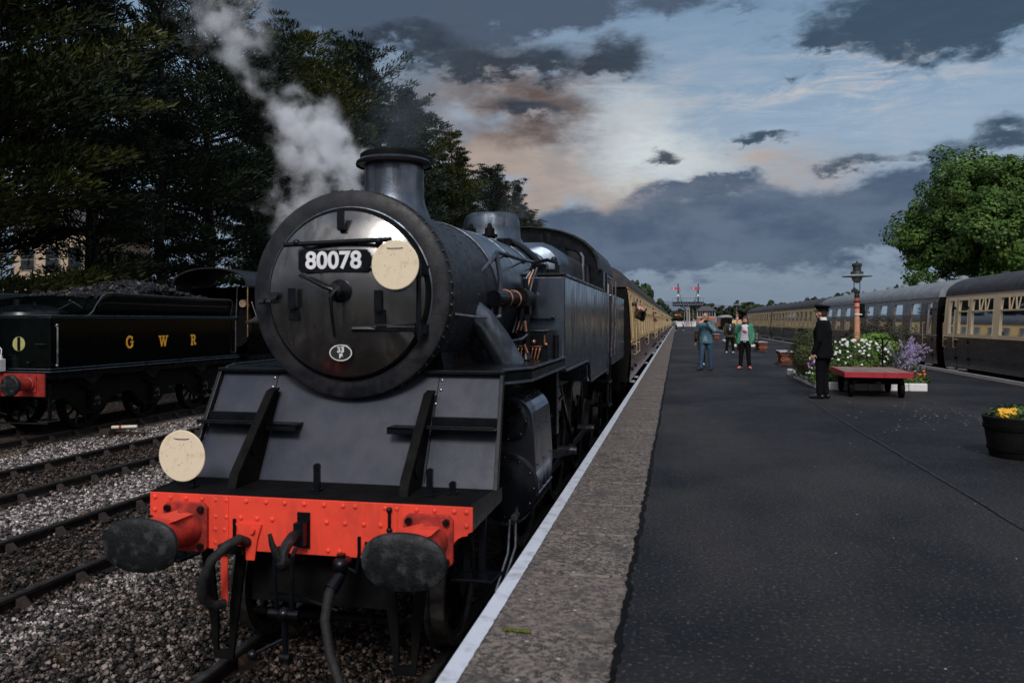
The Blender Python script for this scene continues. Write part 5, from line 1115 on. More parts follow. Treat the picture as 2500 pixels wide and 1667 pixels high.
# white lever lying by the point blades, steam plume source not modelled
pl = thing('point_lever', (-12.0, 15.6, -.92), 'white and red ground lever lying beside the tender track', 'lever')
m = MB(); m.tube([(-12.26, 15.5, -.86), (-11.72, 15.62, -.84)], .035, 10); m.build('lever_arm', mat('lever_white', (.75, .66, .55), (.6, .5, .42), 20, .6), pl)
m = MB(); m.cyl((-12.10, 15.535, -.855), (-12.05, 15.546, -.853), .038, n=10); m.build('lever_band', redd, pl)
m = MB(); m.box(-12.5, -12.26, 15.40, 15.60, -1.07, -.9); m.box(-12.6, -11.6, 15.66, 15.75, -1.08, -.98); m.build('lever_base', rustm, pl)
# ------------------------------------------------------------ people
def fuse(name, m, matl, parent, voxel, smooth=2, sub=False):
    """one continuous skin from overlapping tapered volumes"""
    o = m.build(name, matl, None, world=False, recalc=True)
    r = o.modifiers.new('r', 'REMESH'); r.mode = 'VOXEL'; r.voxel_size = voxel; r.use_smooth_shade = True
    if smooth: s = o.modifiers.new('s', 'SMOOTH'); s.factor = .5; s.iterations = smooth
    dg = bpy.context.evaluated_depsgraph_get(); dg.update(); me = bpy.data.meshes.new_from_object(o.evaluated_get(dg)); me.name = name
    o.modifiers.clear(); old = o.data; o.data = me; bpy.data.meshes.remove(old); me.polygons.foreach_set('use_smooth', [True]*len(me.polygons)); o.parent = parent
    return o
def capsule(m, p, q, r1, r2=None, n=10):
    r2 = r1 if r2 is None else r2; p, q = Vector(p), Vector(q); m.cyl(p, q, r1, r2, n); m.sph(p, r1, n, 6); m.sph(q, r2, n, 6)
def limb(m, pts, rs, n=10):
    for i in range(len(pts)-1): capsule(m, pts[i], pts[i+1], rs[i], rs[i+1], n)
def loft(m, rows, n=20):
    """rows: (cx, cy, z, rx, ry)"""
    m.rings([[(cx+rx*math.cos(2*math.pi*k/n), cy+ry*math.sin(2*math.pi*k/n), z) for k in range(n)] for cx, cy, z, rx, ry in rows], smooth=True)
DEF = dict(head=(0, -.01, 1.60), neck=(0, .015, 1.46), shl=(-.185, .01, 1.40), shr=(.185, .01, 1.40), ell=(-.235, .03, 1.12), elr=(.235, .03, 1.12),
           wrl=(-.245, -.03, .87), wrr=(.245, -.03, .87), hil=(-.09, .01, .92), hir=(.09, .01, .92), knl=(-.10, -.015, .50), knr=(.10, -.015, .50), anl=(-.11, .02, .085), anr=(.11, .02, .085),
           tol=(-.13, -.15, .03), tor=(.13, -.15, .03))
def hand(m, wr, d, up, s=1.0, curl=.5):
    """palm and five fingers leaving wrist wr along d; up = back of the hand"""
    d = Vector(d).normalized(); up = Vector(up); up = (up-d*up.dot(d)).normalized(); sd_ = d.cross(up)
    w = Vector(wr); pc = w+d*.05*s
    for k in (-1.5, -.5, .5, 1.5): capsule(m, w+d*.015*s+sd_*k*.012*s, w+d*.085*s+sd_*k*.020*s, .016*s, .0115*s, 8)
    for k, ln in ((-1.5, .062), (-.5, .075), (.5, .080), (1.5, .070)):
        a = w+d*.085*s+sd_*k*.020*s; b = a+(d*math.cos(curl*.5)-up*math.sin(curl*.5))*ln*.5*s; c = b+(d*math.cos(curl*1.5)-up*math.sin(curl*1.5))*ln*.5*s
        capsule(m, a, b, .0098*s, .009*s, 8); capsule(m, b, c, .009*s, .0075*s, 8)
    a = w+d*.03*s-sd_*.026*s; b = a+(d*.6-sd_*.8-up*.2)*.040*s; c = b+(d*.9-sd_*.3-up*.35)*.030*s
    capsule(m, a, b, .0125*s, .011*s, 8); capsule(m, b, c, .011*s, .009*s, 8)
def rotz(p, a, c=(0, 0)): x, y = p[0]-c[0], p[1]-c[1]; return (c[0]+x*math.cos(a)-y*math.sin(a), c[1]+x*math.sin(a)+y*math.cos(a), p[2])
def person(label, loc, rz, H=1.75, pose=None, top=None, trous=None, shoe=None, hair=None, hairm_=None, hem=.80, fat=1.0, yaw=0, skin=None, voxel=.012, legs=True, topkind='jumper', nod=0, handdir=None, shoes=True, group=None, sleeve=1.0, waist=1.0):
    k = H/1.75; J = dict(DEF); J.update(pose or {}); t = thing('person', loc, label, 'person', group, rz=rz); t.scale = (k, k, k)
    f = fat; hx, hy, hz = J['head']
    m = MB()
    loft(m, [(0, .02, .86, .11*f, .09*f), (0, .01, .95, .155*f, .11*f), (0, .0, 1.08, .13*f, .09*f), (0, .0, 1.25, .145*f, .095*f), (0, .01, 1.38, .145*f, .075*f), (0, .015, 1.44, .09, .06)])
    limb(m, [J['neck'], (hx*.6, hy*.5+.01, hz-.05)], [.056, .054])
    for s in 'lr':
        limb(m, [J['sh'+s], J['el'+s], J['wr'+s]], [.044, .038, .026]); limb(m, [(0, .01, 1.39), J['sh'+s]], [.05, .042])
        if legs: limb(m, [J['hi'+s], J['kn'+s], J['an'+s]], [.085*f, .055, .036]); limb(m, [J['an'+s], tuple(Vector(J['an'+s])*.55+Vector(J['to'+s])*.45)], [.036, .024])
        e, w = Vector(J['el'+s]), Vector(J['wr'+s]); d = (w-e).normalized()
        hd = (handdir or {}).get(s, (d, (1 if s == 'l' else -1, 0, 0) if abs(d.x) < .8 else (0, 0, 1), .6)); hand(m, w, *hd[:2], 1.0, hd[2])
    # head: skull, jaw, nose, chin, ears, brow
    mh = MB(); mh.sph((0, .012, .02), .092, 18, 14, (.84, 1.04, 1.08)); mh.sph((0, -.022, -.055), .062, 14, 10, (.92, .95, 1.0)); mh.sph((0, -.062, -.095), .024, 10, 8); capsule(mh, (0, -.088, .012), (0, -.108, -.024), .008, .013); mh.sph((0, -.095, -.056), .018, 10, 6, (1.3, .6, .35)); mh.sph((0, -.094, -.070), .017, 10, 6, (1.1, .6, .35))
    for s in (-1, 1): mh.sph((s*.080, .015, -.012), .026, 8, 8, (.35, .7, 1.15)); capsule(mh, (s*.012, -.082, .036), (s*.05, -.068, .036), .010); mh.sph((s*.042, -.055, -.03), .030, 8, 8)
    HM = Matrix.Translation((hx, hy, hz)) @ Matrix.Rotation(yaw, 4, 'Z') @ Matrix.Rotation(nod, 4, 'X')
    mh.xf(HM); m.add(mh.v, mh.f, True)
    body = fuse('body', m, skin or skinm, t, voxel*.75, 1)
    e = MB()
    for s in (-1, 1): e.sph((s*.032, -.076, .012), .0115, 8, 6)
    e.xf(HM); e.build('eyes', mat('eye', (.05, .035, .03), (.5, .48, .46), 90, .2), body, world=False)
    # clothes
    if trous and legs:
        m = MB(); limb(m, [(J['hil'][0], .01, .95), J['knl'], J['anl']], [.105*f, .078, .062]); limb(m, [(J['hir'][0], .01, .95), J['knr'], J['anr']], [.105*f, .078, .062])
        loft(m, [(0, .01, .80, .12*f, .095*f), (0, .01, .90, .178*f, .128*f), (0, .005, 1.03, .158*f*waist, .112*f)]); fuse('trousers', m, trous, t, voxel, 2)
    m = MB(); a = 1.0
    rows = [(0, .01, hem, .185*f, .135*f), (0, .01, hem+.03, .19*f, .14*f), (0, .005, max(hem+.06, .97), .178*f, .13*f), (0, 0, 1.10, .165*f*waist, .122*f*waist), (0, -.005, 1.26, .182*f, .130*f), (0, .005, 1.37, .188*f, .112), (0, .012, 1.44, .115, .075), (0, .015, 1.475, .066, .06)]
    loft(m, rows)
    for s in 'lr': limb(m, [J['sh'+s], J['el'+s], tuple(Vector(J['wr'+s])*.96+Vector(J['el'+s])*.04)], [.075*sleeve, .062*sleeve, .047*sleeve]); limb(m, [(0, .012, 1.36), J['sh'+s]], [.095, .073])
    if topkind == 'hood': m.sph((0, .085, 1.45), .085, 14, 8, (1.15, .7, .75))
    gar = fuse(topkind if topkind != 'hood' else 'hooded_top', m, top, t, voxel, 2)
    if legs and shoes:
        m = MB()
        for s in 'lr':
            a_, t_ = Vector(J['an'+s]), Vector(J['to'+s]); d = (t_-a_); d.z = 0; d.normalize(); b = Vector((a_.x, a_.y, a_.z-.038)) 
            limb(m, [b-d*.045, b+d*.06, b+d*.165+Vector((0, 0, -.012))], [.046, .045, .034])
        fuse('shoes', m, shoe, t, .010, 1)
    if hair:
        m = MB(); hair(m); m.xf(HM); fuse('hair', m, hairm_ or hairm, t, .010, 1)
    return t, body, gar, HM, J
def short_hair(m): m.sph((0, .03, .045), .094, 16, 12, (.92, 1.0, .92)); m.sph((0, .06, -.01), .07, 12, 8, (1.05, .75, 1.1))
def long_hair(m):
    m.sph((0, .028, .045), .100, 16, 12, (.95, 1.02, .95)); m.sph((0, .06, -.03), .085, 14, 10, (1.1, .8, 1.6))
    for s in (-1, 1): limb(m, [(s*.080, .02, .04), (s*.092, .01, -.08), (s*.088, -.01, -.21)], [.028, .032, .022]); capsule(m, (s*.02, -.072, .070), (s*.07, -.045, .05), .020, .02)
    capsule(m, (-.02, -.075, .07), (.02, -.075, .07), .02)
# man in a teal hooded top, photographing the train
teal = cloth('teal_cotton', (.050, .115, .155), (.075, .155, .20)); tealp = cloth('pale_teal_cotton', (.20, .27, .33), (.13, .20, .26)); jeans = cloth('blue_denim', (.030, .058, .105), (.06, .10, .165), lo=.4, hi=.7)
darkshoe = mat('dark_shoe', (.02, .018, .018), (.035, .03, .03), 12, .6)
t, body, gar, HM, J = person('man in a teal hooded top and jeans raising a phone to his face', (.88, 24.9, 0), R(-14), 1.77,
    dict(head=(-.01, -.035, 1.605), ell=(-.24, -.18, 1.20), elr=(.27, -.14, 1.19), wrl=(-.15, -.36, 1.40), wrr=(.06, -.31, 1.46), anl=(-.15, -.06, .085), tol=(-.22, -.20, .03), knl=(-.12, -.05, .5), anr=(.13, .08, .085), tor=(.12, -.08, .03), knr=(.12, .02, .5)),
    teal, jeans, darkshoe, short_hair, hairg, hem=.80, fat=1.12, yaw=R(-22), topkind='hood', nod=0,
    handdir={'l': ((.55, -.05, .35), (-.5, -.8, .2), 1.0), 'r': ((-.75, -.2, .30), (.3, -.8, .4), 1.1)}, voxel=.011)
m = MB(); loft(m, [(0, -.035, .86, .13, .12), (0, -.035, .96, .115, .118), (0, -.03, 1.05, .075, .11)]); fuse('front_pocket', m, tealp, gar, .012, 1)
m = MB()
for s, ofs in (('l', .0), ('r', .0)): limb(m, [tuple(Vector(J['el'+s])*.85+Vector(J['sh'+s])*.15), J['el'+s], tuple(Vector(J['wr'+s])*.93+Vector(J['el'+s])*.07)], [.072, .071, .052])
fuse('sleeve_panel', m, tealp, gar, .012, 1)
m = MB(); m.cbox((-.035, -.055+.0, .02-.0), (.0, .0, .0)) if 0 else None
for s in (-1, 1): m.tube([(s*.032+.024*math.cos(a), -.095, .010+.018*math.sin(a)) for a in np.linspace(0, 6.283, 13)], .003, 6)
m.tube([(-.01, -.098, .012), (.01, -.098, .012)], .003, 6)
for s in (-1, 1): m.tube([(s*.056, -.093, .012), (s*.080, -.03, .012), (s*.082, .01, .005)], .003, 6)
m.xf(HM); m.build('glasses', mat('specs_red', (.10, .02, .02), None, 8, .4), body, world=False)
phone = thing('phone', (.84, 24.45, 1.45), 'dark phone held up by the man in teal', 'phone', rz=R(-14))
m = MB(); m.box(-.055, .085, -.006, .004, .0, .072); m.build('phone_case', mat('phone_black', (.01, .01, .012), None, 8, .2), phone, world=False, bevel=.006)
m = MB(); m.box(-.048, .078, .0042, .0052, .006, .066); m.build('phone_screen', glassd, phone, world=False)
# woman in a green cardigan
green = cloth('green_knit', (.045, .19, .12), (.075, .25, .165)); blackc = cloth('black_cloth', (.003, .0035, .0045), (.007, .007, .008))
def stripes():
    M = bpy.data.materials.new('striped_jersey'); M.use_nodes = True; g = G(M.node_tree); tc = g.n('ShaderNodeTexCoord').outputs['Object']
    p = g.n('ShaderNodeBsdfPrincipled'); o = g.n('ShaderNodeOutputMaterial'); g.link(p.outputs[0], o.inputs[0]); sp = g.n('ShaderNodeSeparateXYZ'); g.link(tc, sp.inputs[0])
    s = g.ramp(g.m('SINE', g.m('MULTIPLY', sp.outputs[2], 180)), .2, .8); lim = g.ramp(sp.outputs[2], 1.30, 1.28)
    g.link(g.mix(g.m('MULTIPLY', s, lim), (.55, .54, .60), (.16, .16, .22)), p.inputs['Base Color']); p.inputs['Roughness'].default_value = .9; return M
t, body, gar, HM, J = person('woman in a green cardigan, striped top and pink shoes taking a photo', (2.09, 25.9, 0), R(-8), 1.66,
    dict(head=(.01, -.02, 1.60), ell=(-.25, -.12, 1.20), wrl=(-.13, -.30, 1.45), elr=(.25, .05, 1.12), wrr=(.24, -.10, .92), anl=(-.14, .0, .085), tol=(-.20, -.15, .03), anr=(.14, .0, .085), tor=(.20, -.15, .03), knl=(-.11, -.01, .5), knr=(.11, -.01, .5)),
    stripes(), blackc, mat('pink_shoe', (.62, .16, .17), (.75, .22, .22), 15, .6), long_hair, mat('auburn_hair', (.055, .022, .014), (.09, .04, .025), 40, .45, stretch=(3, 3, .5), bump=.4), hem=.92, fat=1.22, topkind='jersey',
    handdir={'l': ((.5, .0, .6), (-.6, -.8, .1), 1.1), 'r': ((-.2, -.1, -.9), (1, 0, 0), .5)}, voxel=.011)
m = MB()
for s, sg in (('l', -1), ('r', 1)):
    limb(m, [J['sh'+s], J['el'+s], tuple(Vector(J['wr'+s])*.93+Vector(J['el'+s])*.07)], [.087, .078, .06]); limb(m, [(sg*.09, .02, 1.42), J['sh'+s]], [.07, .08])
    limb(m, [(sg*.135, -.09, 1.36), (sg*.175, -.11, 1.1), (sg*.20, -.10, .86)], [.055, .06, .06]); limb(m, [(sg*.18, .0, 1.34), (sg*.215, .0, 1.1), (sg*.225, .01, .86)], [.06, .065, .07]); limb(m, [(sg*.1, .09, 1.38), (sg*.13, .11, 1.1), (sg*.14, .12, .86)], [.06, .08, .085])
limb(m, [(0, .08, 1.42), (0, .11, 1.1), (0, .12, .86)], [.07, .09, .095]); fuse('cardigan', m, green, t, .012, 2)
m = MB(); m.sph((-.01, -.175, 1.235), .042, 12, 8, (1.3, .35, .75)); m.sph((.035, -.178, 1.21), .036, 12, 8, (1.2, .35, .8)); fuse('pink_print', m, mat('pink_print', (.65, .02, .10), None, 9, .8), gar, .008, 1)
m = MB()
for s in (-.02, .03): m.tube([(s, -.16, .93), (s+.005, -.165, .87)], .006, 6)
m.build('drawstring', whitep, t, world=False)
m = MB(); m.box(-.30, -.14, -.22, -.03, .010, .028); m.box(.14, .30, -.22, -.03, .010, .028); 
ph2 = thing('phone', (2.05, 25.53, 1.40), 'black camera phone held up by the woman in green', 'phone', rz=R(-8))
m = MB(); m.box(-.075, .045, -.008, .008, -.01, .055); m.cyl((-.0, -.008, .03), (-.0, -.03, .03), .022, n=14); m.build('camera_body', MATS['phone_black'], ph2, world=False, bevel=.005)
# person with a rucksack seen from behind
olive = cloth('olive_coat', (.048, .045, .034), (.07, .062, .045))
t, body, gar, HM, J = person('person in an olive coat and black trousers with a black rucksack, back turned', (2.42, 38.2, 0), R(172), 1.66,
    dict(anl=(-.16, .02, .085), anr=(.17, .0, .085), knl=(-.13, 0, .5), knr=(.13, 0, .5), tol=(-.2, -.15, .03), tor=(.2, -.15, .03)), olive, blackc, mat('white_shoe', (.6, .6, .6), (.45, .45, .45), 12, .6), None, hem=.78, fat=1.15, topkind='coat')
m = MB(); m.sph((0, .03, .01), .118, 16, 12, (1.0, 1.05, 1.2)); m.sph((0, .05, -.11), .10, 12, 10, (1.1, .8, .9)); m.xf(HM); fuse('hood', m, blackc, t, .012, 1)
bag = thing('rucksack', (2.42, 38.2, 1.0), 'shiny black rucksack on the back of the person in olive', 'rucksack', rz=R(172))
m = MB(); m.sph((-.02, .20, .13), .17, 16, 12, (.95, .55, 1.45)); fuse('bag_body', m, mat('shiny_black', (.012, .013, .017), (.03, .03, .035), 8, .25, coat=.3), bag, .012, 1)
m = MB(); m.sph((-.02, .29, .12), .05, 10, 8, (.7, .3, 1.6)); m.build('bag_badge', mat('reflective_patch', (.55, .55, .58), (.2, .2, .22), 20, .3), bag, world=False)
# person mostly hidden behind the man in teal
t, body, gar, HM, J = person('person in a dark patterned coat half hidden behind the man in teal', (.86, 27.6, 0), R(180), 1.62, dict(anl=(-.02, .02, .085), anr=(.06, -.05, .085), knl=(-.02, 0, .5), knr=(.05, 0, .5), hil=(-.06, .01, .92), hir=(.06, .01, .92), tol=(.0, -.13, .03), tor=(.08, -.2, .03), ell=(-.27, .06, 1.1), wrl=(-.29, .08, .85)),
    cloth('dark_patterned', (.018, .017, .013), (.05, .042, .02)), blackc, MATS['white_shoe'], short_hair, hem=.55, fat=.95, topkind='coat')
hb = thing('shoulder_bag', (.86, 27.6, .95), 'small dark bag with bright brass fittings beside the hidden person', 'bag', rz=R(180))
m = MB(); m.sph((.21, .03, .0), .10, 12, 8, (.6, 1.0, 1.3)); fuse('bag_body', m, cloth('brown_bag', (.05, .03, .015)), hb, .012, 1)
m = MB(); m.sph((.20, -.0, .16), .02); m.sph((.22, .06, .10), .02); m.sph((.26, .03, .21), .018); m.build('bag_clasp', brassm, hb, world=False)
# station officer in black uniform and peaked cap
blk = cloth('uniform_black', (.003, .0036, .005), (.005, .0055, .007))
t, body, gar, HM, J = person('station officer in black uniform and peaked cap facing away towards the train', (2.76, 16.25, 0), R(-118), 1.80,
    dict(head=(.0, -.03, 1.60), ell=(-.25, .02, 1.12), elr=(.26, .02, 1.10), wrl=(-.24, -.08, .88), wrr=(.25, -.09, .86), anl=(-.07, .03, .085), anr=(.08, -.03, .085), tol=(-.09, -.16, .03), tor=(.10, -.21, .03), knl=(-.08, 0, .5), knr=(.08, -.03, .5)),
    blk, blk, mat('polished_black', (.006, .006, .007), (.012, .012, .013), 9, .22, coat=.4), short_hair, mat('brown_hair', (.045, .020, .012), (.07, .035, .02), 40, .5), hem=.76, fat=1.26, topkind='jacket', yaw=R(-10), nod=R(-4), voxel=.010,
    handdir={'l': ((.05, -.25, -.95), (-1, -.0, 0), .8), 'r': ((-.05, -.2, -.95), (1, 0, 0), .8)})
m = MB(); loft(m, [(0, .012, 1.455, .074, .068), (0, .008, 1.50, .066, .062), (0, .005, 1.525, .063, .060)]); fuse('shirt_collar', m, whitep, gar, .008, 1)
m = MB(); m.rings([[(.098*k*math.cos(a), .018+.118*k*math.sin(a), z+dz_*math.sin(a)) for a in np.linspace(0, 2*math.pi, 29)[:-1]] for k, z, dz_ in ((.93, .045, .0), (.95, .095, .006), (1.22, .118, .004), (1.30, .132, -.0), (1.22, .148, -.006), (.6, .156, -.004), (.02, .156, 0))], smooth=True)
m.xf(HM); cap = m.build('peaked_cap', blk, t, world=False)
m = MB(); m.rings([[(.094*math.cos(a)*.98, -.03-.070*abs(math.sin(a))**.8*k-.045, .052-.022*k*abs(math.sin(a))) for a in np.linspace(math.pi, 2*math.pi, 13)] for k in (.2, .6, 1.0)], closed=False, cap0=False, cap1=False); m.add([(v[0], v[1], v[2]-.004) for v in m.v], [tuple(reversed(f)) for f in m.f], True)
m.xf(HM); m.build('cap_peak', MATS['polished_black'], cap, world=False, recalc=False)
m = MB(); m.tube([(.094*math.cos(a), .018+.112*math.sin(a), .060) for a in np.linspace(math.pi+.3, 2*math.pi-.3, 13)], .005, 6); m.sph((0, -.104, .09), .014, 8, 6, (1, .4, 1)); m.xf(HM); m.build('cap_badge', steelm, cap, world=False)
# two passengers leaning out of the first coach, one further along, and the driver
t, *_ = person('passenger in a green cap leaning out of the near coach with a camera', (CX+1.16, 20.55, .36), R(62), 1.72, dict(head=(.02, -.20, 1.54), neck=(.0, -.12, 1.44), elr=(.30, -.30, 1.20), wrr=(.12, -.46, 1.42), ell=(-.22, -.28, 1.22), wrl=(-.02, -.46, 1.42)), cloth('dark_olive', (.018, .017, .012), (.04, .035, .025)), None, None, short_hair, hem=.95, fat=1.0, legs=False, yaw=R(-40), handdir={'r': ((-.6, -.1, .5), (.4, -.8, .3), 1.0), 'l': ((.6, -.1, .5), (-.4, -.8, .3), 1.0)}, topkind='jacket', voxel=.013)
HMc = Matrix.Translation((.02, -.20, 1.54)) @ Matrix.Rotation(R(-40), 4, 'Z')
m = MB(); m.sph((0, .02, .055), .105, 16, 10, (.9, 1.0, .82)); m.sph((0, -.10, .055), .06, 12, 8, (1.1, 1.0, .16)); m.xf(HMc); fuse('cap', m, cloth('cap_green', (.055, .085, .06), (.04, .065, .05)), t, .009, 1)
t, *_ = person('dark-haired passenger leaning out just behind the passenger in the green cap', (CX+1.10, 21.15, .50), R(58), 1.74, dict(head=(.02, -.22, 1.56), neck=(.0, -.13, 1.44), elr=(.28, -.28, 1.18), wrr=(.10, -.42, 1.36), ell=(-.22, -.2, 1.2), wrl=(-.05, -.40, 1.32)), cloth('brown_jacket', (.06, .035, .025), (.09, .055, .04)), None, None, short_hair, mat('near_black_hair', (.02, .008, .007), None, 30, .5), hem=.95, legs=False, yaw=R(-35), topkind='jacket', voxel=.013)
t, *_ = person('passenger in pink looking out of the far end of the first coach', (CX+1.14, 36.9, .42), R(60), 1.72, dict(head=(.02, -.22, 1.56), neck=(.0, -.13, 1.44), ell=(-.22, -.25, 1.15), wrl=(-.1, -.42, 1.05), elr=(.22, -.25, 1.15), wrr=(.1, -.42, 1.0)), cloth('plum_top', (.12, .04, .06), (.05, .02, .03)), None, None, long_hair, hem=.95, legs=False, topkind='jumper', voxel=.015)
t, *_ = person('passenger in black leaning out of the fourth coach', (CX+1.14, 84.5, .42), R(60), 1.76, dict(head=(.02, -.22, 1.56), neck=(.0, -.13, 1.44), ell=(-.22, -.25, 1.15), wrl=(-.1, -.42, 1.05), elr=(.22, -.25, 1.15), wrr=(.1, -.42, 1.0)), blackc, None, None, short_hair, hem=.95, legs=False, topkind='jacket', voxel=.02)
t, *_ = person('driver in a blue jacket and dark cap at the cab doorway', (CX+1.02, 14.55, .20), R(50), 1.74, dict(head=(.02, -.16, 1.56), neck=(.0, -.10, 1.44)), cloth('driver_blue', (.02, .05, .09), (.03, .07, .12)), blackc, darkshoe, short_hair, hem=.8, topkind='jacket', legs=False, yaw=R(-20), voxel=.014)
m = MB(); m.sph((.02, -.15, 1.64), .11, 14, 8, (.95, 1.05, .5)); m.sph((.02, -.27, 1.615), .06, 10, 6, (1.1, .9, .2)); fuse('cap', m, MATS['shiny_black'], t, .012, 1)
# two people stooping near the platform end
for i, (x, y, lb) in enumerate(((-.05, 124, 'person in a white shirt and black shorts bending over near the platform end'), (1.0, 128, 'person in pale top and black trousers stooping beside the one in black shorts'))):
    t, *_ = person(lb, (x, y, 0), R(-70+160*i), 1.75, dict(head=(0, -.30, 1.42), neck=(0, -.15, 1.38)), cloth('pale_shirt', (.62, .62, .64), (.5, .5, .52)), blackc, MATS['white_shoe'], short_hair, hem=.9, topkind='shirt', voxel=.03)
# ------------------------------------------------------------ platform furniture
postred = mat('post_salmon', (.62, .31, .21), (.50, .22, .14), 4, .5, bump=.08); postred2 = mat('post_dark_red', (.30, .05, .04), (.22, .04, .03), 8, .5)
lampgr = mat('lamp_green', (.016, .026, .022), (.030, .040, .034), 8, .35, .5); globem = mat('lamp_globe', (.42, .44, .45), (.30, .32, .33), 5, .15)
def lamp_post(loc, label, rz=0, zs=1.0):
    t = thing('lamp_post', loc, label, 'lamp post', 'old green-topped lamp posts on the platform', rz=rz); x, y = 0, 0
    m = MB(); m.lathe([(.13, 0), (.13, .22), (.10, .28), (.075, .42), (.066, 1.2), (.056, 1.95)], (x, y, 0), 'z', 10, smooth=False); p = m.build('post', postred, t, world=False)
    m = MB(); m.lathe([(.058, 1.80), (.068, 1.81), (.068, 1.83), (.058, 1.84)], (x, y, 0), 'z', 16); m.lathe([(.055, 1.93), (.07, 1.95), (.088, 1.975), (.07, 2.0), (.055, 2.03), (.05, 2.06)], (x, y, 0), 'z', 20); m.build('post_collar', postred2, p, world=False)
    m = MB(); m.lathe([(.05, 2.05), (.062, 2.07), (.06, 2.12), (.055, 2.15), (.068, 2.17), (.068, 2.20), (.03, 2.22)], (x, y, 0), 'z', 16)
    for s in (-1, 1): m.tube([(s*.066, 0, 2.18), (s*.066, 0, 2.575)], .010, 8)
    m.build('bracket', lampgr, t, world=False)
    m = MB(); m.lathe([(.01, 2.405), (.06, 2.42), (.10, 2.465), (.125, 2.53), (.125, 2.57)], (x, y, 0), 'z', 20); m.build('globe', globem, t, world=False)
    m = MB(); m.lathe([(.34, 2.565), (.345, 2.573), (.25, 2.60), (.16, 2.615), (.13, 2.62), (.12, 2.59), (.25, 2.575), (.335, 2.560)], (x, y, 0), 'z', 36); m.build('shade', mat('shade_enamel', (.34, .38, .36), (.25, .29, .28), 5, .3), t, world=False)
    m = MB(); m.lathe([(.145, 2.61), (.145, 2.67), (.135, 2.685), (.095, 2.69), (.092, 2.80), (.115, 2.81), (.115, 2.87), (.10, 2.882), (.04, 2.885), (.025, 2.92), (.010, 2.945)], (x, y, 0), 'z', 24); m.build('lamp_top', lampgr, t, world=False)
    return t
l1 = lamp_post((4.26, 20.5, 0), 'near lamp post with salmon column rising out of the nearest flower bed')
m = MB(); m.box(-.06, .10, -.08, .0, 1.64, 1.665); m.tube([(.05, 0, 1.65), (.1, .05, 1.65)], .015); m.build('post_bracket', whitep, l1, world=False)
m = MB(); m.box(.05, .17, .02, .22, 1.58, 1.90); m.box(.04, .18, .0, .02, 1.57, 1.91); m.build('loudspeaker', flatb, l1, world=False)
reindex()
l2 = copy_tree(l1, None, (4.05, 56.2, 0), 0, 'far lamp post standing in the second flower bed behind the rucksack wearer')
# trolley
tr = thing('luggage_trolley', (3.86, 17.4, 0), 'flat platform trolley with a planked top and red painted edges', 'trolley', rz=R(-2.5))
plank = wood('grey_planks', (.26, .19, .165), (.17, .125, .11)); redt = mat('trolley_red', (.36, .025, .035), (.26, .02, .028), 7, .5, bump=.1, lo=.45, hi=.75)
m = MB()
for i in range(6): m.box(-.60+i*.20, -.60+i*.20+.194, -.92, .92, .478, .506)
m.build('deck', plank, tr, world=False, bevel=.003)['kind'] = 'stuff'
for n_, b in (('side_rail', (-.63, -.60, -.95, .95, .40, .51)), ('side_rail', (.60, .63, -.95, .95, .40, .51)), ('end_rail', (-.63, .63, -.95, -.92, .40, .508)), ('end_rail', (-.63, .63, .92, .95, .40, .508))):
    m = MB(); m.box(*b); m.build(n_, redt, tr, world=False, bevel=.004)
m = MB(); m.box(-.45, -.38, -.85, .85, .30, .42); m.box(.38, .45, -.85, .85, .30, .42); m.box(-.5, .5, -.66, -.58, .26, .34); m.box(-.5, .5, .58, .66, .26, .34); m.build('chassis', flatb, tr, world=False)
for x in (-.46, .46):
    for y in (-.62, .62):
        m = MB(); r = .17 if y < 0 else .17; m.lathe([(r, -.035), (r+.004, 0), (r, .035), (r-.03, .035), (r-.035, .0), (.05, .02), (.05, .045), (.001, .045)], (x, y, .175), 'x', 26); m.lathe([(r, -.035), (r-.03, -.035), (r-.035, 0), (.001, -.03)], (x, y, .175), 'x', 26); m.build('wheel', rubberm if 0 else flatb, tr, world=False)
m = MB(); m.tube([(-.08, -.7, .28), (-.03, -.86, .30), (.03, -.86, .30), (.08, -.7, .28)], .02); m.build('draw_bar', flatb, tr, world=False)
# benches with cast ends
benchr = mat('bench_red', (.065, .020, .014), (.10, .030, .020), 8, .5); orng = mat('bench_letter', (.34, .12, .055), (.28, .09, .04), 8, .5); slatw = mat('bench_seat', (.46, .42, .43), (.34, .31, .32), 7, .7, stretch=(.3, 2, 2))
def bench(loc, rz, label, back=True):
    t = thing('bench', loc, label, 'bench', 'benches with cast-iron ends', rz=rz)
    for i in range(4):
        m = MB(); m.box(-.85, .85, -.20+i*.115, -.20+i*.115+.10, .455, .48); m.build('seat_slat', slatw, t, world=False, bevel=.006)
    if back:
        for i in range(2): m = MB(); m.box(-.85, .85, .30, .325, .62+i*.16, .74+i*.16); m.build('back_slat', slatw, t, world=False, bevel=.006)
    for s in (-1, 1):
        m = MB(); pl_ = [(-.27, 0), (-.20, .045), (-.13, .09), (-.10, .2), (-.13, .32), (-.24, .43), (-.24, .465), (.27, .465), (.27, .43), (.18, .32), (.15, .2), (.18, .09), (.24, .045), (.31, 0), (.24, 0), (.20, .03), (-.16, .03), (-.20, 0)]
        m.prism(pl_, 'x', s*.80-.018, s*.80+.018)
        if back: m.prism([(.23, .46), (.28, .46), (.36, .92), (.33, .94)], 'x', s*.80-.018, s*.80+.018)
        e = m.build('cast_end', benchr, t, world=False, bevel=.004)
        m = MB(); m.text('GWR', .17, Matrix.Translation((s*.822, .02, .22)) @ Matrix.Rotation(R(90)*s, 4, 'Z') @ Matrix.Rotation(R(90), 4, 'X'), .003, .004); m.build('cast_letters', orng, e, world=False)
    return t
b1 = bench((4.05, 40.6, 0), R(92), 'bench behind the woman in green, its cast end facing the camera')
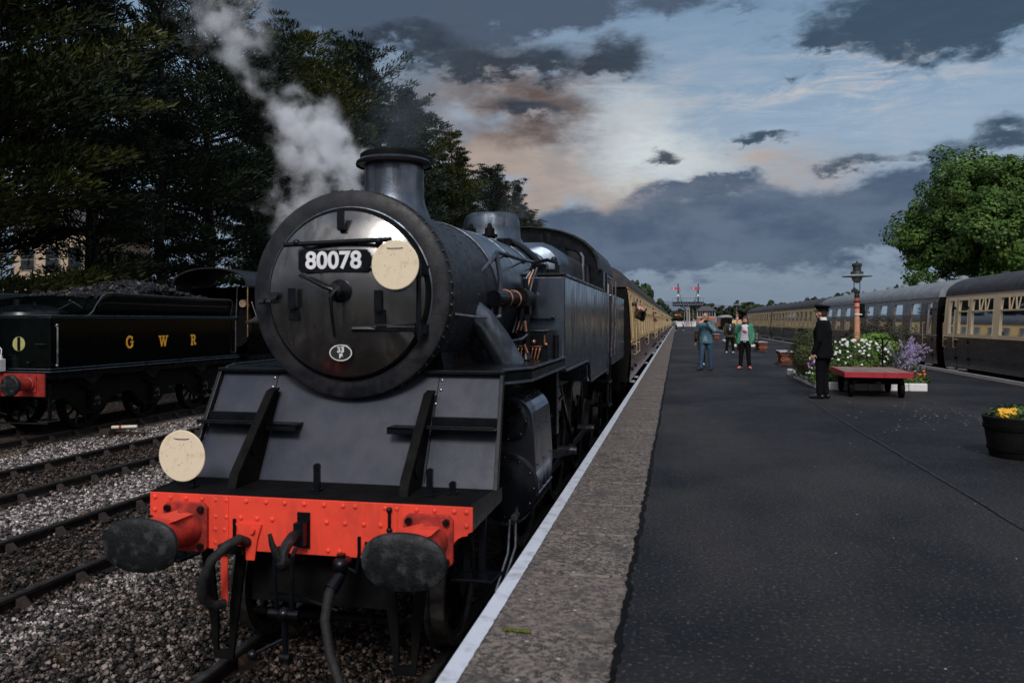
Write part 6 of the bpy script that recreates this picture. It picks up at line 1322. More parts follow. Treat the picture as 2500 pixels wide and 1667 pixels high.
b1b = bench((3.15, 41.0, 0), R(92+180), 'bench back to back with the one behind the woman, mostly hidden by her')
b2 = bench((3.62, 28.4, 0), R(88), 'nearest bench, beside the near flower bed left of the officer', back=False)
b3 = bench((2.98, 63.5, 0), R(92), 'farthest bench, seen between the man in teal and the second flower bed')
m = MB()
# half-barrel planter
pt = thing('planter_tub', (3.73, 9.75, 0), 'black half-barrel planter with yellow flowers at the right edge', 'planter')
PX, PY = 3.73, 9.75
m = MB(); m.lathe([(.30, 0), (.315, .02), (.345, .2), (.375, .40), (.385, .44), (.38, .45), (.355, .45), (.35, .40), (.001, .40)], (PX, PY, 0), 'z', 30, smooth=True); m.build('tub', mat('tub_black', (.003, .003, .0035), (.007, .0065, .0065), 9, .65, spec=.2, bump=.3, stretch=(6, 6, .4)), pt)
for z, r in ((.10, .332), (.33, .37)):
    m = MB(); m.lathe([(r-.004, -.022), (r+.004, -.02), (r+.009, .02), (r, .022)], (PX, PY, z), 'z', 40); m.build('hoop', flatb, pt)
m = MB(); m.lathe([(.35, .41), (.2, .43), (.001, .435)], (PX, PY, 0), 'z', 20); m.build('soil', sleeperm, pt)
# kerbs and flower beds
kerbw = mat('kerb_white', (.72, .71, .71), (.55, .54, .54), 5, .6, bump=.35, bscale=22, lo=.42, hi=.75); soilm = mat('soil', (.022, .016, .012), (.04, .03, .022), 9, .95, bump=.8)
def bed(name_l, x0, x1, y0, y1, h=.17, seg=.42):
    t = thing('flower_bed', ((x0+x1)/2, y0, 0), name_l, 'flower bed'); q = random.Random(int(y0)); cx = (x0+x1)/2
    m = MB(); m.box(x0+.1, x1-.1, y0+.1, y1-.1, 0, h*.8); m.build('soil', soilm, t)
    def run(n_, xa, xb, ya, yb, along):
        y = ya if along == 'y' else xa; end = yb if along == 'y' else xb; m = MB()
        while y < end-.05:
            e = min(y+seg*q.uniform(.85, 1.15), end); jz = q.uniform(-.012, .008); jo = q.uniform(-.008, .008)
            if along == 'y': m.box(xa+jo, xb+jo, y+.006, e-.006, .0, h+jz)
            else: m.box(y+.003, e-.003, ya+jo*.3, yb, .0, h+jz*.3)
            y = e
        m.build(n_, kerbw, t, bevel=.022)['kind'] = 'stuff'
    run('kerb', x0, x0+.16, y0+.0, y1, 'y'); run('kerb', x1-.12, x1, y0+.16, y1, 'y'); run('kerb', x0+.17, x1, y0, y0+.14, 'x')
    return t
bed('near flower bed with white kerbstones around the first lamp post', 3.0, 5.22, 18.25, 23.2)
bed('far flower bed with low white kerb around the second lamp post', 3.25, 4.9, 47.5, 60, .14, .6)
# leafy plants made of many small leaves
def leaves(n, cfun, size, seed, up=.5, ratio=.55, outward=None):
    r = np.random.RandomState(seed); C, Nn = cfun(r, n); n = len(C)
    D = r.normal(0, 1, (n, 3)); D /= np.linalg.norm(D, axis=1)[:, None]
    N = Nn*1.0+D*.75+np.array([0, 0, up]); N /= np.linalg.norm(N, axis=1)[:, None]
    U = np.cross(N, r.normal(0, 1, (n, 3))); U /= np.linalg.norm(U, axis=1)[:, None]; Wv = np.cross(N, U)
    s = (size*r.uniform(.6, 1.35, n))[:, None]
    V = np.stack([C-U*s*.5, C+Wv*s*ratio*.5-U*s*.05, C+U*s*.55, C-Wv*s*ratio*.5-U*s*.05], 1)
    return V.reshape(-1, 3), np.arange(4*n).reshape(n, 4)
def ellip(cx, cy, cz, rx, ry, rz_, lump=.18, shell=.35, zmin=None, seedk=0):
    def f(r, n):
        d = r.normal(0, 1, (n, 3)); d /= np.linalg.norm(d, axis=1)[:, None]
        k = np.sin(d[:, 0]*5+seedk)*np.sin(d[:, 1]*6+seedk*2)*np.cos(d[:, 2]*5+seedk)
        rad = (1+lump*k*2)*(1-shell*r.uniform(0, 1, n)**2)
        P_ = d*rad[:, None]*np.array([rx, ry, rz_])+np.array([cx, cy, cz])
        if zmin is not None: ok = P_[:, 2] > zmin; P_, d = P_[ok], d[ok]
        return P_, d
    return f
G1 = foliage('leaf_dark', (.020, .045, .012), (.045, .075, .018)); G2 = foliage('leaf_mid', (.045, .095, .018), (.085, .14, .030)); G3 = foliage('leaf_bright', (.12, .24, .03), (.20, .32, .05)); G4 = foliage('leaf_bronze', (.035, .028, .018), (.060, .065, .030))
whitef = mat('white_petal', (.80, .80, .78), (.68, .68, .66), 9, .7, trans=.2); lilacf = mat('lilac_petal', (.42, .34, .58), (.55, .48, .68), 14, .7, island=.2, trans=.2); yelc = mat('yellow_petal', (.75, .45, .04), (.72, .34, .02), 9, .7); orf = mat('orange_petal', (.75, .16, .02), None, 9, .7)
def flowers(m, pts, r, q, n=7):
    for p in pts:
        p = Vector(p[:3]); d = Vector((q.uniform(-.5, .5), q.uniform(-1.2, -.2), q.uniform(.2, 1.0))).normalized(); u = d.orthogonal().normalized(); w = d.cross(u)
        rr = r*q.uniform(.75, 1.2)
        ring = [p+(u*math.cos(2*math.pi*k/(2*n))+w*math.sin(2*math.pi*k/(2*n)))*rr*(1 if k % 2 == 0 else .68)+d*.006 for k in range(2*n)]
        m.add([p+d*.012]+ring, [(0, 1+k, 1+(k+1) % (2*n)) for k in range(2*n)])
def bush(name, label, cat, c, rad, n, size, m1, zmin=.12, stems=True, group=None, **k):
    t = thing(name, (c[0], c[1], zmin), label, cat, group); V, F = leaves(n, ellip(*c, *rad, zmin=zmin, **k), size, int(c[1]*7+n)); V = V-np.array([c[0], c[1], zmin])
    fast_mesh('foliage', V, F, m1, t)
    if stems:
        m = MB(); q = random.Random(n)
        for i in range(14):
            a, b = q.uniform(0, 6.28), q.uniform(.2, .8); m.tube([(0, 0, 0), (rad[0]*b*.4*math.cos(a), rad[1]*b*.4*math.sin(a), (c[2]-zmin)*.6), (rad[0]*b*math.cos(a), rad[1]*b*math.sin(a), (c[2]-zmin)+rad[2]*.4)], .012, 5, .004)
        m.build('stems', sleeperm, t, world=False)
    return t
q = random.Random(12)
db = bush('daisy_bush', 'rounded bush covered in white daisies behind the trolley', 'bush', (3.86, 18.95, .52), (.80, .60, .56), 9000, .050, G2, seedk=1)
pts = []
for i in range(95):
    a = q.uniform(0, 6.28); e = q.uniform(.05, 1.35); d = (math.cos(a)*math.cos(e), -abs(math.sin(a))*math.cos(e), math.sin(e)); pts.append((.84*d[0], .64*d[1], .40+.58*d[2]))
m = MB(); flowers(m, pts, .034, q); m.build('flowers', whitef, db, world=False, recalc=False)['kind'] = 'stuff'
bush('leafy_bush', 'olive green bush at the left corner of the near flower bed', 'bush', (3.22, 20.6, .62), (.42, 1.25, .66), 8000, .055, foliage('leaf_olive', (.050, .062, .018), (.085, .095, .030)), seedk=2.5)
bush('leafy_bush', 'low green plant with pansies by the left kerb beside the officer', 'plant', (3.12, 18.9, .24), (.26, .40, .22), 1800, .05, G2, stems=False, seedk=.7)
m = MB(); flowers(m, [(3.0+q.uniform(-.14, .1), 18.75+q.uniform(-.25, .35), .40+q.uniform(-.14, .3)) for _ in range(26)], .026, q); tag(m.build('white_flowers', whitef, recalc=False), 'white blossoms beside the officer at the left kerb', 'flowers', kind='stuff')
m = MB(); flowers(m, [(3.02+q.uniform(-.1, .08), 18.95+q.uniform(-.12, .12), .50+q.uniform(-.07, .07)) for _ in range(9)], .032, q); tag(m.build('purple_pansies', mat('purple_petal', (.22, .04, .35), (.35, .12, .5), 12, .7), recalc=False), 'purple pansies left of the officer', 'flowers', kind='stuff')
bush('dark_shrub', 'tall dark bronze shrub behind the near lamp post', 'bush', (5.0, 21.7, .85), (.85, .8, .66), 10000, .055, G4, seedk=4)
bush('leafy_bush', 'dark shrub between the officer and the near lamp post', 'bush', (4.15, 22.4, .62), (.95, .6, .50), 6000, .05, G4, seedk=5.2)
bush('leafy_bush', 'bright lime green plant above the daisies', 'plant', (4.62, 20.2, .92), (.42, .38, .30), 2400, .07, G3, seedk=3.1)
bush('leafy_bush', 'yellow green plant low beside the lilac flowers', 'plant', (5.0, 19.4, .45), (.24, .3, .25), 900, .06, G3, seedk=3.9, stems=False)
ll = bush('lilac_plant', 'plant with lilac flower spikes at the right end of the near bed', 'plant', (4.74, 18.75, .42), (.42, .42, .40), 3200, .05, G1, seedk=6)
V = []; r_ = np.random.RandomState(8)
spk = []
for i in range(34):
    a = r_.uniform(-2.6, .5); l = r_.uniform(.25, .52); b = np.array([4.74+.25*math.cos(a), 18.70+.22*math.sin(a), r_.uniform(.28, .85)]); d = np.array([r_.uniform(-.35, .75), r_.uniform(-.5, .1), r_.uniform(.15, .8)]); d /= np.linalg.norm(d)
    spk.append((b, d, l))
C = np.vstack([b+d*np.linspace(0, l, 80)[:, None]+r_.normal(0, 1, (80, 3))*(.030*(1-np.linspace(0, 1, 80)**2)+.006)[:, None] for b, d, l in spk])
V, F = leaves(len(C), lambda r, n: (C, r.normal(0, .5, (n, 3))), .024, 4, ratio=.9); V -= np.array([4.74, 18.75, .12]); fast_mesh('flower_spikes', V, F, lilacf, ll)['kind'] = 'stuff'
m = MB(); flowers(m, [(5.02+q.uniform(-.18, .16), 18.45+q.uniform(-.12, .1), .26+q.uniform(-.08, .2)) for _ in range(14)], .028, q); tag(m.build('orange_flowers', orf, recalc=False), 'orange blossoms at the right corner of the near bed', 'flowers', kind='stuff')
bush('leafy_bush', 'low green leaves at the right corner of the near bed under the lilac', 'plant', (4.96, 18.50, .22), (.36, .22, .16), 1300, .06, G2, stems=False, seedk=1.4)
# little cast cross-arm post in the bed
pp = thing('plant_support', (4.33, 18.30, 0), 'thin black iron support standing in front of the daisy bush', 'support'); m = MB(); m.tube([(4.33, 18.36, .1), (4.33, 18.36, 1.13)], .02); m.tube([(4.16, 18.36, 1.12), (4.50, 18.36, 1.12)], .016)
for s in (-1, 1): m.tube([(4.33, 18.36, .90), (4.33+s*.14, 18.36, 1.1)], .012)
m.build('iron_frame', flatb, pp)
# tub flowers
tf = bush('bedding_flowers', 'yellow and cream flowers with green leaves growing in the black tub', 'flowers', (PX+.02, PY, .46), (.33, .33, .11), 900, .06, G2, zmin=.42, stems=False)
m = MB(); flowers(m, [(q.uniform(-.30, -.14), q.uniform(-.26, -.05), .05+q.uniform(-.01, .06)) for _ in range(40)], .034, q); m.build('orange_yellow_flowers', yelc, tf, world=False, recalc=False)['kind'] = 'stuff'
m = MB(); flowers(m, [(q.uniform(.06, .30), q.uniform(-.26, -.05), .06+q.uniform(-.02, .07)) for _ in range(22)], .03, q); m.build('pale_yellow_flowers', mat('primrose_petal', (.72, .62, .18), None, 9, .7), tf, world=False, recalc=False)['kind'] = 'stuff'
# far bed plants
bush('leafy_bush', 'green shrub at the left end of the far flower bed', 'bush', (3.5, 49.0, .6), (.5, 1.1, .6), 5000, .07, G2, seedk=2.2, zmin=.1)
bush('leafy_bush', 'dark green shrub around the foot of the far lamp post', 'bush', (4.3, 51.5, .55), (.7, 2.5, .55), 6000, .07, G1, seedk=3.3, zmin=.1)
bush('potted_topiary', 'small clipped bush with white flowers near the platform end', 'bush', (3.4, 92, .8), (.8, .8, .8), 2500, .12, G2, seedk=3.3, zmin=.02)
# ------------------------------------------------------------ trees
barkm = mat('bark', (.010, .008, .007), (.022, .018, .015), 5, .9, bump=.6, stretch=(3, 3, .5)); barkl = mat('pale_bark', (.10, .085, .07), (.06, .05, .042), 5, .9, bump=.6, stretch=(3, 3, .5))
CON = [foliage('conifer_dark', (.007, .014, .007), (.018, .030, .011), .5, .1, .35), foliage('conifer_olive', (.050, .056, .008), (.014, .024, .008), .5, .12, .3), foliage('conifer_blue', (.008, .017, .012), (.015, .030, .016), .5, .08, .4)]
BRD = [foliage('broadleaf', (.040, .092, .016), (.090, .165, .030), .6, .28, .6), foliage('broadleaf_dull', (.020, .034, .014), (.036, .054, .020), .4, .15, .4)]
def conifer(name, seed, H, spread, n_br, per, leaf, m, label, loc, group, kind='pine', base=.10, lean=0.0, dens=1.0):
    """trunk, limbs, and flat upturned sprays of narrow needle clumps"""
    r = np.random.RandomState(seed); q = random.Random(seed); t = thing(name, loc, label, 'tree', group)
    m_ = MB(); tr_ = [(lean*H*.10*(z/H)**2+.12*math.sin(z*.7+seed), .10*math.cos(z*.9+seed), z) for z in np.linspace(0, H*.97, 9)]
    m_.tube(tr_, H*.017, 8, .03)
    Cs, Ds, Ns = [], [], []
    for i in range(n_br):
        hf = base+(1-base)*(i/n_br)**.85; z = H*hf; k = min(8, hf/.97*8); b = np.array(tr_[int(k)])*(1-(k-int(k)))+np.array(tr_[min(8, int(k)+1)])*(k-int(k))
        prof_ = (1-hf)**.85*1.1+.05 if kind == 'pine' else (math.sin(math.pi*min(1, (1-hf)*.80+.04))**.9+.04)
        if hf < base+.22: prof_ *= .75
        L = spread*prof_*q.uniform(.6, 1.2)
        a = q.uniform(0, 6.283); d = np.array([math.cos(a), math.sin(a), q.uniform(.05, .35)+.55*hf**3])
        u = q.uniform(-.10, .25); pts = [b+d*L*s_+np.array([0, 0, L*(u*s_**2)]) for s_ in (0, .35, .7, 1.0)]
        m_.tube([tuple(p) for p in pts], .02+.014*L, 5, .01)
        ns = max(3, int(L*2.4*dens))
        for j in range(ns):
            s_ = .22+.80*((j+q.random())/ns); p = b+d*L*s_+np.array([0, 0, L*u*s_**2]); side = np.array([-d[1], d[0], 0])
            w = L*.22*(1.15-s_)+.20
            n = int(per*(.5+w)); o = r.normal(0, 1, (n, 3))*np.array([.55, .55, .15])*w*1.1; o += side[None]*r.normal(0, .55, (n, 1))*w
            C = p[None]+o+np.array([0, 0, .05]); out = o/(np.linalg.norm(o, axis=1)[:, None]+1e-6)*.9+d[None]*.9+np.array([0, 0, .55])+r.normal(0, .35, (n, 3))
            
            if p[2] < H*.45 and q.random() < .16: continue
            Cs.append(C); Ds.append(out)
    # leader shoots
    for j in range(5):
        z = H*(.92+.02*j); n = 26; C = np.array([tr_[8][0], tr_[8][1], z])+r.normal(0, 1, (n, 3))*np.array([.25, .25, .3])*(1.3-.22*j); Cs.append(C); Ds.append(r.normal(0, .5, (n, 3))+np.array([0, 0, 1.3]))
    C = np.vstack(Cs); D = np.vstack(Ds); D /= np.linalg.norm(D, axis=1)[:, None]; n = len(C)
    S = np.cross(D, r.normal(0, 1, (n, 3))); S /= np.linalg.norm(S, axis=1)[:, None]
    l = (leaf*r.uniform(.6, 1.5, n))[:, None]
    V = np.stack([C-S*l*.20, C+S*l*.20, C+D*l+S*l*.05, C+D*l*1.05-S*l*.05], 1).reshape(-1, 3)
    fast_mesh('crown', V, np.arange(4*n).reshape(n, 4), m, t); m_.build('trunk', barkm, t, world=False); return t
# prototypes, then a row along the line
protos = []
specs = [('pine', 11, 21.5, 5.6, 92, 100, .165, 1, .10), ('pine', 12, 20.5, 5.0, 84, 100, .16, 0, .12), ('cyp', 13, 19.0, 4.8, 90, 96, .155, 2, .12), ('pine', 14, 22.0, 5.2, 88, 96, .165, 0, .16), ('cyp', 15, 20.0, 5.4, 92, 96, .165, 1, .08)]
row = [(-19.5, 13.0, 1, 1.02), (-27.5, 12.5, 4, 1.12), (-19.8, 19.2, 0, 1.05), (-23.2, 22.5, 2, 1.12), (-20.6, 25.0, 3, .96), (-21.0, 29.5, 1, 1.02), (-22.0, 34.5, 2, 1.12), (-21.2, 39.5, 3, .90), (-22.8, 44.5, 4, 1.1), (-25, 49, 0, 1.08), (-21.6, 51.5, 2, 1.12), (-23.5, 57.5, 3, .97),
       (-21.8, 63.5, 1, 1.05), (-24.2, 70, 4, 1.04), (-22.2, 77, 0, .98), (-23.2, 85, 3, .95), (-22.0, 94, 2, 1.08), (-23.5, 103, 0, 1.0), (-22.5, 113, 1, 1.0), (-23.2, 122, 4, .92)]
why = ['near the left edge of the picture, behind the rear of the tender', 'second row, high over the tender rear', 'behind the first gold letter of the tender', 'behind the coal heap', 'tall and thin over the coal heap', 'over the arched cab roof', 'left of the steam plume', 'standing just left of the steam', 'wrapped in the lower steam plume', 'second row behind the steam', 'behind the steam beside the chimney', 'with a slim pointed tip left of the chimney',
       'directly behind the chimney, left', 'second row behind the chimney', 'directly right of the chimney', 'halfway down the slope of treetops', 'low in the slope of treetops', 'lower in the slope, above the boiler', 'next to last before the dome', 'last of the row, just left of the dome', 'third row, behind the coal heap', 'third row, behind the steam', 'third row, behind the chimney']
names = ['olive-tinted pine', 'dark pine', 'blue-green cypress', 'black-green pine', 'broad olive cypress']
GRPT = 'tall conifers in a row beyond the left track'
PR = {}
for i, (x, y, s, sc) in enumerate(row):
    sc *= .86 if 24 < y < 33 else (.92 if 33 < y < 50 else (1.0 if y < 24 else 1.06))
    lab = names[s]+' '+why[i]
    if s not in PR:
        k = specs[s]; PR[s] = conifer('conifer_tree', k[1], k[2], k[3], k[4], k[5], k[6], CON[k[7]], lab, (x, y, -1.35), GRPT, k[0], k[8]); PR[s].scale = (sc, sc, sc); reindex()
    else: copy_tree(PR[s], None, (x, y, -1.35), rnd.uniform(0, 6.28), lab, (sc, sc, sc*rnd.uniform(.95, 1.04)))
def puff(name, label, cat, loc, rad, n, size, m, group=None, lumps=9, trunk=True, seed=1, H0=0, bark=None):
    """broadleaf crown built from many small clumps of leaves"""
    r = np.random.RandomState(seed); t = thing(name, loc, label, cat, group); q = random.Random(seed)
    Cs = []; Ns = []; ends = []
    per = n//(lumps*9)
    for i in range(lumps):
        d = r.normal(0, 1, 3); d[2] = abs(d[2])*.9-.25; d /= np.linalg.norm(d); c = d*np.array(rad)*r.uniform(.35, .82); rr = min(rad)*r.uniform(.28, .46)
        ends.append(c)
        for j in range(9):
            e = r.normal(0, 1, 3); e /= np.linalg.norm(e); cc = c+e*rr*r.uniform(.75, 1.12); o = r.normal(0, 1, (per, 3)); o /= np.linalg.norm(o, axis=1)[:, None]
            Cs.append(cc+o*rr*.36*r.uniform(.5, 1.0, (per, 1))**.5); Ns.append(o+e*.6)
    C = np.vstack(Cs)+np.array([0, 0, H0+rad[2]]); N = np.vstack(Ns)
    V, F = leaves(len(C), lambda r_, n_: (C, N), size, seed+3, ratio=.8); fast_mesh('crown', V, F, m, t)
    if trunk:
        mm_ = MB(); mm_.tube([(0, 0, 0), (.1, 0, H0*.6), (0, .1, H0+rad[2]*.6), (0, 0, H0+rad[2]*1.2)], max(.1, rad[2]*.055), 8, .05)
        for c in ends: mm_.tube([(0, .05, H0+rad[2]*.25), tuple(np.array([0, 0, H0+rad[2]*.6])*.6+np.array([c[0]*.4, c[1]*.4, (c[2]+H0+rad[2])*.4])), (c[0], c[1], c[2]+H0+rad[2])], max(.05, rad[2]*.022), 6, .02)
        mm_.build('trunk', bark or barkm, t, world=False)
    return t
puff('plane_tree', 'big green leafy tree rising behind the right-hand coaches', 'tree', (18.3, 52.0, -1.3), (5.2, 5.0, 4.9), 150000, .18, BRD[0], lumps=62, seed=27, H0=2.9, bark=barkl)
puff('plane_tree', 'second leafy tree cut by the right edge of the picture', 'tree', (24.4, 53.0, -1.3), (4.4, 4.4, 5.2), 80000, .18, BRD[0], lumps=40, seed=22, H0=3.2, bark=barkl)
# hedge of undergrowth at the foot of the conifers
for i, y in enumerate(range(10, 118, 6)):
    pass
P0 = []
und = thing('undergrowth', (-19, 10, -1.3), 'dark scrubby undergrowth along the foot of the conifers', 'undergrowth', kind='stuff')
r = np.random.RandomState(31); n = 60000; Cx = -19.2-2.6*r.uniform(0, 1, n)-0; Cy = 8+115*r.uniform(0, 1, n)**1.5; hh = 2.2+.9*np.sin(Cy*.9)+.5*np.sin(Cy*2.3+1); Cz = -1.3+hh*r.uniform(0, 1, n)**.8
Cc = np.stack([Cx, Cy, Cz], 1); V, F = leaves(n, lambda a, b: (Cc, r.normal(0, .6, (n, 3))+np.array([.6, -.2, .3])), .24, 5); V -= np.array([-19, 10, -1.3]); fast_mesh('leaf_mass', V, F, BRD[1], und)
m = MB(); m.prism([(0, -5), (0, 150), (-.3, 150), (-.3, -5)], 'z', -.1, 1.0); m.v = [(v[0]-2.5, v[1], v[2]+.2) for v in m.v]; m.build('dark_bank', flatb, und, world=False)
# far small trees and skyline hedges
far = [(1.0, 262, 5, 6.0, 0), (16, 232, 9, 7.6, 1), (26, 225, 8, 7.2, 1), (33, 205, 9, 8.0, 0), (22, 250, 9, 8.6, 1), (40, 190, 9, 7.4, 1), (34, 160, 8, 7.0, 1), (33, 136, 7, 6.6, 1), (29, 118, 6, 7.0, 0), (26.5, 104, 5, 6.6, 1), (25.5, 92, 4.6, 6.4, 0), (23, 84, 4, 5.6, 1), (9, 285, 8, 9, 1), (20, 80, 2.6, 5.9, 0), (-6.5, 132, 4.2, 6.8, 1), (-6.6, 160, 4.5, 9, 0), (-9, 200, 6, 13, 1), (5, 330, 14, 8, 1), (-8, 300, 10, 9.5, 1), (48, 240, 12, 11, 1), (60, 200, 12, 11, 0)]
pos = ['beyond the platform end by the far signal', 'behind the signal box', 'right of the signal box', 'above the far maroon carriage', 'far behind the signal box', 'in the second rank right of the signal box', 'above the woman in green', 'over the farthest cream coach', 'over the roof of the cream coaches, left', 'over the cream coaches, middle', 'over the cream coaches just left of the officer', 'peeping over the roof behind the officer', 'behind the signal gantry', 'just left of the near lamp post over the roof', 'over the roofs of the left train, nearest', 'over the roofs of the left train, second', 'over the roofs of the left train, farthest', 'far away in line with the platform end', 'far left of the gantry past the train end', 'far off, right of the line', 'distant, mostly behind coaches']
b0 = None; FARM = foliage('broadleaf_far', (.030, .056, .020), (.050, .078, .030), .4, .2, .3)
for i, (x, y, w, h, s) in enumerate(far):
    lab = ['round green tree ', 'ragged green tree '][s]+pos[i]
    if i < 4: puff('background_tree', lab, 'tree', (x, y, -1.3), (w*.55, w*.55, h*.5), 9000, .45 if y > 150 else .3, [FARM, BRD[1]][i % 2], 'trees along the far skyline', lumps=14, seed=40+i, H0=h*.08); reindex(); b0 = b0 or []; b0.append(([o for o in bpy.data.objects if o.name.startswith('background_tree')][-1], w, h))
    else:
        o, w0, h0 = b0[i % 4]; copy_tree(o, None, (x, y, -1.3), rnd.uniform(0, 6), lab, (w/w0, w/w0, h/h0))
# conifer tips peeping over the cab roof come from trees beyond the train
hill = MB(); hp = [(-900, 1500, -5), (-500, 1500, 25), (-200, 1550, 34), (-20, 1600, 40), (120, 1600, 30), (300, 1600, 18), (700, 1500, -5)]
hill.add([(p[0], p[1], p[2]) for p in hp]+[(p[0], p[1]-350, -6) for p in hp]+[(p[0], p[1]+300, -6) for p in hp], [(i, i+1, 8+i, 7+i) for i in range(6)]+[(i, 14+i, 15+i, i+1) for i in range(6)], True)
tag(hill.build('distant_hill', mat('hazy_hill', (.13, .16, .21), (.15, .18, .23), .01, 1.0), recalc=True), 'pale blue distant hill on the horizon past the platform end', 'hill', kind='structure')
# cream house behind the conifers
hs = thing('house', (-40, 46, -1.3), 'cream rendered house with a dark window glimpsed through the conifers', 'building')
sigf = mat('window_frame_grey', (.30, .29, .28), None, 6, .6); rend = mat('cream_render', (.50, .38, .27), (.40, .30, .22), 2, .8, bump=.2); slate = mat('slate_roof', (.05, .05, .06), (.08, .08, .09), 8, .7, bump=.3)
m = MB(); m.box(-43, -37.2, 45, 51, -1.3, 7.4); m.build('wall', rend, hs)
m = MB(); m.prism([(44.7, 7.4), (48, 9.9), (51.3, 7.4)], 'x', -43.3, -36.9); m.build('roof', slate, hs)
for x in (-41.9, -40.0, -38.3):
    for z in (1.6, 4.8):
        m = MB(); m.box(x-.55, x+.55, 44.95, 44.99, z, z+1.5); w = m.build('window', sigf, hs)
        m = MB(); m.box(x-.48, x+.48, 44.90, 44.948, z+.08, z+.70); m.box(x-.48, x+.48, 44.90, 44.948, z+.78, z+1.42); m.build('pane', glassd, w)
# garden patch light behind the trees
# ------------------------------------------------------------ railway signals and distant buildings
sigb = mat('signal_black', (.004, .006, .009), (.008, .010, .014), 6, .5); sigw = mat('signal_post_white', (.42, .38, .37), (.32, .28, .27), 4, .6)
def semaphore(t, x, y, zb, zt_, za, side, k=1.0):
    m = MB(); m.tube([(x, y, zb), (x, y, zt_)], .17*k, 8, .13*k); m.lathe([(.10*k, 0), (.12*k, .1), (.03*k, .6*k)], (x, y, zt_), 'z', 10); m.build('doll_post', sigb, t)
    m = MB(); m.box(x-1.65*k, x-.05, y-.16, y-.13, za-.21*k, za+.21*k); m.lathe([(.001, -.18), (.33*k, -.18), (.33*k, -.12), (.001, -.12)], (x+.12*k, y, za), n=16); a = m.build('signal_arm', redd if 0 else mat('arm_red', (.55, .03, .04), (.45, .02, .03), 6, .5), t)
    m = MB(); m.box(x-1.30*k, x-1.05*k, y-.17, y-.161, za-.17*k, za+.17*k); m.build('arm_stripe', whitep, a)
    m = MB(); m.tube([(x+side*.15, y-.1, za-.5), (x+side*.85*k, y-.1, za-.42*k)], .05*k); m.tube([(x+side*.25*k, y-.1, za-.5), (x+side*.8*k, y-.1, zb+.2)], .05*k); m.cbox((x+side*.8*k, y, zb+.4), (.35*k, .3, .3*k)); m.build('signal_linkage', sigb, t)
    m = MB(); m.lathe([(.001, -.2), (.32*k, -.2), (.35*k, -.1), (.001, -.1)], (x, y, zb+(za-zb)*.50), n=14); m.build('repeater_plate', mat('plate_pale', (.62, .68, .58), None, 6, .5), t)
gy_ = 208
def gx(px, y=gy_):   # helper: world x for a sight line at this distance
    t = (px-1250)/1944; return y*(t*.9793-.2025)/(t*.2025+.9793)
ga = thing('signal_gantry', (gx(1680), gy_, -.9), 'black signal gantry with two red semaphore arms beyond the platform end', 'signal')
xl, xr_ = gx(1642.5), gx(1718); zp = 5.35; zq = 6.15
m = MB()
for yy in (gy_-.5, gy_+.5):
    for z in (zp, zq): m.tube([(xl+.1*(z == zp), yy, z), (xr_-.1*(z == zp), yy, z)], .15, 6)
    n = 13
    for i in range(n+1):
        x = xl+(xr_-xl)*i/n; m.tube([(x, yy, zp), (x, yy, zq)], .075, 5)
        if i < n: x2 = xl+(xr_-xl)*(i+1)/n; m.tube([(x, yy, zp if i < n/2 else zq), (x2, yy, zq if i < n/2 else zp)], .075, 5)
m.box(xl, xr_, gy_-.6, gy_+.6, zq+.02, zq+.12); m.build('truss', sigb, ga)
m = MB()
for yy in (gy_-.55,):
    m.tube([(xl, yy, zq+1.1), (xr_, yy, zq+1.1)], .035, 5)
    for i in range(10): x = xl+(xr_-xl)*i/9; m.tube([(x, yy, zq), (x, yy, zq+1.1)], .03, 5)
m.build('handrail', sigb, ga)
m = MB(); xc = gx(1680)
for s in (-1, 1): m.tube([(xc+s*.28, gy_, -1.3), (xc+s*.28, gy_, zp)], .14, 8)
for z in np.linspace(-1, zp-.6, 12): m.box(xc-.28, xc+.28, gy_-.05, gy_+.05, z, z+.08)
m.build('gantry_post', sigw, ga)
m = MB()
for s in (-1, 1): m.tube([(xc+s*.1, gy_, 4.0), (xc+s*1.0, gy_, 4.75), (xc+s*2.2, gy_, zp)], .13, 6); m.tube([(xc+s*1.0, gy_, 4.75), (xc+s*.5, gy_, zp)], .10, 5)
m.build('bracket', sigb, ga)
semaphore(ga, gx(1655.5), gy_, zq, 10.6, 9.75, 1); semaphore(ga, gx(1704.5), gy_, zq, 10.6, 9.75, -1)
sg = thing('signal_post', (gx(1659), 236, -1.2), 'small lone semaphore signal low behind the gantry', 'signal')
semaphore(sg, gx(1659.5, 236), 236, -1.2, 4.4, 3.2, 1, .9)
# white fence across the platform end
fn = thing('platform_fence', (1.5, 214, 0), 'white board fence across the end of the platform', 'fence')
m = MB(); xa, xb = gx(1652, 212), gx(1699, 212); x = xa
while x < xb: m.box(x, x+.30, 212, 212.06, -.9, 1.35); x += .31
m.build('fence_boards', whitep, fn)['kind'] = 'stuff'
for px in (1688, 1668): m = MB(); x = gx(px, 211.9); m.box(x-.09, x+.09, 211.85, 211.98, -.9, 1.6); m.build('fence_post', redd if px == 1688 else sigb, fn)
f2 = thing('white_hut', (gx(1797, 150), 150, 0), 'low cream hut behind the far lamp post', 'hut')
m = MB(); x = gx(1797, 150); m.box(x-.9, x+.9, 150, 152, -.9, 1.75); m.build('wall', crm3, f2); m = MB(); m.box(x-1.0, x+1.0, 149.9, 152.1, 1.75, 1.85); m.build('roof', sigb, f2)
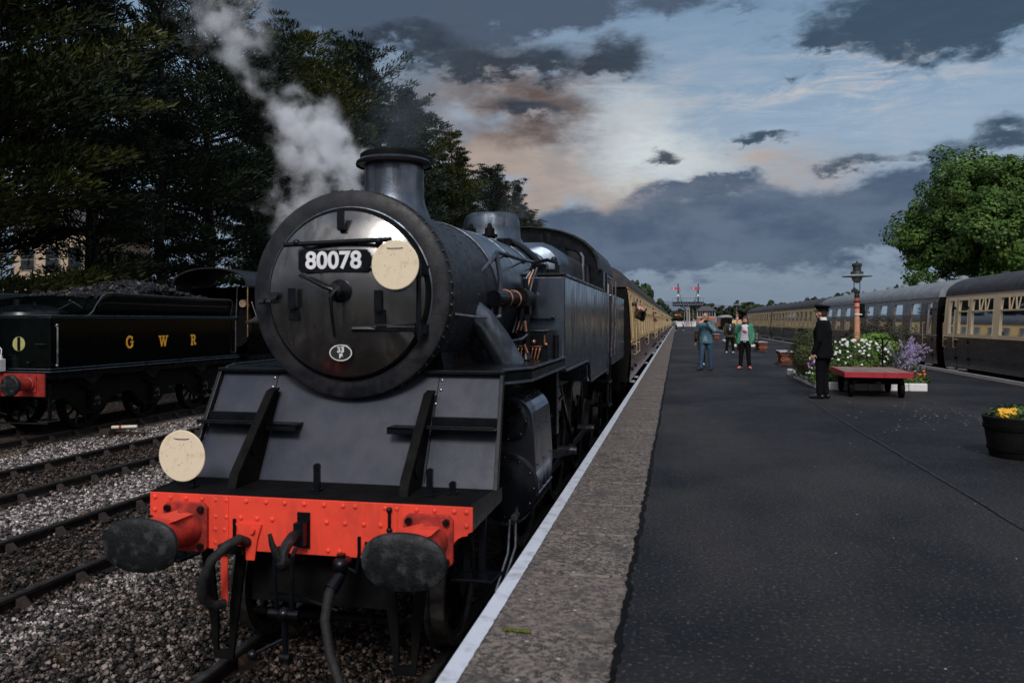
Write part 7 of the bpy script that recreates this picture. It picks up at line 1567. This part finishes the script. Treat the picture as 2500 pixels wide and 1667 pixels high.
# signal box
sx0, sx1 = gx(1702, 232), gx(1746, 232); sy_ = 232; sbx = thing('signal_box', ((sx0+sx1)/2, sy_, -1.2), 'small brick signal box with white windows behind the man in teal', 'building')
brick = mat('orange_brick', (.45, .14, .06), (.36, .11, .05), 20, .8)
m = MB(); m.box(sx0, sx1, sy_, sy_+4, -1.2, 2.35); m.build('brick_base', brick, sbx)
m = MB(); m.box(sx0-.02, sx1+.02, sy_-.02, sy_+4, 2.35, 4.3); m.build('upper_wall', sigw, sbx)
for i in range(7):
    a = sx0+.15+(sx1-sx0-.3)*i/7; m = MB(); m.box(a+.06, a+(sx1-sx0-.3)/7-.06, sy_-.05, sy_-.022, 2.75, 4.05); m.build('window', glassd, sbx)
m = MB(); m.rings([[(sx0-.5, sy_-.5, 4.3), (sx1+.5, sy_-.5, 4.3), (sx1+.5, sy_+4.5, 4.3), (sx0-.5, sy_+4.5, 4.3)], [(sx0+1.6, sy_+1.8, 5.7), (sx1-1.6, sy_+1.8, 5.7), (sx1-1.6, sy_+2.2, 5.7), (sx0+1.6, sy_+2.2, 5.7)]], smooth=False); rr_ = m.build('roof', slate, sbx)
m = MB(); m.box(sx0+1.2, sx0+1.8, sy_+2.3, sy_+2.9, 4.4, 6.3); m.build('chimney', brick, rr_)
# slender white lamp poles beside the far line
for i, (px, y, h) in enumerate(((1671, 190, 4.2), (1692, 190, 4.4), (1798, 120, 4.6), (1684.5, 220, 4.2))):
    t = thing('pole', (gx(px, y), y, -.9), 'thin pale pole '+['left of the gantry post', 'right of the gantry post', 'right of the far lamp post', 'just behind the gantry post'][i], 'pole')
    m = MB(); x = gx(px, y); m.tube([(x, y, -.9), (x, y, h-.4)], .06, 6, .045); m.build('pole_shaft', sigw, t); m = MB(); m.cbox((x, y, h-.35), (.3, .3, .14)); m.build('pole_head', sigb, t)
# ------------------------------------------------------------ steam and smoke: real volumes
def plume(name, label, box, blobs, dens, col, nscale, thr, seedv, aniso=.2, soft=.30):
    """box (x0,x1,y0,y1,z0,z1) closed; blobs (x,y,z,radius,amount) in world metres"""
    x0, x1, y0, y1, z0, z1 = box
    m = MB(); m.box(*box); M = bpy.data.materials.new(name); M.use_nodes = True; g = G(M.node_tree); o = g.n('ShaderNodeOutputMaterial')
    tc = g.n('ShaderNodeTexCoord').outputs['Object']
    nw = g.n('ShaderNodeTexNoise'); nw.inputs['Scale'].default_value = nscale*.9; nw.inputs['Detail'].default_value = 2; g.link(tc, nw.inputs['Vector'])
    sub = g.n('ShaderNodeVectorMath', operation='SUBTRACT'); g.link(nw.outputs['Color'], sub.inputs[0]); sub.inputs[1].default_value = (.5, .5, .5)
    sc = g.n('ShaderNodeVectorMath', operation='SCALE'); g.link(sub.outputs[0], sc.inputs[0]); sc.inputs['Scale'].default_value = soft*1.6
    ad = g.n('ShaderNodeVectorMath', operation='ADD'); g.link(tc, ad.inputs[0]); g.link(sc.outputs[0], ad.inputs[1]); P_ = ad.outputs[0]
    tot = None
    for bx, by, bz, br, amt in blobs:
        dn = g.n('ShaderNodeVectorMath', operation='DISTANCE'); g.link(P_, dn.inputs[0]); dn.inputs[1].default_value = (bx, by, bz)
        q_ = g.m('MULTIPLY', dn.outputs['Value'], 1/br); v = g.m('MULTIPLY', g.m('EXPONENT', g.m('MULTIPLY', g.m('MULTIPLY', q_, q_), -1.6)), amt); tot = v if tot is None else g.m('ADD', tot, v)
    nz = g.noise(tc, nscale, 5, .6)
    f = g.m('MULTIPLY', tot, g.ramp(nz, thr, thr+.30)); f = g.m('MULTIPLY', g.ramp(f, .06, .75), dens)
    v = g.n('ShaderNodeVolumePrincipled'); v.inputs['Color'].default_value = col+(1,); v.inputs['Anisotropy'].default_value = aniso; g.link(f, v.inputs['Density']); g.link(v.outputs[0], o.inputs['Volume'])
    ob = m.build(name, M); tag(ob, label, 'steam' if 'steam' in name else 'smoke', kind='stuff'); return ob
plume('steam_cloud', 'white steam drifting up and left from beside the smokebox', (-5.9, -2.8, 6.5, 9.0, 1.95, 5.6),
      [(-3.70, 7.2, 2.55, .26, .95), (-3.78, 7.3, 2.85, .22, .8), (-3.22, 7.4, 2.88, .27, 1.0), (-3.40, 7.5, 3.1, .34, 1.2), (-3.62, 7.6, 3.32, .38, 1.2), (-3.85, 7.7, 3.58, .32, 1.0), (-4.15, 7.8, 3.82, .26, .75), (-4.5, 7.9, 4.08, .20, .40),
       (-4.62, 8.0, 4.4, .30, .40), (-4.85, 8.0, 4.75, .46, .45), (-5.25, 8.0, 4.85, .34, .35), (-4.5, 8.0, 5.0, .36, .35)], 6.5, (.90, .92, .96), 3.6, .37, 1, soft=.36, aniso=-.1)
plume('chimney_smoke', 'thin dark smoke rising from the chimney', (-3.7, -1.6, 6.0, 8.2, 2.99, 4.8),
      [(-2.42, 6.6, 3.15, .32, 1.0), (-2.35, 6.8, 3.5, .40, .9), (-2.2, 7.1, 3.9, .5, .7), (-2.1, 7.3, 4.3, .5, .5)], .75, (.25, .30, .36), 2.6, .34, 2)
plume('steam_wisp', 'faint steam wisps above the safety valves behind the dome', (-3.6, -.9, 11.0, 14.2, 3.06, 5.2),
      [(-2.4, 12.0, 3.2, .35, .9), (-2.1, 12.4, 3.6, .45, .8), (-1.8, 12.8, 4.0, .5, .7)], .5, (.6, .62, .68), 2.0, .36, 3)
